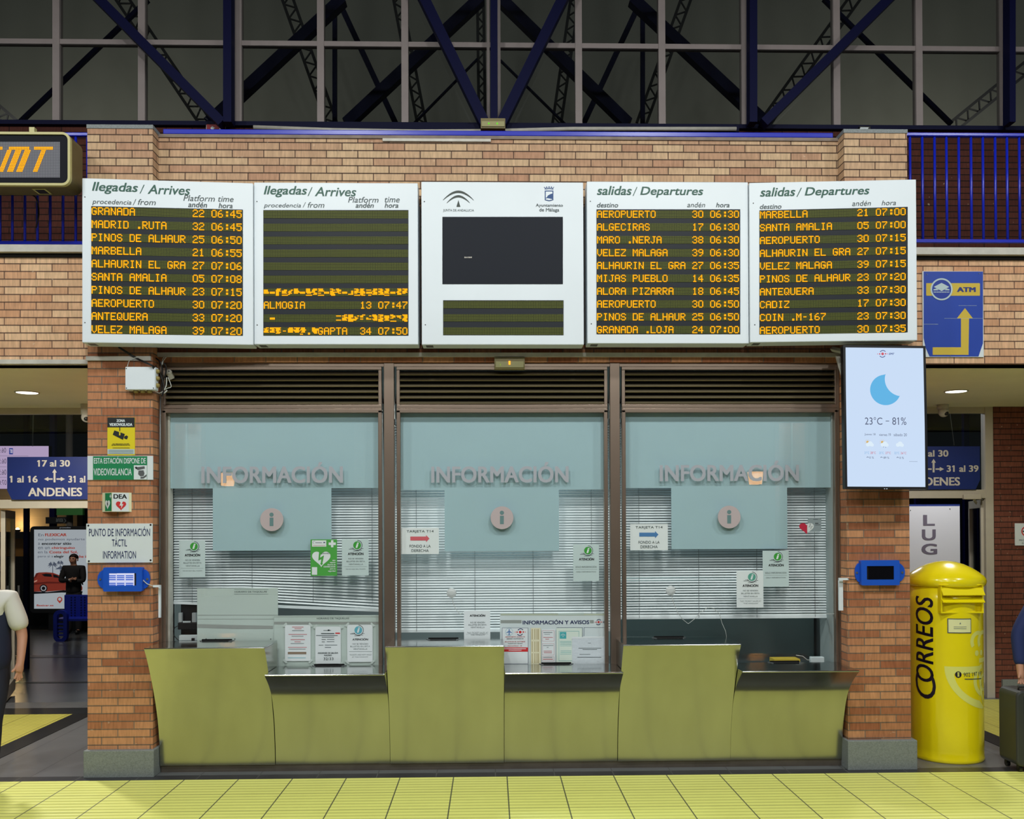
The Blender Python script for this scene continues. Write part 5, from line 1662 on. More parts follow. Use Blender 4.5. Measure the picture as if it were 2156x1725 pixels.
cable('thick black cable slanting from under the first arrivals board to the cable tangle', curve([W(250, 731, YP - 0.03), W(275, 747, YP - 0.03), (W(296, 759, YP - 0.03)), W(320, 770, YP - 0.10), W(334, 784, YW - 0.06)]), 0.008, M['cableblack'])
for k, (pts, rad, m, lab) in enumerate((
        ([(322, 752), (332, 757), (338, 764), (341, 775), (341, 800), (339, 830)], 0.006, 'cableblack', 'black cable hanging straight down the tangle nearest the junction box'),
        ([(330, 775), (337, 790), (343, 800), (348, 790), (350, 775), (346, 765)], 0.006, 'cableblack', 'black cable looping in the tangle beside the junction box'),
        ([(326, 770), (336, 785), (345, 815), (341, 835)], 0.006, 'cableblack', 'black cable crossing the tangle beside the junction box'),
        ([(346, 752), (342, 758), (341, 770), (342, 778)], 0.003, 'cablewhite', 'thin grey wire dropping from the lintel trim into the tangle'),
        ([(350, 752), (344, 760), (342, 768)], 0.003, 'cablewhite', 'short thin grey wire bending from the lintel trim'),
        ([(351, 795), (350, 812), (344, 823), (336, 828), (330, 826), (322, 823)], 0.004, 'cablewhite', 'white wire sweeping under the junction box from the sensor'),
        ([(352, 822), (347, 827), (340, 829), (336, 827)], 0.005, 'cablewhite', 'short white wire end under the tangle'),
        ([(354, 795), (359, 808), (360, 815), (352, 818), (345, 822)], 0.003, 'cablewhite', 'thin wire looping down from the white sensor'),
        ([(268, 772), (272, 760), (279, 755), (290, 753)], 0.003, 'cablewhite', 'thin pinkish wire arching over the junction box to the pillar trim'))):
    cable(lab, curve([W(x, y, (YW - 0.06 if k < 8 else YP - 0.025) - 0.006 * (k % 3)) for x, y in pts]), rad, M[m])
cable('grey sealant pipe running down the inner corner of the pillar by the first window', [W(337.5, 835, YW - 0.02), W(337, 960, YW - 0.02), W(336.5, 1100, YW - 0.02), W(336, 1230, YW - 0.02)], 0.006, M['gray'], 'corner_pipe')
c = W(357, 787, YF - 0.05)
r = thing('motion_sensor', 'small white sensor beside the cable tangle on the louvre', 'sensor', (c.x, YF, c.z - 0.03))
MB().ball((c.x - 0.006, YF - 0.05, c.z + 0.01), (0.026, 0.02, 0.024)).build('head', M['white_trim'], r, smooth=True)
MB().bar((c.x - 0.002, YF - 0.045, c.z), (c.x + 0.012, YF - 0.02, c.z - 0.032), 0.036, 0.03).build('body', M['white_trim'], r)
MB().cyl((c.x + 0.002, YF - 0.069, c.z + 0.016), (c.x + 0.002, YF - 0.072, c.z + 0.016), 0.005, n=10).build('lens', M['black'], r)

# ------------------------------------------------------------------ the weather screen
Yw = 7.10
a, b = W(1778, 1031, Yw), W(1950, 727, Yw)
xc, zc = (a.x + b.x) / 2, (a.z + b.z) / 2
r = thing('weather_screen', 'tall lit weather screen showing a blue moon and 23°C', 'screen', (xc, Yw + 0.03, zc))
mb = MB()
rframe(mb, a.x, b.x, Yw - 0.004, Yw + 0.05, a.z, b.z, 0.006, 0.017)
mb.build('bezel', M['black'], r)
MB().box((a.x + 0.008, Yw + 0.002, a.z + 0.008), (b.x - 0.008, Yw + 0.055, b.z - 0.008)).build('housing', M['black'], r)
pl = Plane2(r, Yw + 0.002)
SW = emis('screen pale blue', (203, 222, 247), 1.0)
pl.rect('display', SW, (1781.5, 729.8, 1946.5, 1028), lift=0.0005)
eg = lambda n, c, k=0.9: emis(n, c, k)
E_slate, E_red, E_blue = eg('screen slate', (98, 106, 132)), eg('screen red', (214, 96, 110)), eg('screen blue text', (120, 180, 232))
E_navy, E_moon, E_cloud, E_sun = eg('screen navy', (72, 92, 150)), eg('screen moon blue', (106, 190, 240)), eg('screen cloud', (222, 238, 250), 1), eg('screen sun', (226, 190, 120))
pl.polys('logo_dots', E_red, [disc_pts(1859.5, 744.5, 2.9, 14), disc_pts(1853.3, 744.7, 1.6, 10), disc_pts(1865.8, 744.3, 1.6, 10), disc_pts(1849, 744.7, 0.9, 8), disc_pts(1870.2, 744.3, 0.9, 8)], 0.001)
pl.ring('logo_arcs', E_navy, [(1860.3, 743.9, 5.9, 7.4, 38, 150), (1858.9, 745, 5.9, 7.4, 218, 330)], 0.001, 14)
pl.text('logo_word', E_navy, [('EMT', 1872.8, 742.3, 1884.5, 746.3, dict(shear=0.25, bold=0.03))], 0.001)


def arc(cx, cy, r_, t0, t1, n):
    return [(cx + r_ * math.cos(math.radians(t0 + (t1 - t0) * i / n)), cy - r_ * math.sin(math.radians(t0 + (t1 - t0) * i / n))) for i in range(n + 1)]


# moon: crescent between two circles
mo, mi = (1864.8, 821.2, 32.4), (1899.6, 798.4, 36.0)
oa = arc(*mo, 88, 338, 40)
ia = [p for p in arc(*mi, 188, 272, 24)]
pts = oa + list(reversed([q for q in ia]))
pts[0] = ia[0] if False else pts[0]
n_, vs_, fs_ = 30, [], []
for i in range(n_ + 1):                        # strip between the inner and the outer arc
    o_ = arc(*mo, 88 + 250 * i / n_, 88 + 250 * i / n_, 1)[0]
    t_ = i / n_
    ang = 163 + (262 - 163) * t_
    i_ = arc(*mi, ang, ang, 1)[0]
    vs_ += [pl.P(o_[0], o_[1], 0.001), pl.P(i_[0], i_[1], 0.001)]
fs_ = [(2 * i, 2 * i + 1, 2 * i + 3, 2 * i + 2) for i in range(n_)]
MB().add(vs_, fs_).build('moon', E_moon, r)
pl.text('temperature', E_slate, [('23°C', 1820.8, 879.2, 1857.5, 895.2, dict(bold=-0.008)), ('–', 1864.5, 886.5, 1872, 888), ('81%', 1878.5, 879.2, 1908, 895.2, dict(bold=-0.008))], 0.001)
pl.text('day_names', E_slate, [('Jueves 18', 1820, 913.2, 1842.7, 919), ('viernes 19', 1850.4, 913.2, 1875, 919), ('sábado 20', 1881, 913, 1908.8, 919)], 0.001)
for cx, sun, drop in ((1830.5, 1, 0), (1861.5, 1, 1), (1893.5, 0, 0)):
    if sun:
        pl.polys('sun_icon', E_sun, [disc_pts(cx - 4.5, 932, 3, 12)] + [[(cx - 4.5 + 4 * math.cos(t), 932 - 4 * math.sin(t)), (cx - 4.5 + 5.5 * math.cos(t + .12), 932 - 5.5 * math.sin(t + .12)), (cx - 4.5 + 5.5 * math.cos(t - .12), 932 - 5.5 * math.sin(t - .12))] for t in [0.5 + k * 0.62 for k in range(6)]], 0.0008)
    pl.polys('cloud_icon', E_cloud, [disc_pts(cx - 4, 937.5, 4, 14), disc_pts(cx + 1, 935.5, 5.2, 16), disc_pts(cx + 5.2, 938, 3.6, 14)], 0.001)
    if drop:
        pl.polys('drop_icon', E_slate, [disc_pts(cx - 2.5, 942.3, 0.7, 8), disc_pts(cx + 2.5, 943.2, 0.7, 8)], 0.0012)
pl.text('low_temperature', E_blue, [('21°C', 1819.4, 952, 1829, 957), ('23°C', 1850, 952, 1860, 957), ('22°C', 1882, 952, 1892.5, 957)], 0.001)
pl.text('high_temperature', E_red, [('28°C', 1831.6, 952, 1843.2, 957), ('27°C', 1863.4, 952, 1874.7, 957), ('26°C', 1895.3, 952, 1907.3, 957)], 0.001)
pl.text('rain_chance', E_slate, [('0 %', 1829.5, 962.5, 1838.8, 967), ('89 %', 1859.3, 962.5, 1871, 967), ('0 %', 1892.8, 962.5, 1902, 967)], 0.001)
pl.ring('umbrella_icon', E_slate, [(1826, 965, 1.3, 2.3, 0, 180), (1855, 965, 1.3, 2.3, 0, 180), (1889, 965, 1.3, 2.3, 0, 180)], 0.001, 8)
pl.rect('progress_line', E_slate, (1913, 972.1, 1930.5, 972.6), lift=0.001)
pl.rect('status_light', E_cloud, (1859, 1029.8, 1861, 1031), (1863.5, 1029.8, 1866, 1031), lift=0.008)
r.rotation_euler = (math.radians(-2.5), math.radians(0.5), 0)
ar = thing('screen_bracket', 'pale steel bracket holding the weather screen to the pillar', 'bracket', (xc, YP, zc))
MB().box((xc - 0.12, Yw + 0.1, zc - 0.15), (xc + 0.12, YP, zc + 0.15)).build('mount', M['gray'], ar)
MB().bar(W(1763, 749, YP + 0.05), W(1776, 792, YP - 0.08), 0.03, 0.02).build('arm', M['white_trim'], ar)
MB().bar(W(1752, 735, YW - 0.03), W(1782, 742, YP - 0.06), 0.03, 0.03).build('upper_arm', M['white_trim'], ar)

# ------------------------------------------------------------------ the ATM sign on the wall beside
s = Sign('atm_sign', 'blue ATM sign with a yellow corner arrow above the mailbox doorway', 'sign', 1943.5, 571.5, 2070, 752, YW - 0.012, 0.01, M['paperwhite'])
s.polys('blue_field', mat('atm blue', (46, 74, 168), 0.35, vary=0.03, bump=0.05, bs=8), [[(1944.5, 572), (2069.5, 572), (2069.5, 723), (2060, 751), (1957, 751), (1949, 733), (1944.5, 712)]], 0.001)
s.polys('yellow_band', M['signyellow'], [[(1950, 596.5), (2062, 596.5), (2063, 598), (2063, 622), (2062, 623), (1950.5, 623), (1949.8, 622), (1949.8, 598)]], 0.002)
s.disc('badge_field', mat('badge blue', (38, 62, 156), 0.4), 1982, 609.5, 22.5, 0.003)
s.ring('badge_ring', M['paper'], [(1982, 609.5, 20, 23.3, 0, 360)], 0.004, 48)
s.polys('badge_diamond', M['paper'], [[(1965.5, 604.5), (1982, 596), (1998, 604.5), (1982, 613.5)], [(1965, 609.5), (1972, 608), (1976, 611.5), (1965, 611.8)], [(1998.5, 609.5), (1992, 608), (1988, 611.5), (1998.5, 611.8)]], 0.004)
s.rect('badge_caption', M['paper'], *[(1965.5 + k * 3.4, 614.3, 1967.6 + k * 3.4, 616.6) for k in range(10)], lift=0.004)
s.text('lettering', mat('atm navy', (36, 52, 124), 0.5), [('ATM', 2014.5, 605, 2054, 615, dict(bold=0.06, space=1.02))], 0.003)
s.polys('corner_arrow', M['signyellow'], [[(1963.5, 731.5), (2023, 731.5), (2023, 670.5), (2014.5, 670.5), (2031.5, 649), (2048, 670.5), (2040, 670.5), (2039, 747.5), (1963.5, 747.5)]], 0.002)
s.rect('crease', M['paper'], (1945, 682.8, 1975, 683.3), (1988, 670.6, 2069, 671), (2018, 643.6, 2056, 644), lift=0.0025)
s.screws(M['gray'], [(1951, 578), (2061, 576), (2001, 750)], 1.4)

# ------------------------------------------------------------------ the hanging amber sign over the lightbox doorway
Ye, Yd = 7.0, 7.21
xR, xL = X(149, Ye, 336), X(-330, Ye, 336)
zT, zB = Z(279, Ye, 60), Z(391.5, Ye, 60)
r = thing('hanging_led_sign', 'amber EMT dot matrix sign in a rounded olive housing', 'display sign', ((xL + xR) / 2, Yd, zB))
rbox(MB(), xL, xR, Ye + 0.01, Yd, zB, zT, 0.06, 6).build('housing', M['olivedark'], r, bevel=0.01)
mb = MB()
rframe(mb, xL, xR, Ye - 0.012, Ye + 0.02, zB, zT, 0.06, 0.018, 6)
mb.build('front_rim', M['olive'], r)
rbox(MB(), xL + 0.015, xR - 0.015, Ye, Ye + 0.012, zB + 0.015, zT - 0.015, 0.045, 6).build('front_face', mat('sign face navy black', (12, 14, 24), 0.6, spec=0.15), r)
pl = Plane2(r, Ye)
pl.rect('dot_matrix', grid_mat('grey dot matrix', (92, 92, 100), (146, 146, 152), 0.0119, 0.0119, 0.45), (-300, 299, 126.5, 374), lift=0.002)
pt = 3.32


def dotted(rows_):
    mb = MB()
    for x, y in rows_:
        mb.flat([pl.P(px_, py_, 0.005) for px_, py_ in disc_pts(x, y, pt * 0.50, 8)])
    return mb


def bar_dots(x0, row0, nrow, ncol, slant=1.32):
    return [(x0 + c * pt - (row0 + k) * slant, 311 + (row0 + k) * pt) for k in range(nrow) for c in range(ncol)]


let = {'T': bar_dots(74, 0, 2, 12, 0) + bar_dots(91.5, 2, 14, 3), 'M': bar_dots(21, 0, 2, 13, 0.2) + [d for x in (19.5, 37, 56.5) for d in bar_dots(x, 2, 14, 4 if x > 20 else 3)],
       'E': bar_dots(-32, 0, 2, 12, 0) + bar_dots(-32, 7, 2, 9) + bar_dots(-32, 14, 2, 11) + bar_dots(-32, 0, 16, 3)}
for k in ('E', 'M', 'T'):
    dotted(let[k]).build('lit_letter', M['led'], r)
a, b = W(64, 281, Ye + 0.05), W(75, 270, Ye + 0.05)
MB().box((a.x, Ye + 0.03, zT - 0.01), (b.x, Ye + 0.07, b.z)).build('hanger', M['olive'], r)
MB().box((a.x, Ye + 0.07, zT - 0.03), (b.x, YW + 0.02, zT - 0.005)).build('support_arm', M['olivedark'], r)
q = X(88, Ye + 0.1, 400)
MB().box((q - 0.05, Ye + 0.05, zB - 0.006), (q + 0.05, Ye + 0.16, zB)).build('hatch_frame', M['olive'], r)
MB().box((q - 0.035, Ye + 0.065, zB - 0.008), (q + 0.035, Ye + 0.145, zB - 0.004)).build('hatch_glass', M['black'], r)
cable('black cable hanging from the amber EMT sign past the railing bars', curve([W(62, 408, 7.25), W(68, 411, 7.28), W(75, 416, 7.35), W(80, 430, 7.4), (W(81, 455, 7.4)), W(76, 480, 7.42)]), 0.006, M['cableblack'])

# ------------------------------------------------------------------ passage soffit lights, cameras, ANDENES signs
for lab, px, py in (('round lit downlight in the soffit before the lightbox doorway', 57, 827), ('round lit downlight in the soffit before the mailbox doorway', 2013, 824.5)):
    g = G(px, py, ZSOF - 0.005)
    r = thing('downlight', lab, 'ceiling light', (g.x, g.y, ZSOF), 'soffit downlights')
    MB().cyl((g.x, g.y, ZSOF - 0.008), (g.x, g.y, ZSOF - 0.001), 0.096, n=32).build('lit_disc', emis('downlight glow', (255, 250, 235), 3.0), r)
    mb = MB()
    mb.lathe([(0.094, -0.006), (0.108, -0.010), (0.112, 0.0)], (g.x, g.y, ZSOF), 32)
    mb.build('trim_ring', M['white_trim'], r, smooth=True)


def domecam(label, px, py, Y, zc_):
    c = W(px, py, Y)
    r = thing('security_camera', label, 'camera', (c.x, Y, zc_))
    MB().cyl((c.x, Y, c.z + 0.03), (c.x, Y, zc_), 0.058, 0.062, 20).build('base', M['white_trim'], r, smooth=True)
    MB().ball((c.x + 0.004, Y - 0.01, c.z), 0.056).build('dome', M['white_trim'], r, smooth=True)
    MB().ball((c.x + 0.014, Y - 0.05, c.z - 0.018), (0.026, 0.018, 0.026)).build('lens', M['black'], r, smooth=True)


domecam('white dome camera under the soffit beside the weather screen', 1985, 868, 10.0, ZSOF)
domecam('dome camera under the soffit over the ANDENES sign by the pillar', 183, 879, 9.9, ZSOF)


def platform_sign(label, x0, y0, x1, y1, Y, words, cut):
    a, b = W(x0, y1, Y), W(x1, y0, Y)
    r = thing('platform_sign', label, 'sign', ((a.x + b.x) / 2, Y + 0.02, a.z))
    h = b.z - a.z
    c = h * 0.22
    pts = [(a.x + 0.05, a.z), (b.x - 0.05, a.z), (b.x, a.z + c), (b.x, b.z), (a.x, b.z), (a.x, a.z + c)]
    MB().prism(pts, Y, Y + 0.012).build('panel', M['signblue'], r)
    pl = Plane2(r, Y)
    pl.text('lettering', M['signcream'], [w + (dict(bold=0.03),) for w in words], 0.002)
    return pl


def arrows(pl, cx, cy):
    pl.polys('arrows', M['signcream'], [[(cx - 2, cy + 12.5), (cx + 2, cy + 12.5), (cx + 2, cy - 8), (cx + 5, cy - 8), (cx, cy - 16), (cx - 5, cy - 8), (cx - 2, cy - 8)],
                                        [(cx - 4, cy + 4), (cx - 4, cy + 7), (cx - 13, cy + 7), (cx - 13, cy + 10), (cx - 22, cy + 5.5), (cx - 13, cy + 1), (cx - 13, cy + 4)],
                                        [(cx + 4, cy + 4), (cx + 4, cy + 7), (cx + 13, cy + 7), (cx + 13, cy + 10), (cx + 22, cy + 5.5), (cx + 13, cy + 1), (cx + 13, cy + 4)]], 0.002)


YA = YD - 0.03
pl = platform_sign('blue ANDENES platform sign over the lightbox doorway', 15, 962, 215, 1052.5, YA, [('17 al 30', 78.5, 969, 147.5, 983), ('1 al 16', 20.5, 1002, 79.5, 1016.5), ('31 al 39', 144, 1002, 205, 1016.5), ('ANDENES', 59.5, 1027, 173, 1045.5)], 8)
arrows(pl, 115, 1003.5)
pl = platform_sign('blue ANDENES platform sign partly behind the weather screen', 1868, 940, 2063, 1031, YA, [('17 al 30', 1927, 948, 1996.5, 962), ('1 al 16', 1876, 980, 1934, 993.5), ('31 al 39', 1993, 980, 2060, 994), ('ANDENES', 1908, 1005, 2021, 1023)], 8)
arrows(pl, 1965.5, 982.5)

# ------------------------------------------------------------------ door walls of the passages
def door_wall(n, xl, xr, posts, ztr, Y, ztop, open_leaf, yb):
    """cream framed glazed screen with a transom and an open doorway"""
    w = struct_empty('door_%d' % n, ((xl + xr) / 2, Y, 0))
    f = MB()
    f.box((xl, Y, ztop - 0.07), (xr, Y + 0.07, ztop))
    f.box((xl, Y - 0.005, ztr - 0.045), (xr, Y + 0.075, ztr + 0.05))
    for x in posts:
        f.box((x - 0.045, Y - 0.012, 0), (x + 0.045, Y + 0.082, ztop - 0.002))
    struct('door_frame', f, M['cream_trim'], w, bevel=0.003)
    struct('pane', MB().flat([(xl, Y + 0.03, ztr), (xr, Y + 0.03, ztr), (xr, Y + 0.03, ztop), (xl, Y + 0.03, ztop)]), M['doorglass'], w)
    return w


M['doorglass'] = glass('door glass', (0.8, 0.82, 0.82, 1), 0.0)
ztr1 = Z(1062, YD, 90)
xl1 = X(6, YD, 1200)
w1 = door_wall(1, -7.0, PLx0 + 0.2, [xl1 - 0.12, xl1 - 1.2], ztr1, YD, ZSOF, None, 0)
ztr2 = Z(1041, YD, 2000)
xr2 = X(2084, YD, 1200)
w2 = door_wall(2, PRx1 - 0.2, xr2 + 0.045, [xr2], ztr2, YD, ZSOF, None, 0)


def leaf(w, hinge, ang, width, h):
    """an open glazed leaf, hinged at x and swung away from the hall"""
    c, s_ = math.cos(ang), math.sin(ang)
    P = lambda u, t, z: (hinge + c * u - s_ * t, YD + 0.04 + s_ * u + c * t, z)

    def bx(mb, u0, u1, z0, z1, t=0.022):
        vs = [P(u, tt, z) for z in (z0, z1) for u, tt in ((u0, -t), (u1, -t), (u1, t), (u0, t))]
        return mb.add(vs, [(0, 3, 2, 1), (4, 5, 6, 7), (0, 1, 5, 4), (1, 2, 6, 5), (2, 3, 7, 6), (3, 0, 4, 7)])
    mb = MB()
    bx(mb, 0, 0.07, 0.02, h)
    bx(mb, width - 0.07, width, 0.02, h)
    bx(mb, 0, width, 0.02, 0.16)
    bx(mb, 0, width, h - 0.09, h)
    struct('door_leaf', mb, M['cream_trim'], w)
    struct('leaf_pane', bx(MB(), 0.06, width - 0.06, 0.15, h - 0.08, 0.003), M['doorglass'], w)
    mb = MB()
    mb.cyl(P(width - 0.03, -0.06, 0.95), P(width - 0.03, -0.06, 1.25), 0.012, n=10)
    struct('door_handle', mb, M['gray'], w)


leaf(w1, xl1 - 0.02, math.radians(111), 0.95, ztr1 - 0.06)
leaf(w2, xr2 - 0.05, math.radians(70), 0.95, ztr2 - 0.06)
a, b = W(2029, 1052, YD - 0.04), W(2066, 1041, YD - 0.04)
r = thing('door_closer', 'cream door closer on the transom by the mailbox doorway', 'door closer', ((a.x + b.x) / 2, YD, a.z))
MB().box((a.x, YD - 0.05, a.z), (b.x, YD - 0.005, b.z)).build('body', M['cream_trim'], r, bevel=0.008)
MB().bar((a.x + 0.12, YD - 0.03, a.z), (b.x + 0.02, YD + 0.1, a.z - 0.04), 0.025, 0.012).build('arm', M['cream_trim'], r)
XBR = X(2093, YD, 1200)
struct('wall_passage_end', MB().box((XBR, YD - 0.02, 0), (12, YD + 0.2, ZSOF)), M['brick_dim'] if 'brick_dim' in M else M.setdefault('brick_dim', brick('deep red brick', (124, 74, 58), (102, 56, 44), (66, 48, 42), ph=0.02)))
struct('baseboard_passage_end', MB().box((XBR + 0.06, YD - 0.05, 0), (12, YD, Z(1430, YD, 2120))), M['granite'])
s = Sign('no_smoking_sign', 'white no smoking notice on the deep red brick wall', 'sign', 2137.5, 1102, 2185, 1149, YD - 0.032, 0.01, M['paperwhite'])
s.ring('red_circle', M['red'], [(2161, 1119, 8.5, 10.8, 0, 360)], 0.002)
s.rect('cigarette', M['ink'], (2153, 1118, 2169, 1120.5))
s.text('lettering', M['inkgrey'], [('PROHIBIDO', 2145.5, 1136, 2177, 1139.5), ('FUMAR', 2151.5, 1142.5, 2171, 1146)], 0.002)

# ------------------------------------------------------------------ outside: platforms at night
ramp = mat('wet grey platform paving', (84, 86, 88), 0.22, vary=0.45, vs=1.2, stretch=(0.6, 1.4, 1))
struct('floor_outside', MB().add([(-14, YD + 0.07, 0), (14, YD + 0.07, 0), (14, 26, -0.5), (-14, 26, -0.5)], [(0, 1, 2, 3)]), ramp)
zo = lambda Y: -(Y - YD - 0.07) * 0.5 / (26 - YD - 0.07)
for Y0, Y1 in ((12.0, 12.12), (15.0, 15.35)):
    struct('floor_outside_band', MB().add([(-14, Y0, zo(Y0) + 0.004), (14, Y0, zo(Y0) + 0.004), (14, Y1, zo(Y1) + 0.004), (-14, Y1, zo(Y1) + 0.004)], [(0, 1, 2, 3)]), mat('black paving band', (26, 26, 29), 0.3))
struct('ceiling_outside', MB().box((-14, YD + 0.2, 4.6), (14, 26, 4.8)), mat('night canopy', (30, 30, 30), 0.9))
struct('wall_outside', MB().box((-14, 25.5, -0.6), (14, 26, 5)), mat('night far wall', (20, 20, 22), 0.9))
YK = 22.0
wallboards = mat('timber boarded wall', (160, 138, 104), 0.7, vary=0.15, vs=3, stretch=(0.2, 1, 14))
a, b = W(22, 1120, YK), W(108, 1072, YK)
bl = thing('station_building', 'timber boarded building lit by an uplight seen through the doorway', 'building', ((a.x + b.x) / 2, YK, zo(YK)))
MB().box((a.x - 0.6, YK, a.z), (b.x + 0.6, YK + 0.3, b.z + 1.2)).build('upper_wall', wallboards, bl)
MB().box((a.x - 0.6, YK - 0.36, W(60, 1134, YK).z), (b.x + 0.6, YK + 0.3, a.z)).build('ledge', M['dark'], bl)
MB().box((a.x - 0.6, YK + 0.1, W(60, 1172, YK).z), (b.x + 0.6, YK + 0.3, W(60, 1134, YK).z)).build('shopfront', mat('ochre shopfront', (150, 104, 40), 0.6), bl)
MB().box((a.x - 0.6, YK + 0.05, zo(YK)), (b.x + 2.6, YK + 0.3, W(60, 1172, YK).z)).build('plinth', M['dark'], bl)
l = Vector((W(37, 1119, YK - 0.25).x, 0, a.z + 0.05))
lp = thing('uplight', 'small warm uplight on the ledge of the timber building', 'lamp', (l.x, YK - 0.25, l.z))
MB().cyl((l.x, YK - 0.25, l.z - 0.05), (l.x, YK - 0.25, l.z), 0.05, 0.07).build('bowl', M['dark'], lp)
MB().ball((l.x, YK - 0.25, l.z + 0.01), 0.04).build('bulb', emis('warm bulb', (255, 214, 150), 6), lp)
pL = bpy.data.lights.new('uplight_glow', 'POINT')
pL.energy, pL.color, pL.shadow_soft_size = 14, (1, 0.72, 0.35), 0.05
po = bpy.data.objects.new('uplight_glow', pL)
COL.objects.link(po)
po.location = (l.x, YK - 0.3, l.z + 0.1)
a, b = W(119, 1085, 21.0), W(174, 1073, 21.0)
settag(MB().box((a.x, 21.0, a.z), (b.x, 21.1, b.z + 0.8)).build('green_fascia', mat('green fascia', (66, 138, 70), 0.5)), 'green fascia board high outside, over the lightbox', 'fascia')
s = Sign('direction_arrow_sign', 'dark arrow sign reading anza outside, above the lightbox', 'sign', 96, 1089, 140, 1103, 20.9, 0.03, M['black'])
s.text('lettering', M['inkgrey'], [('anza', 118, 1092, 133, 1099, dict(bold=0.02))])
s.polys('arrow_outline', M['inkgrey'], [[(134, 1090.5), (139.5, 1097), (134, 1102.5), (134.4, 1101), (138, 1097), (134.4, 1092)]])
for lab, p, y0, y1, Y, wpx, m in (('blue steel column of the platform canopy near the lightbox doorway', 56, 1600, 300, 13.6, 9, 'navy'), ('blue steel column of the platform canopy behind the lightbox', 112, 1330, 860, 21.2, 11, 'navy'),
                                  ('round grey column of the platform canopy above the lightbox', 146, 1330, 860, 21.4, 14, 'gray')):
    x = W(p, 1100, Y).x
    w = wpx * Y / F / 2
    if m == 'gray':
        mb = MB().cyl((x, Y, zo(Y)), (x, Y, 4.6), w, n=20)
        o = mb.build('canopy_column', mat('concrete column', (110, 108, 104), 0.8), smooth=True)
    else:
        o = MB().box((x - w, Y - w, zo(Y)), (x + w, Y + w, 4.6)).build('canopy_column', M['blue_dim'])
    settag(o, lab, 'column')
# departures screen standing behind the glass, its writing drawn mirrored
Ym = 12.2
a, b = W(-120, 1030, Ym), W(103, 939, Ym)
r = thing('platform_screen', 'pinkish lit timetable screen behind the ANDENES sign', 'screen', ((a.x + b.x) / 2, Ym + 0.05, a.z))
MB().box((a.x, Ym, a.z), (b.x, Ym + 0.08, b.z)).build('housing', M['black'], r)
pl = Plane2(r, Ym)
pl.rect('display', emis('pink screen', (206, 182, 220), 0.85), (-118, 939.5, 102.5, 1029.5), lift=0.002)
E_ink = emis('screen ink', (96, 84, 112), 0.8)
pl.text('row_times', E_ink, [('06:45', -8, 943, 13, 953.5, dict(mirror=True)), ('06:50', -8, 966, 13.5, 976.5, dict(mirror=True)), ('06:50', -8, 989, 13.5, 1000, dict(mirror=True)), ('07:00', -8, 1011, 14, 1021.5, dict(mirror=True))], 0.003)
pl.rect('row_rules', E_ink, (-118, 960, 60, 960.5), (-118, 983, 14, 983.5), (-118, 1005, 14, 1005.5), lift=0.003)
pl.rect('bus_badge', emis('badge blue glow', (52, 70, 160), 0.8), (19.5, 944, 27.5, 957), lift=0.003)
pl.text('badge_letters', emis('badge white glow', (226, 216, 236), 0.9), [('BT', 21, 946.5, 26.5, 954.5, dict(mirror=True, bold=0.04))], 0.004)
a = W(73, 940, Ym)
cable('thin hanger wire above the pinkish timetable screen', [(W(69, 940, Ym)), W(73, 700, Ym)], 0.008, M['gray'], 'hanger_wire')
a = W(2010, 940, 10.6)
cable('thin hanger wire above the ANDENES sign by the weather screen', [W(2009, 938, 10.5), W(2001, 875, 10.5), W(2000, 860, 10.5)], 0.005, M['gray'], 'hanger_wire')

# the lightbox poster
Yl = 20.4
a, b = W(63, 1291, Yl), W(206, 1108, Yl)
r = thing('lightbox', 'tall advertising lightbox with a red car poster', 'lightbox', ((a.x + b.x) / 2, Yl + 0.1, zo(Yl)))
rbox(MB(), a.x, b.x, Yl, Yl + 0.22, a.z, b.z, 0.09, 6).build('housing', M['black'], r)
MB().box(((a.x + b.x) / 2 - 0.35, Yl + 0.04, zo(Yl)), ((a.x + b.x) / 2 + 0.35, Yl + 0.18, a.z + 0.02)).build('foot', M['black'], r)
pl = Plane2(r, Yl)
pl.rect('poster', emis('poster glow', (176, 184, 190), 0.72), (72, 1115.5, 197, 1282), lift=0.004)
P_red, P_ink, P_car, P_dark = emis('poster red', (172, 66, 52), 0.7), emis('poster slate', (84, 92, 108), 0.7), emis('poster car red', (140, 56, 44), 0.6), emis('poster black', (26, 28, 32), 0.5)
B3 = dict(bold=0.03)
pl.text('header', emis('header white', (160, 166, 172), 0.7), [('promedios', 126, 1110, 149, 1113.4)], 0.005)
pl.text('poster_lettering', P_ink, [('En', 81, 1123.5, 92, 1129.5), ('no podemos ayudarte', 81, 1133, 179, 1139.8), ('a', 80.5, 1143, 84.5, 1147.5), ('en un', 80.5, 1151.6, 105, 1156.8), ('en la', 80, 1159.6, 100.5, 1165.5), ('pero si a', 80, 1169.3, 112, 1175.6)], 0.006)
pl.text('poster_bold', P_dark, [('encontrar sitio', 88, 1142, 150.5, 1147.8, B3), ('elegir', 114, 1169, 135, 1176, B3)], 0.006)
pl.text('poster_red_lettering', P_red, [('FLEXICAR', 95, 1123.2, 140.5, 1129.6, dict(bold=0.04)), ('chiringuito', 109, 1151, 158, 1157.8, B3), ('Costa del Sol,', 104, 1159.6, 164, 1166.4, B3), ('coche ideal', 154, 1169, 196, 1175, B3)], 0.006)
pl.polys('poster_car', P_car, [[(72, 1216), (76, 1207.5), (82, 1205.8), (98, 1205.2), (112, 1206.4), (124, 1211), (134, 1218), (150, 1221), (164, 1225), (171, 1230), (174, 1238), (173, 1244), (134, 1243), (100, 1246), (72, 1246)]], 0.006)
pl.polys('car_windows', P_dark, [[(88, 1210), (97, 1208), (108, 1209), (110, 1215), (94, 1214)], [(112, 1209.5), (120, 1211.5), (129, 1218), (113, 1216)], [(72, 1246), (100, 1247), (134, 1243), (174, 1245), (174, 1249), (130, 1248), (72, 1251)]], 0.007)
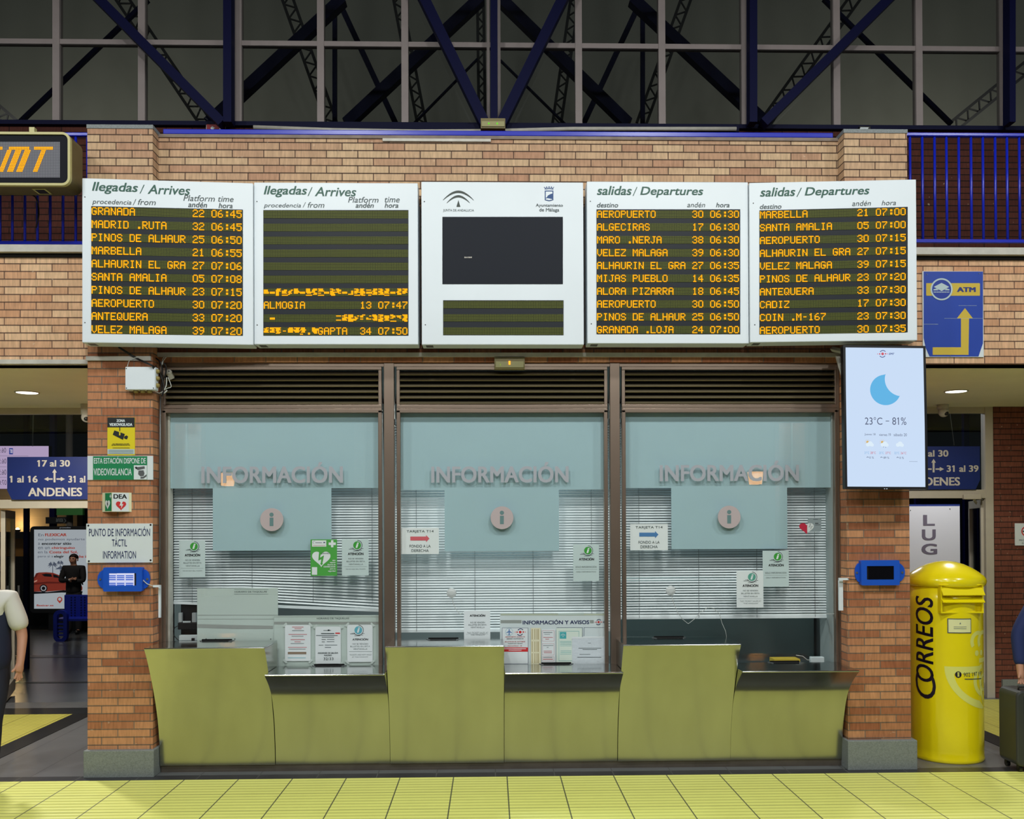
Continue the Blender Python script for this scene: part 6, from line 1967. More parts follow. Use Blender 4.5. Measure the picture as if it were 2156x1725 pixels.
pl.polys('car_shading', emis('poster deep red', (104, 40, 34), 0.55), [[(72, 1228), (100, 1225), (140, 1226), (172, 1234), (172, 1236), (140, 1229), (100, 1229), (72, 1232)], [(76, 1208), (82, 1206.5), (76, 1217), (72, 1218)]], 0.0065)
pl.polys('car_lamps', emis('poster lamp', (206, 150, 130), 0.6), [[(72, 1224), (79, 1221), (78, 1224.5), (72, 1227)], [(162, 1228), (171, 1231), (170, 1233), (163, 1231)]], 0.0075)
pl.polys('car_wheel', P_dark, [disc_pts(92, 1239, 8.2, 20), disc_pts(156, 1240, 8, 20)], 0.008)
pl.ring('wheel_rim', emis('rim grey', (160, 160, 164), 0.7), [(92, 1239, 3.8, 6, 0, 360), (156, 1240, 3.8, 6, 0, 360)], 0.009, 18)
fr_ = []
for cx, cy, q in ((111, 1190, 11), (127, 1186, 8)):
    for k in range(9):
        t = math.radians(-30 + k * 30)
        e = (cx + q * math.cos(t), cy - q * 0.75 * math.sin(t) + q * 0.25)
        mx_ = (cx + q * 0.55 * math.cos(t) - 0.8 * math.sin(t), cy - q * 0.6 * math.sin(t) - 1.6)
        fr_.append([(cx, cy), mx_, e])
    fr_.append([(cx - 0.7, cy), (cx + 0.7, cy), (cx + 1, cy + 18), (cx - 0.6, cy + 18)])
pl.polys('poster_palms', P_ink, fr_, 0.005)
pl.polys('poster_parasol', P_ink, [[(116, 1199), (128, 1192), (142, 1196), (140, 1199)]], 0.005)
pl.polys('poster_pin', P_red, [disc_pts(126, 1262.5, 5.6, 20), [(121.4, 1265.5), (130.6, 1265.5), (126, 1271)]], 0.006)
pl.disc('pin_hole', emis('pin hole', (176, 184, 190), 0.72), 126, 1262, 3.2, 0.008)
pl.text('poster_address', P_red, [('flexicar.es', 77, 1272.8, 113, 1277.2, B3)], 0.006)

# ------------------------------------------------------------------ the yellow pillar mailbox
import bmesh
MR, MY = 0.283, 7.68
mc = W(1991, 1300, MY)
MX = mc.x
PHC = math.atan2(MX, MY)                         # direction of the camera as seen from the box
mr = thing('mailbox', 'yellow cylindrical pillar mailbox with dark CORREOS lettering', 'mailbox', (MX, MY, 0))
prof = [(0.282, 0.0), (0.286, 0.01), (0.286, 0.03), (MR, 0.035)] + [(MR, 0.1 + k * 0.13) for k in range(10)] + [(MR, 1.43)]
MB().lathe(prof, (MX, MY, 0), 64).build('body', M['mailyellow'], mr, smooth=True)
MB().lathe([(0.27, 1.425), (0.295, 1.43), (0.306, 1.445), (0.311, 1.468), (0.306, 1.49), (0.288, 1.515), (0.25, 1.545), (0.2, 1.578), (0.14, 1.607), (0.08, 1.625), (0.03, 1.632), (0.001, 1.633)], (MX, MY, 0), 64).build('domed_cap', M['mailyellow'], mr, smooth=True)


def phi(px):
    return -PHC + math.asin(max(-0.995, min(0.995, (px - 1991) / 71.5)))


def mz(py, ph):
    d = MY - MR * math.cos(ph)
    return W(MX / MY * 0 + 1991, py, d).z


def wrap(name, m, polys, lift=0.0015, space='px'):
    """flat outlines in (azimuth, height) bent round the cylinder"""
    bm = bmesh.new()
    for pts in polys:
        vs = []
        for a, b in pts:
            if space == 'px':
                p = phi(a)
                vs.append(bm.verts.new((p, 0, mz(b, p))))
            else:
                vs.append(bm.verts.new((a, 0, b)))
        try:
            bm.faces.new(vs)
        except ValueError:
            pass
    bmesh.ops.triangulate(bm, faces=bm.faces[:])
    for k in range(-34, 35):
        bmesh.ops.bisect_plane(bm, geom=bm.verts[:] + bm.edges[:] + bm.faces[:], plane_co=(k * 0.07, 0, 0), plane_no=(1, 0, 0))
    mb = MB()
    bm.verts.index_update()
    q = MR + lift
    mb.add([(MX + q * math.sin(v.co.x), MY - q * math.cos(v.co.x), v.co.z) for v in bm.verts], [tuple(v.index for v in f.verts) for f in bm.faces])
    bm.free()
    return mb.build(name, m, mr, smooth=True)


def wrap_word(name, m, s, p0, p1, z0, z1, bold=0.0, shear=0.0, up=False, lift=0.0015):
    vs, fs, (a, b, c, d) = glyphs(s, bold, shear)
    P = []
    for u, v in vs:
        fu, fv = (u - a) / (c - a), (v - b) / (d - b)
        P.append((p1 + fv * (p0 - p1), z0 + fu * (z1 - z0)) if up else (p0 + fu * (p1 - p0), z0 + fv * (z1 - z0)))
    return wrap(name, m, [[P[i] for i in f] for f in fs], lift, 'az')


zc1, zc0 = mz(1256, phi(1955)), mz(1436, phi(1955))
wrap_word('lettering', M['mailink'], 'ORREOS', phi(1934.5), phi(1968), zc0, zc1, 0.014, 0.16, True)
wrap_word('lettering', M['mailink'], 'C', phi(1933.5), phi(1972), mz(1471, phi(1955)), mz(1418, phi(1955)), -0.008, 0.16, True, 0.003)


def ring2(p, z, r0, r1, a0, a1, sx=1.0, n=24):
    """part of a ring in unrolled metres about azimuth p, height z"""
    out = []
    for i in range(n):
        q = []
        for t, r in ((i, r0), (i, r1), (i + 1, r1), (i + 1, r0)):
            a = math.radians(a0 + (a1 - a0) * t / n)
            q.append((p + sx * r * math.cos(a) / MR, z + r * math.sin(a)))
        out.append(q)
    return out


LC = math.radians(47)
z14, z13 = mz(1401, LC), mz(1383, LC)
horn = []
zt0 = z14
# horn: quarter-disc outline with a hollow, curl at the middle, crown above
n = 16
outer = [(-0.375 + 0.0, zt0)]
for i in range(n + 1):
    t = math.radians(180 + 88 * i / n)
    outer.append((0.03 + 0.405 * math.cos(t), zt0 + 0.355 * math.sin(t)))
inner = [(0.01 + 0.315 * math.cos(math.radians(183 + 72 * i / n)), zt0 - 0.045 + 0.245 * math.sin(math.radians(183 + 72 * i / n))) for i in range(n + 1)]
L = []
oc = [(0.03 + 0.405 * math.cos(math.radians(180 + 88 * i / n)), zt0 + 0.355 * math.sin(math.radians(180 + 88 * i / n))) for i in range(n + 1)]
for i in range(n):
    L.append([oc[i], oc[i + 1], inner[i + 1], inner[i]])
L.append([(-0.375, zt0), (-0.07, zt0), (-0.07, zt0 - 0.05), inner[0]])
L = [[(LC + x / MR, z) for x, z in q] for q in L]
L += ring2(LC - 0.02, zt0 - 0.12, 0.10, 0.135, 100, 250) + ring2(LC + 0.05, zt0 - 0.14, 0.05, 0.075, 90, 270)
L += [[(LC + x / MR, z) for x, z in q] for q in ([(-0.08, zt0 - 0.05), (-0.045, zt0 - 0.05), (-0.03, zt0 - 0.2), (-0.0, zt0 - 0.33), (-0.06, zt0 - 0.2)],)]
L += ring2(LC - 0.30, zt0 + 0.20, 0.052, 0.085, 62, 215) + ring2(LC - 0.02, zt0 + 0.20, 0.052, 0.085, 62, 215)
for k in (-0.10, -0.035):
    L.append([(LC + (k + 0.023 * math.cos(t)) / MR, zt0 + 0.105 + 0.023 * math.sin(t)) for t in [2 * PI * i / 16 for i in range(16)]])
L.append([(LC - 0.07 / MR, zt0 + 0.06), (LC + 0.1 / MR, zt0 + 0.06), (LC + 0.1 / MR, zt0 + 0.025), (LC - 0.07 / MR, zt0 + 0.025)])
wrap('horn_logo', M['mailpale'], L, 0.0012, 'az')
pc = phi(2013.5)
zc = mz(1421, pc)
wrap('info_disc', M['mailink'], [[(pc + 0.025 * math.cos(t) / MR, zc + 0.026 * math.sin(t)) for t in [2 * PI * i / 20 for i in range(20)]]], 0.0022, 'az')
wrap_word('info_letter', M['mailpale'], 'i', pc - 0.028, pc + 0.028, zc - 0.017, zc + 0.019, 0.06, 0, False, 0.003)
wrap_word('phone_number', M['inkslate'], '902 197 197', phi(2023), phi(2057), mz(1425.5, 0), mz(1417, 0), 0, 0, False, 0.0022)
wrap('web_address', M['inkslate'], [[(2025, 1431.6), (2056, 1430.4), (2056, 1428.6), (2025, 1429.8)]], 0.0022)
# posting slot with hood and two flaps (faces the hall squarely)
yf = MY - MR * 0.80
zs0, zs1 = mz(1292, 0), mz(1233, 0)
hw = 0.175
MB().box((MX - hw, yf - 0.055, zs0), (MX + hw, yf + 0.05, zs0 + 0.012)).build('slot_sill', M['mailyellow'], mr, bevel=0.002)
mb = MB().box((MX - hw, yf - 0.05, zs0 + 0.013), (MX - hw + 0.012, yf + 0.06, zs1)).box((MX + hw - 0.012, yf - 0.05, zs0 + 0.013), (MX + hw, yf + 0.06, zs1))
mb.box((MX - hw + 0.006, yf - 0.02, zs0 + 0.006), (MX + hw - 0.006, yf + 0.02, zs1 - 0.004))
mb.build('slot_surround', M['mailyellow'], mr)
MB().add([(MX - hw - 0.005, yf - 0.06, zs1), (MX + hw + 0.005, yf - 0.06, zs1), (MX, yf - 0.05, zs1 + 0.035), (MX - hw - 0.005, yf + 0.1, zs1), (MX + hw + 0.005, yf + 0.1, zs1), (MX, yf + 0.1, zs1 + 0.035)],
         [(0, 1, 2), (0, 2, 5, 3), (1, 4, 5, 2), (0, 3, 4, 1)]).build('slot_hood', M['mailyellow'], mr)
H = zs1 - zs0
for k, (u0, u1) in enumerate(((0.98, 0.66), (0.60, 0.40))):
    za, zb = zs0 + H * u0, zs0 + H * u1
    MB().add([(MX - hw + 0.004, yf - 0.03, za), (MX + hw - 0.004, yf - 0.03, za), (MX + hw - 0.004, yf - 0.085, zb), (MX - hw + 0.004, yf - 0.085, zb),
              (MX - hw + 0.004, yf - 0.022, za), (MX + hw - 0.004, yf - 0.022, za), (MX + hw - 0.004, yf - 0.075, zb - 0.005), (MX - hw + 0.004, yf - 0.075, zb - 0.005)],
             [(0, 1, 2, 3), (7, 6, 5, 4), (3, 2, 6, 7), (0, 3, 7, 4), (1, 5, 6, 2)]).build('slot_flap', M['mailyellow'], mr)
p0, p1 = phi(1994), phi(2037.5)
za, zb = mz(1334, -0.1), mz(1303, -0.1)
wrap('plate_frame', M['gray'], [[(p0, za), (p1, za), (p1, zb), (p0, zb)]], 0.004, 'az')
k = 0.025
wrap('plate', mat('pale yellow plate', (232, 232, 176), 0.4), [[(p0 + k, za + 0.007), (p1 - k, za + 0.007), (p1 - k, zb - 0.007), (p0 + k, zb - 0.007)]], 0.006, 'az')
wrap('plate_lettering', M['inkgrey'], [[(p0 + 0.16, za + 0.05), (p1 - 0.16, za + 0.05), (p1 - 0.16, za + 0.053), (p0 + 0.16, za + 0.053)], [(p0 + 0.16, za + 0.036), (p1 - 0.16, za + 0.036), (p1 - 0.16, za + 0.039), (p0 + 0.16, za + 0.039)],
                                       [(p0 + 0.31, za + 0.075), (p1 - 0.31, za + 0.075), (p1 - 0.33, za + 0.088), (p0 + 0.33, za + 0.088)]], 0.008, 'az')

# ------------------------------------------------------------------ LUG totem, blue posts and plants behind the mailbox
Yt = 9.5
a, b = W(1890, 1440, Yt), W(2020.5, 1066, Yt)
r = thing('white_totem', 'white totem panel with grey letters L U G behind the mailbox', 'sign', ((a.x + b.x) / 2, Yt + 0.1, 0))
MB().box((a.x, Yt, 0.0), (b.x, Yt + 0.02, b.z)).build('panel', mat('totem pale violet white', (196, 199, 214), 0.4), r)
MB().box((a.x, Yt + 0.02, 0.0), (b.x + 0.012, Yt + 0.3, b.z + 0.02)).build('blue_body', M['signblue'], r)
pl = Plane2(r, Yt)
LG = mat('letter grey violet', (98, 92, 112), 0.5)
pl.text('lettering', LG, [('L', 1943.5, 1084.5, 1968, 1107, dict(bold=0.03)), ('U', 1941, 1115, 1970, 1138, dict(bold=0.03)), ('G', 1940, 1145, 1973, 1168, dict(bold=0.03))], 0.002)
pl.screws(M['screw'], [(1917, 1075), (2000, 1072)], 1.2)
for lab, p, Y, wpx in (('blue canopy post outside the mailbox doorway, beside the open leaf', 2034, 13.5, 11), ('thin blue canopy post outside, above the white totem', 1931, 13.5, 9)):
    x = W(p, 1100, Y).x
    w = wpx * Y / F / 2
    settag(MB().box((x - w, Y - w, zo(Y)), (x + w, Y + w, 4.6)).build('canopy_column', M['blue_dim']), lab, 'column')
r = thing('shrub', 'dim arching shrub outside the mailbox doorway', 'shrub', (W(2045, 1400, 14).x, 14, zo(14)))
st, lf = MB(), MB()
for k in range(16):
    a0 = random.uniform(0, 2 * PI)
    e = Vector((W(2045, 1400, 14).x, 14, zo(14)))
    pts = [e + Vector((math.cos(a0) * t * random.uniform(0.35, 0.6), math.sin(a0) * t * 0.4, 1.5 * t - 0.7 * t * t + random.uniform(-.05, .05))) for t in (0, 0.3, 0.6, 0.9, 1.25)]
    st.tube(pts, 0.008, 5)
    for p in pts[1:]:
        for _ in range(5):
            q = p + Vector((random.uniform(-.12, .12), random.uniform(-.1, .1), random.uniform(-.1, .1)))
            d = Vector((random.uniform(-1, 1), random.uniform(-1, 1), random.uniform(-.5, .5))).normalized() * 0.07
            sd = d.orthogonal().normalized() * 0.016
            lf.flat([q, q + d * 0.5 + sd, q + d, q + d * 0.5 - sd])
st.build('stems', mat('tan stems', (140, 110, 58), 0.7), r)
lf.build('foliage', mat('dark leaves', (52, 66, 36), 0.6), r)

# ------------------------------------------------------------------ blue bench in front of the lightbox
Yb_ = 18.3
zb_ = zo(Yb_)
bx0, bx1 = W(135, 1300, Yb_).x, W(230, 1300, Yb_).x
r = thing('bench', 'blue perforated metal bench in front of the lightbox', 'bench', ((bx0 + bx1) / 2, Yb_, zb_))
bb = mat('bench blue', (24, 44, 170), 0.4)
z0, z1 = W(150, 1306, Yb_).z, W(150, 1253, Yb_).z
MB().box((bx0, Yb_, z0), (bx1, Yb_ + 0.03, z1)).build('backrest', bb, r, bevel=0.01)
mb = MB()
for i in range(4):
    for j in range(8):
        x = bx0 + 0.14 + i * 0.07 + (0.05 if i > 1 else 0)
        z = z0 + 0.09 + j * 0.05
        mb.box((x - 0.012, Yb_ - 0.003, z - 0.012), (x + 0.012, Yb_, z + 0.012))
mb.build('perforation', M['navy'], r)
MB().box((bx0, Yb_ - 0.45, zb_ + 0.4), (bx1, Yb_, zb_ + 0.44)).build('seat', bb, r)
sx0, sx1 = W(112, 1300, Yb_ - 0.5).x, W(141, 1300, Yb_ - 0.5).x
mb = MB()
rframe(mb, sx0, sx1, Yb_ - 0.5, Yb_ - 0.42, zb_ - 0.0, W(120, 1285, Yb_ - 0.5).z, 0.12, 0.07)
mb.build('side_frame', bb, r)
mb = MB()
for k in range(4):
    z = zb_ + 0.12 + k * 0.07
    mb.box((sx0 + 0.05, Yb_ - 0.48, z), (sx1 - 0.05, Yb_ - 0.45, z + 0.035))
mb.build('side_slats', bb, r)
for x in (bx0 + 0.05, bx1 - 0.1):
    MB().box((x - 0.02, Yb_ - 0.02, zb_), (x + 0.02, Yb_ + 0.02, z0)).build('leg', bb, r)


# ------------------------------------------------------------------ people
def skin(name, nodes, edges, m, root, sub=2):
    """a surface grown round a chain of joints; nodes: {key: (x, y, z, radius)} about the root"""
    keys = list(nodes)
    me = bpy.data.meshes.new(name)
    me.from_pydata([nodes[k][:3] for k in keys], [(keys.index(a), keys.index(b)) for a, b in edges], [])
    me.materials.append(m)
    o = bpy.data.objects.new(name, me)
    COL.objects.link(o)
    o.parent = root
    sk = o.modifiers.new('skin', 'SKIN')
    sk.use_smooth_shade = True
    if not me.skin_vertices:
        me.attributes.new('skin', 'FLOAT', 'POINT')
    d = me.skin_vertices[0].data
    for i, k in enumerate(keys):
        q = nodes[k][3]
        d[i].radius = (q, q) if isinstance(q, (int, float)) else q
    d[0].use_root = True
    ss = o.modifiers.new('smooth', 'SUBSURF')
    ss.levels = ss.render_levels = sub
    ORG[o.name] = ORG[root.name]
    return o


def hand_nodes(nodes, edges, key, wrist, palm, tips, thumb):
    """a palm with four fingers of different lengths and a thumb, each bent once"""
    nodes[key + 'p'] = (*palm, 0.026)
    edges.append((wrist, key + 'p'))
    pv = Vector(palm)
    wv = Vector(nodes[wrist][:3])
    ax = (pv - wv).normalized()
    for k, t in enumerate(tips):
        tv = Vector(t)
        nodes[key + 'a%d' % k] = (*(pv.lerp(tv, 0.45)), 0.0098)
        mid_ = pv.lerp(tv, 0.74) + ax * 0.004
        nodes[key + 'b%d' % k] = (*mid_, 0.0088)
        nodes[key + 'c%d' % k] = (*tv, 0.0072)
        edges += [(key + 'p', key + 'a%d' % k), (key + 'a%d' % k, key + 'b%d' % k), (key + 'b%d' % k, key + 'c%d' % k)]
    th = Vector(thumb)
    base = wv.lerp(pv, 0.6)
    nodes[key + 't'] = (*base.lerp(th, 0.55), 0.0115)
    nodes[key + 'u'] = (*th, 0.009)
    edges += [(key + 'p', key + 't'), (key + 't', key + 'u')]


def body_nodes(arms):
    n = {'pel': (0, 0, 0.95, (0.112, 0.082)), 'wst': (0, 0, 1.10, (0.108, 0.082)), 'chs': (0, 0.0, 1.26, (0.128, 0.085)), 'yok': (0, 0.005, 1.385, (0.11, 0.07)), 'nkb': (0, 0.01, 1.44, (0.06, 0.055)),
         'nck': (0, 0.0, 1.485, 0.056), 'jaw': (0, -0.02, 1.535, (0.068, 0.078)), 'hed': (0, -0.012, 1.60, (0.082, 0.098)), 'top': (0, -0.005, 1.665, (0.066, 0.08)),
         'nos': (0, -0.100, 1.575, 0.012)}
    e = [('pel', 'wst'), ('wst', 'chs'), ('chs', 'yok'), ('yok', 'nkb'), ('nkb', 'nck'), ('nck', 'jaw'), ('jaw', 'hed'), ('hed', 'top'), ('hed', 'nos')]
    for s_, k in ((-1, 'R'), (1, 'L')):
        n[k + 'hip'] = (0.088 * s_, 0, 0.82, 0.07)
        n[k + 'kne'] = (0.10 * s_, -0.02, 0.49, 0.056)
        n[k + 'cal'] = (0.10 * s_, 0.02, 0.34, 0.052)
        n[k + 'ank'] = (0.10 * s_, 0.02, 0.09, 0.036)
        n[k + 'toe'] = (0.115 * s_, -0.14, 0.035, 0.034)
        e += [('pel', k + 'hip'), (k + 'hip', k + 'kne'), (k + 'kne', k + 'cal'), (k + 'cal', k + 'ank'), (k + 'ank', k + 'toe')]
        sh, el, wr, palm, tips, th = arms[k]
        n[k + 'sho'] = (*sh, 0.058)
        n[k + 'elb'] = (*el, 0.041)
        n[k + 'wri'] = (*wr, 0.029)
        e += [('yok', k + 'sho'), (k + 'sho', k + 'elb'), (k + 'elb', k + 'wri')]
        hand_nodes(n, e, k + 'h', k + 'wri', palm, tips, th)
    return n, e


def face(root, hair_m, beard=False):
    eye = mat('eye', (40, 30, 26), 0.3)
    for s_ in (-1, 1):
        MB().ball(ORG[root.name] + Vector((0.031 * s_, -0.097, 1.597)), (0.011, 0.006, 0.006), 10, 6).build('eye', eye, root, smooth=True)
        MB().ball(ORG[root.name] + Vector((0.031 * s_, -0.098, 1.614)), (0.018, 0.006, 0.004), 10, 6).build('eyebrow', hair_m, root, smooth=True)
        MB().ball(ORG[root.name] + Vector((0.084 * s_, 0.002, 1.578)), (0.012, 0.022, 0.032), 10, 8).build('ear', M['skin'], root, smooth=True)
    MB().ball(ORG[root.name] + Vector((0, -0.094, 1.54)), (0.024, 0.008, 0.006), 10, 6).build('mouth', mat('lips', (150, 84, 76), 0.5), root, smooth=True)
    mb = MB()
    c = ORG[root.name] + Vector((0, 0.008, 1.618))
    vs, fs = [], []
    nu, nv = 20, 8
    for j in range(nv + 1):
        t = PI / 2 * (1 - j / nv * 1.15)
        for i in range(nu):
            a = 2 * PI * i / nu
            front = max(0, -math.sin(a))
            tt = max(t, 0.45) if front > 0.35 and j > 3 else t
            vs.append((c.x + 0.092 * math.cos(tt) * math.cos(a), c.y + 0.108 * math.cos(tt) * math.sin(a), c.z + 0.092 * math.sin(tt)))
    for j in range(nv):
        for i in range(nu):
            fs.append((j * nu + i, (j + 1) * nu + i, (j + 1) * nu + (i + 1) % nu, j * nu + (i + 1) % nu))
    mb.add(vs, fs).build('hair', hair_m, root, smooth=True)


def dress(root, n, shirt_m, trouser_m, shoe_m, sleeve, vest_m=None, hem=0.80):
    """shirt, optional vest, trousers and shoes, each a surface of its own grown a little outside the body"""
    def torso(k, add, low):
        return {'hem': (0, 0, low, (0.178 * k + add, 0.140 * k + add)), 'wst': (0, 0, 1.06, (0.145 * k + add, 0.112 * k + add)),
                'chs': (0, 0, 1.27, (0.160 * k + add, 0.115 * k + add)), 'yok': (0, 0.005, 1.385, (0.135 * k + add, 0.092 * k + add)), 'col': (0, 0.008, 1.455, (0.075 + add, 0.066 + add))}
    s_ = torso(1.0, 0.014, hem)
    e = [('hem', 'wst'), ('wst', 'chs'), ('chs', 'yok'), ('yok', 'col')]
    for k in 'RL':
        sh, el = Vector(n[k + 'sho'][:3]), Vector(n[k + 'elb'][:3])
        s_[k + 'sho'] = (*sh, 0.078)
        e.append(('yok', k + 'sho'))
        if sleeve == 'long':
            s_[k + 'elb'] = (*el, 0.058)
            s_[k + 'wri'] = (*n[k + 'wri'][:3], 0.043)
            e += [(k + 'sho', k + 'elb'), (k + 'elb', k + 'wri')]
        else:
            s_[k + 'slm'] = (*sh.lerp(el, 0.5), 0.078)
            s_[k + 'slv'] = (*sh.lerp(el, 0.92), 0.076)
            e += [(k + 'sho', k + 'slm'), (k + 'slm', k + 'slv')]
    skin('shirt', s_, e, shirt_m, root)
    if vest_m:
        v = torso(1.04, 0.036, hem - 0.06)
        del v['col']
        v['yok'] = (0, 0.01, 1.40, (0.165, 0.135))
        skin('vest', v, [('hem', 'wst'), ('wst', 'chs'), ('chs', 'yok')], vest_m, root)
    t = {'wst': (0, 0, 1.0, (0.140, 0.106)), 'hip': (0, 0, 0.90, (0.150, 0.114))}
    e = [('wst', 'hip')]
    for k in 'RL':
        for q, add in (('hip', 0.034), ('kne', 0.022), ('cal', 0.018)):
            p = n[k + q]
            t[k + q] = (p[0], p[1], min(p[2], 0.78) if q == 'hip' else p[2], p[3] + add)
        t[k + 'ank'] = (*n[k + 'ank'][:2], 0.05, 0.062)
        e += [('hip', k + 'hip'), (k + 'hip', k + 'kne'), (k + 'kne', k + 'cal'), (k + 'cal', k + 'ank')]
    skin('trousers', t, e, trouser_m, root)
    for k in 'RL':
        a, b = n[k + 'ank'], n[k + 'toe']
        skin('shoe', {'u': (a[0], a[1] + 0.005, 0.12, 0.054), 'h': (a[0], a[1] + 0.015, 0.055, 0.056), 'm': (a[0], (a[1] + b[1]) / 2, 0.052, 0.056), 't': (b[0], b[1] - 0.01, 0.04, 0.04)}, [('u', 'h'), ('h', 'm'), ('m', 't')], shoe_m, root)


hair = mat('dark hair', (34, 26, 22), 0.6)
cloth_black = mat('black shirt cloth', (20, 20, 23), 0.85)
# man in black with folded arms
Y1 = 19.5
g = W(155, 1300, Y1)
r1 = thing('person', 'man in a black shirt with folded arms standing before the lightbox', 'person', (g.x, Y1, zo(Y1)))
arms = {'R': ((-0.185, 0, 1.40), (-0.235, -0.09, 1.13), (0.02, -0.215, 1.17), (0.075, -0.21, 1.185), [(0.15, -0.20, 1.215), (0.155, -0.205, 1.195), (0.152, -0.21, 1.175), (0.14, -0.21, 1.158)], (0.09, -0.235, 1.225)),
        'L': ((0.185, 0, 1.40), (0.245, -0.08, 1.13), (0.02, -0.175, 1.14), (-0.04, -0.185, 1.145), [(-0.11, -0.18, 1.165), (-0.115, -0.18, 1.148), (-0.11, -0.185, 1.13), (-0.10, -0.185, 1.114)], (-0.03, -0.21, 1.18))}
n, e = body_nodes(arms)
skin('body', n, e, M['skin'], r1)
dress(r1, n, cloth_black, mat('dark trousers', (30, 30, 36), 0.85), M['black'], 'long')
face(r1, hair)
o = ORG[r1.name]
MB().tube([o + Vector(p) for p in ((0.15, -0.12, 1.44), (0.16, -0.125, 1.3), (0.2, -0.02, 1.05))], 0.016).build('bag_strap', cloth_black, r1, smooth=True)
MB().cyl(o + Vector((0.012, -0.25, 1.16)), o + Vector((0.035, -0.25, 1.165)), 0.018, n=12).build('watch', M['silver'], r1)
r1.scale = (0.98, 0.98, 0.98)

# man with the white sleeve walking off beside the doorway
Y2 = 7.2
g = W(-30, 1300, Y2)
r2 = thing('person', 'man in a white short sleeved shirt and dark navy vest, cut by the frame', 'person', (g.x, Y2, 0.003))
arms = {'L': ((0.185, 0, 1.395), (0.265, 0.03, 1.115), (0.287, -0.045, 0.925), (0.285, -0.06, 0.862),
              [(0.262, -0.088, 0.79), (0.274, -0.074, 0.772), (0.288, -0.06, 0.776), (0.30, -0.045, 0.79)], (0.245, -0.10, 0.845)),
        'R': ((-0.185, 0, 1.395), (-0.25, 0.03, 1.12), (-0.27, -0.03, 0.90), (-0.275, -0.045, 0.84), [(-0.265, -0.07, 0.77), (-0.275, -0.058, 0.755), (-0.285, -0.045, 0.76), (-0.293, -0.03, 0.775)], (-0.24, -0.08, 0.82))}
n, e = body_nodes(arms)
for k, dy in (('L', -0.16), ('R', 0.14)):
    for q, f in (('kne', 0.5), ('cal', 0.75), ('ank', 1), ('toe', 1)):
        v = n[k + q]
        n[k + q] = (v[0], v[1] + dy * f, v[2], v[3])
skin('body', n, e, M['skin'], r2)
dress(r2, n, mat('white shirt cloth', (214, 212, 204), 0.85, bump=0.15, bs=12), mat('navy trousers', (24, 28, 44), 0.85), M['black'], 'short', mat('navy vest cloth', (24, 32, 58), 0.85), 0.82)
face(r2, hair)

# traveller with a suitcase at the frame edge
Y3 = 7.22
g = W(2268, 1300, Y3)
r3 = thing('person', 'person in a dark blue jacket holding the handle of the dark suitcase', 'person', (g.x, Y3 + 0.14, 0.003))
gx = lambda px: W(px, 1460, Y3).x - g.x
arms = {'R': ((-0.185, 0, 1.40), (gx(2164), 0.0, 1.06), (gx(2160), -0.06, 0.80), (gx(2159), -0.075, 0.735), [(gx(2150), -0.10, 0.668), (gx(2154), -0.11, 0.664), (gx(2160), -0.11, 0.664), (gx(2166), -0.10, 0.668)], (gx(2149), -0.115, 0.715)),
        'L': ((0.185, 0, 1.40), (0.25, 0.03, 1.12), (0.27, -0.03, 0.90), (0.275, -0.045, 0.84), [(0.265, -0.07, 0.77), (0.275, -0.058, 0.755), (0.285, -0.045, 0.76), (0.293, -0.03, 0.775)], (0.24, -0.08, 0.82))}
n, e = body_nodes(arms)
skin('body', n, e, M['skin'], r3)
dress(r3, n, mat('dark blue jacket', (26, 40, 92), 0.8), mat('dark jeans', (28, 32, 46), 0.85), M['black'], 'long')
face(r3, hair)
g0 = G(2143, 1626)
yS = 7.12
a, b = W(2141.5, 1612, yS), W(2225, 1476, yS)
r4 = thing('suitcase', 'dark grey hard suitcase standing by the studded yellow path', 'suitcase', ((a.x + b.x) / 2, yS + 0.13, 0.004))
sc_m = mat('dark grey shell', (54, 56, 56), 0.42, vary=0.05)
rbox(MB(), a.x, b.x, yS, yS + 0.26, 0.05, 0.64, 0.05, 6).build('shell', sc_m, r4, bevel=0.015)
mb = MB()
for k in range(1, 5):
    x = a.x + (b.x - a.x) * k / 5
    mb.box((x - 0.006, yS - 0.004, 0.1), (x + 0.006, yS, 0.6))
mb.build('ribs', sc_m, r4)
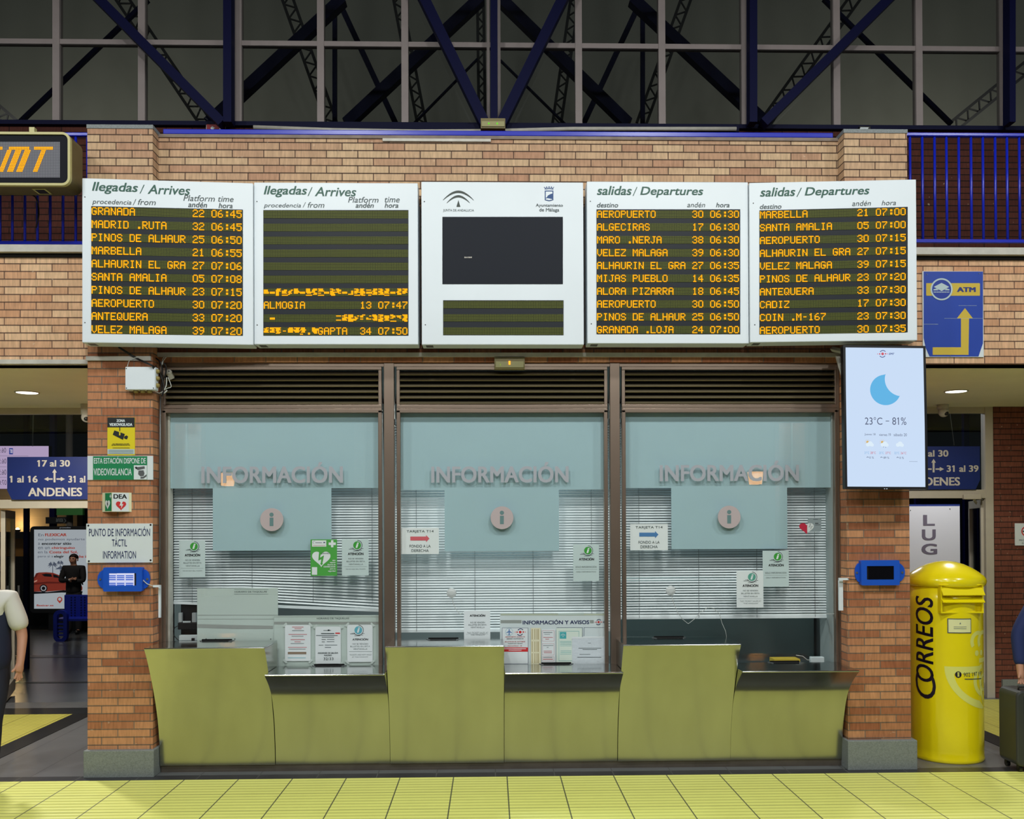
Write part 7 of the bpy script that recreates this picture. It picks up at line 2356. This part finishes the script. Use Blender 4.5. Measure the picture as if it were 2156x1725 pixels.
MB().tube([(a.x + 0.05, yS + 0.06, 0.63), (a.x + 0.05, yS + 0.06, 0.665), (a.x + 0.17, yS + 0.06, 0.665), (a.x + 0.17, yS + 0.06, 0.63)], 0.009, 8).build('grab_handle', M['black'], r4, smooth=True)
for x in (a.x + 0.045, b.x - 0.045):
    for y in (yS + 0.045, yS + 0.215):
        MB().cyl((x - 0.012, y, 0.029), (x + 0.012, y, 0.029), 0.025, n=14).build('wheel', M['black'], r4)
        MB().box((x - 0.016, y - 0.016, 0.03), (x + 0.016, y + 0.016, 0.06)).build('wheel_mount', M['black'], r4)

# ------------------------------------------------------------------ pieces that belong to a part hang under that part
NEST = {}
for up, downs in {'logo_disc': 'logo_letter logo_ring logo_lines', 'screen': 'screen_rows screen_title screen_caption', 'poster': 'poster_lettering poster_bold poster_red_lettering poster_car car_windows car_shading car_lamps car_wheel wheel_rim poster_palms poster_parasol poster_pin pin_hole poster_address',
                  'display': 'logo_dots logo_arcs logo_word moon temperature day_names sun_icon cloud_icon drop_icon low_temperature high_temperature rain_chance umbrella_icon progress_line row_times row_rules bus_badge badge_letters',
                  'slot_surround': 'slot_flap slot_hood slot_sill', 'plate_frame': 'plate plate_lettering', 'dot_matrix': 'lit_letter', 'hatch_frame': 'hatch_glass', 'front_face': 'white_field red_heart lightning_bolt lettering',
                  'side_face': 'green_field white_heart white_cross heart_bolt', 'shield_emblem': 'shield_field', 'badge_field': 'badge_ring badge_diamond badge_caption', 'ticket_slot': 'slot_rim', 'lens': 'pilot_light lit_filament',
                  'camera_pictogram': 'camera_slot', 'housing': 'cable_gland', 'emblem_field': 'emblem_arcs emblem_mark', 'red_band': 'band_lettering', 'picture_field': 'camera_picture camera_lens', 'black_header': '', 'info_disc': 'info_dot info_stem info_letter'}.items():
    for d in downs.split():
        NEST[d] = up
for root in [o for o in COL.objects if o.parent is None]:
    parts = {}
    for ch in root.children:
        parts.setdefault(ch.name.split('.')[0], ch)
    for ch in list(root.children):
        up = parts.get(NEST.get(ch.name.split('.')[0]))
        if up is not None and up is not ch:
            ch.parent = up
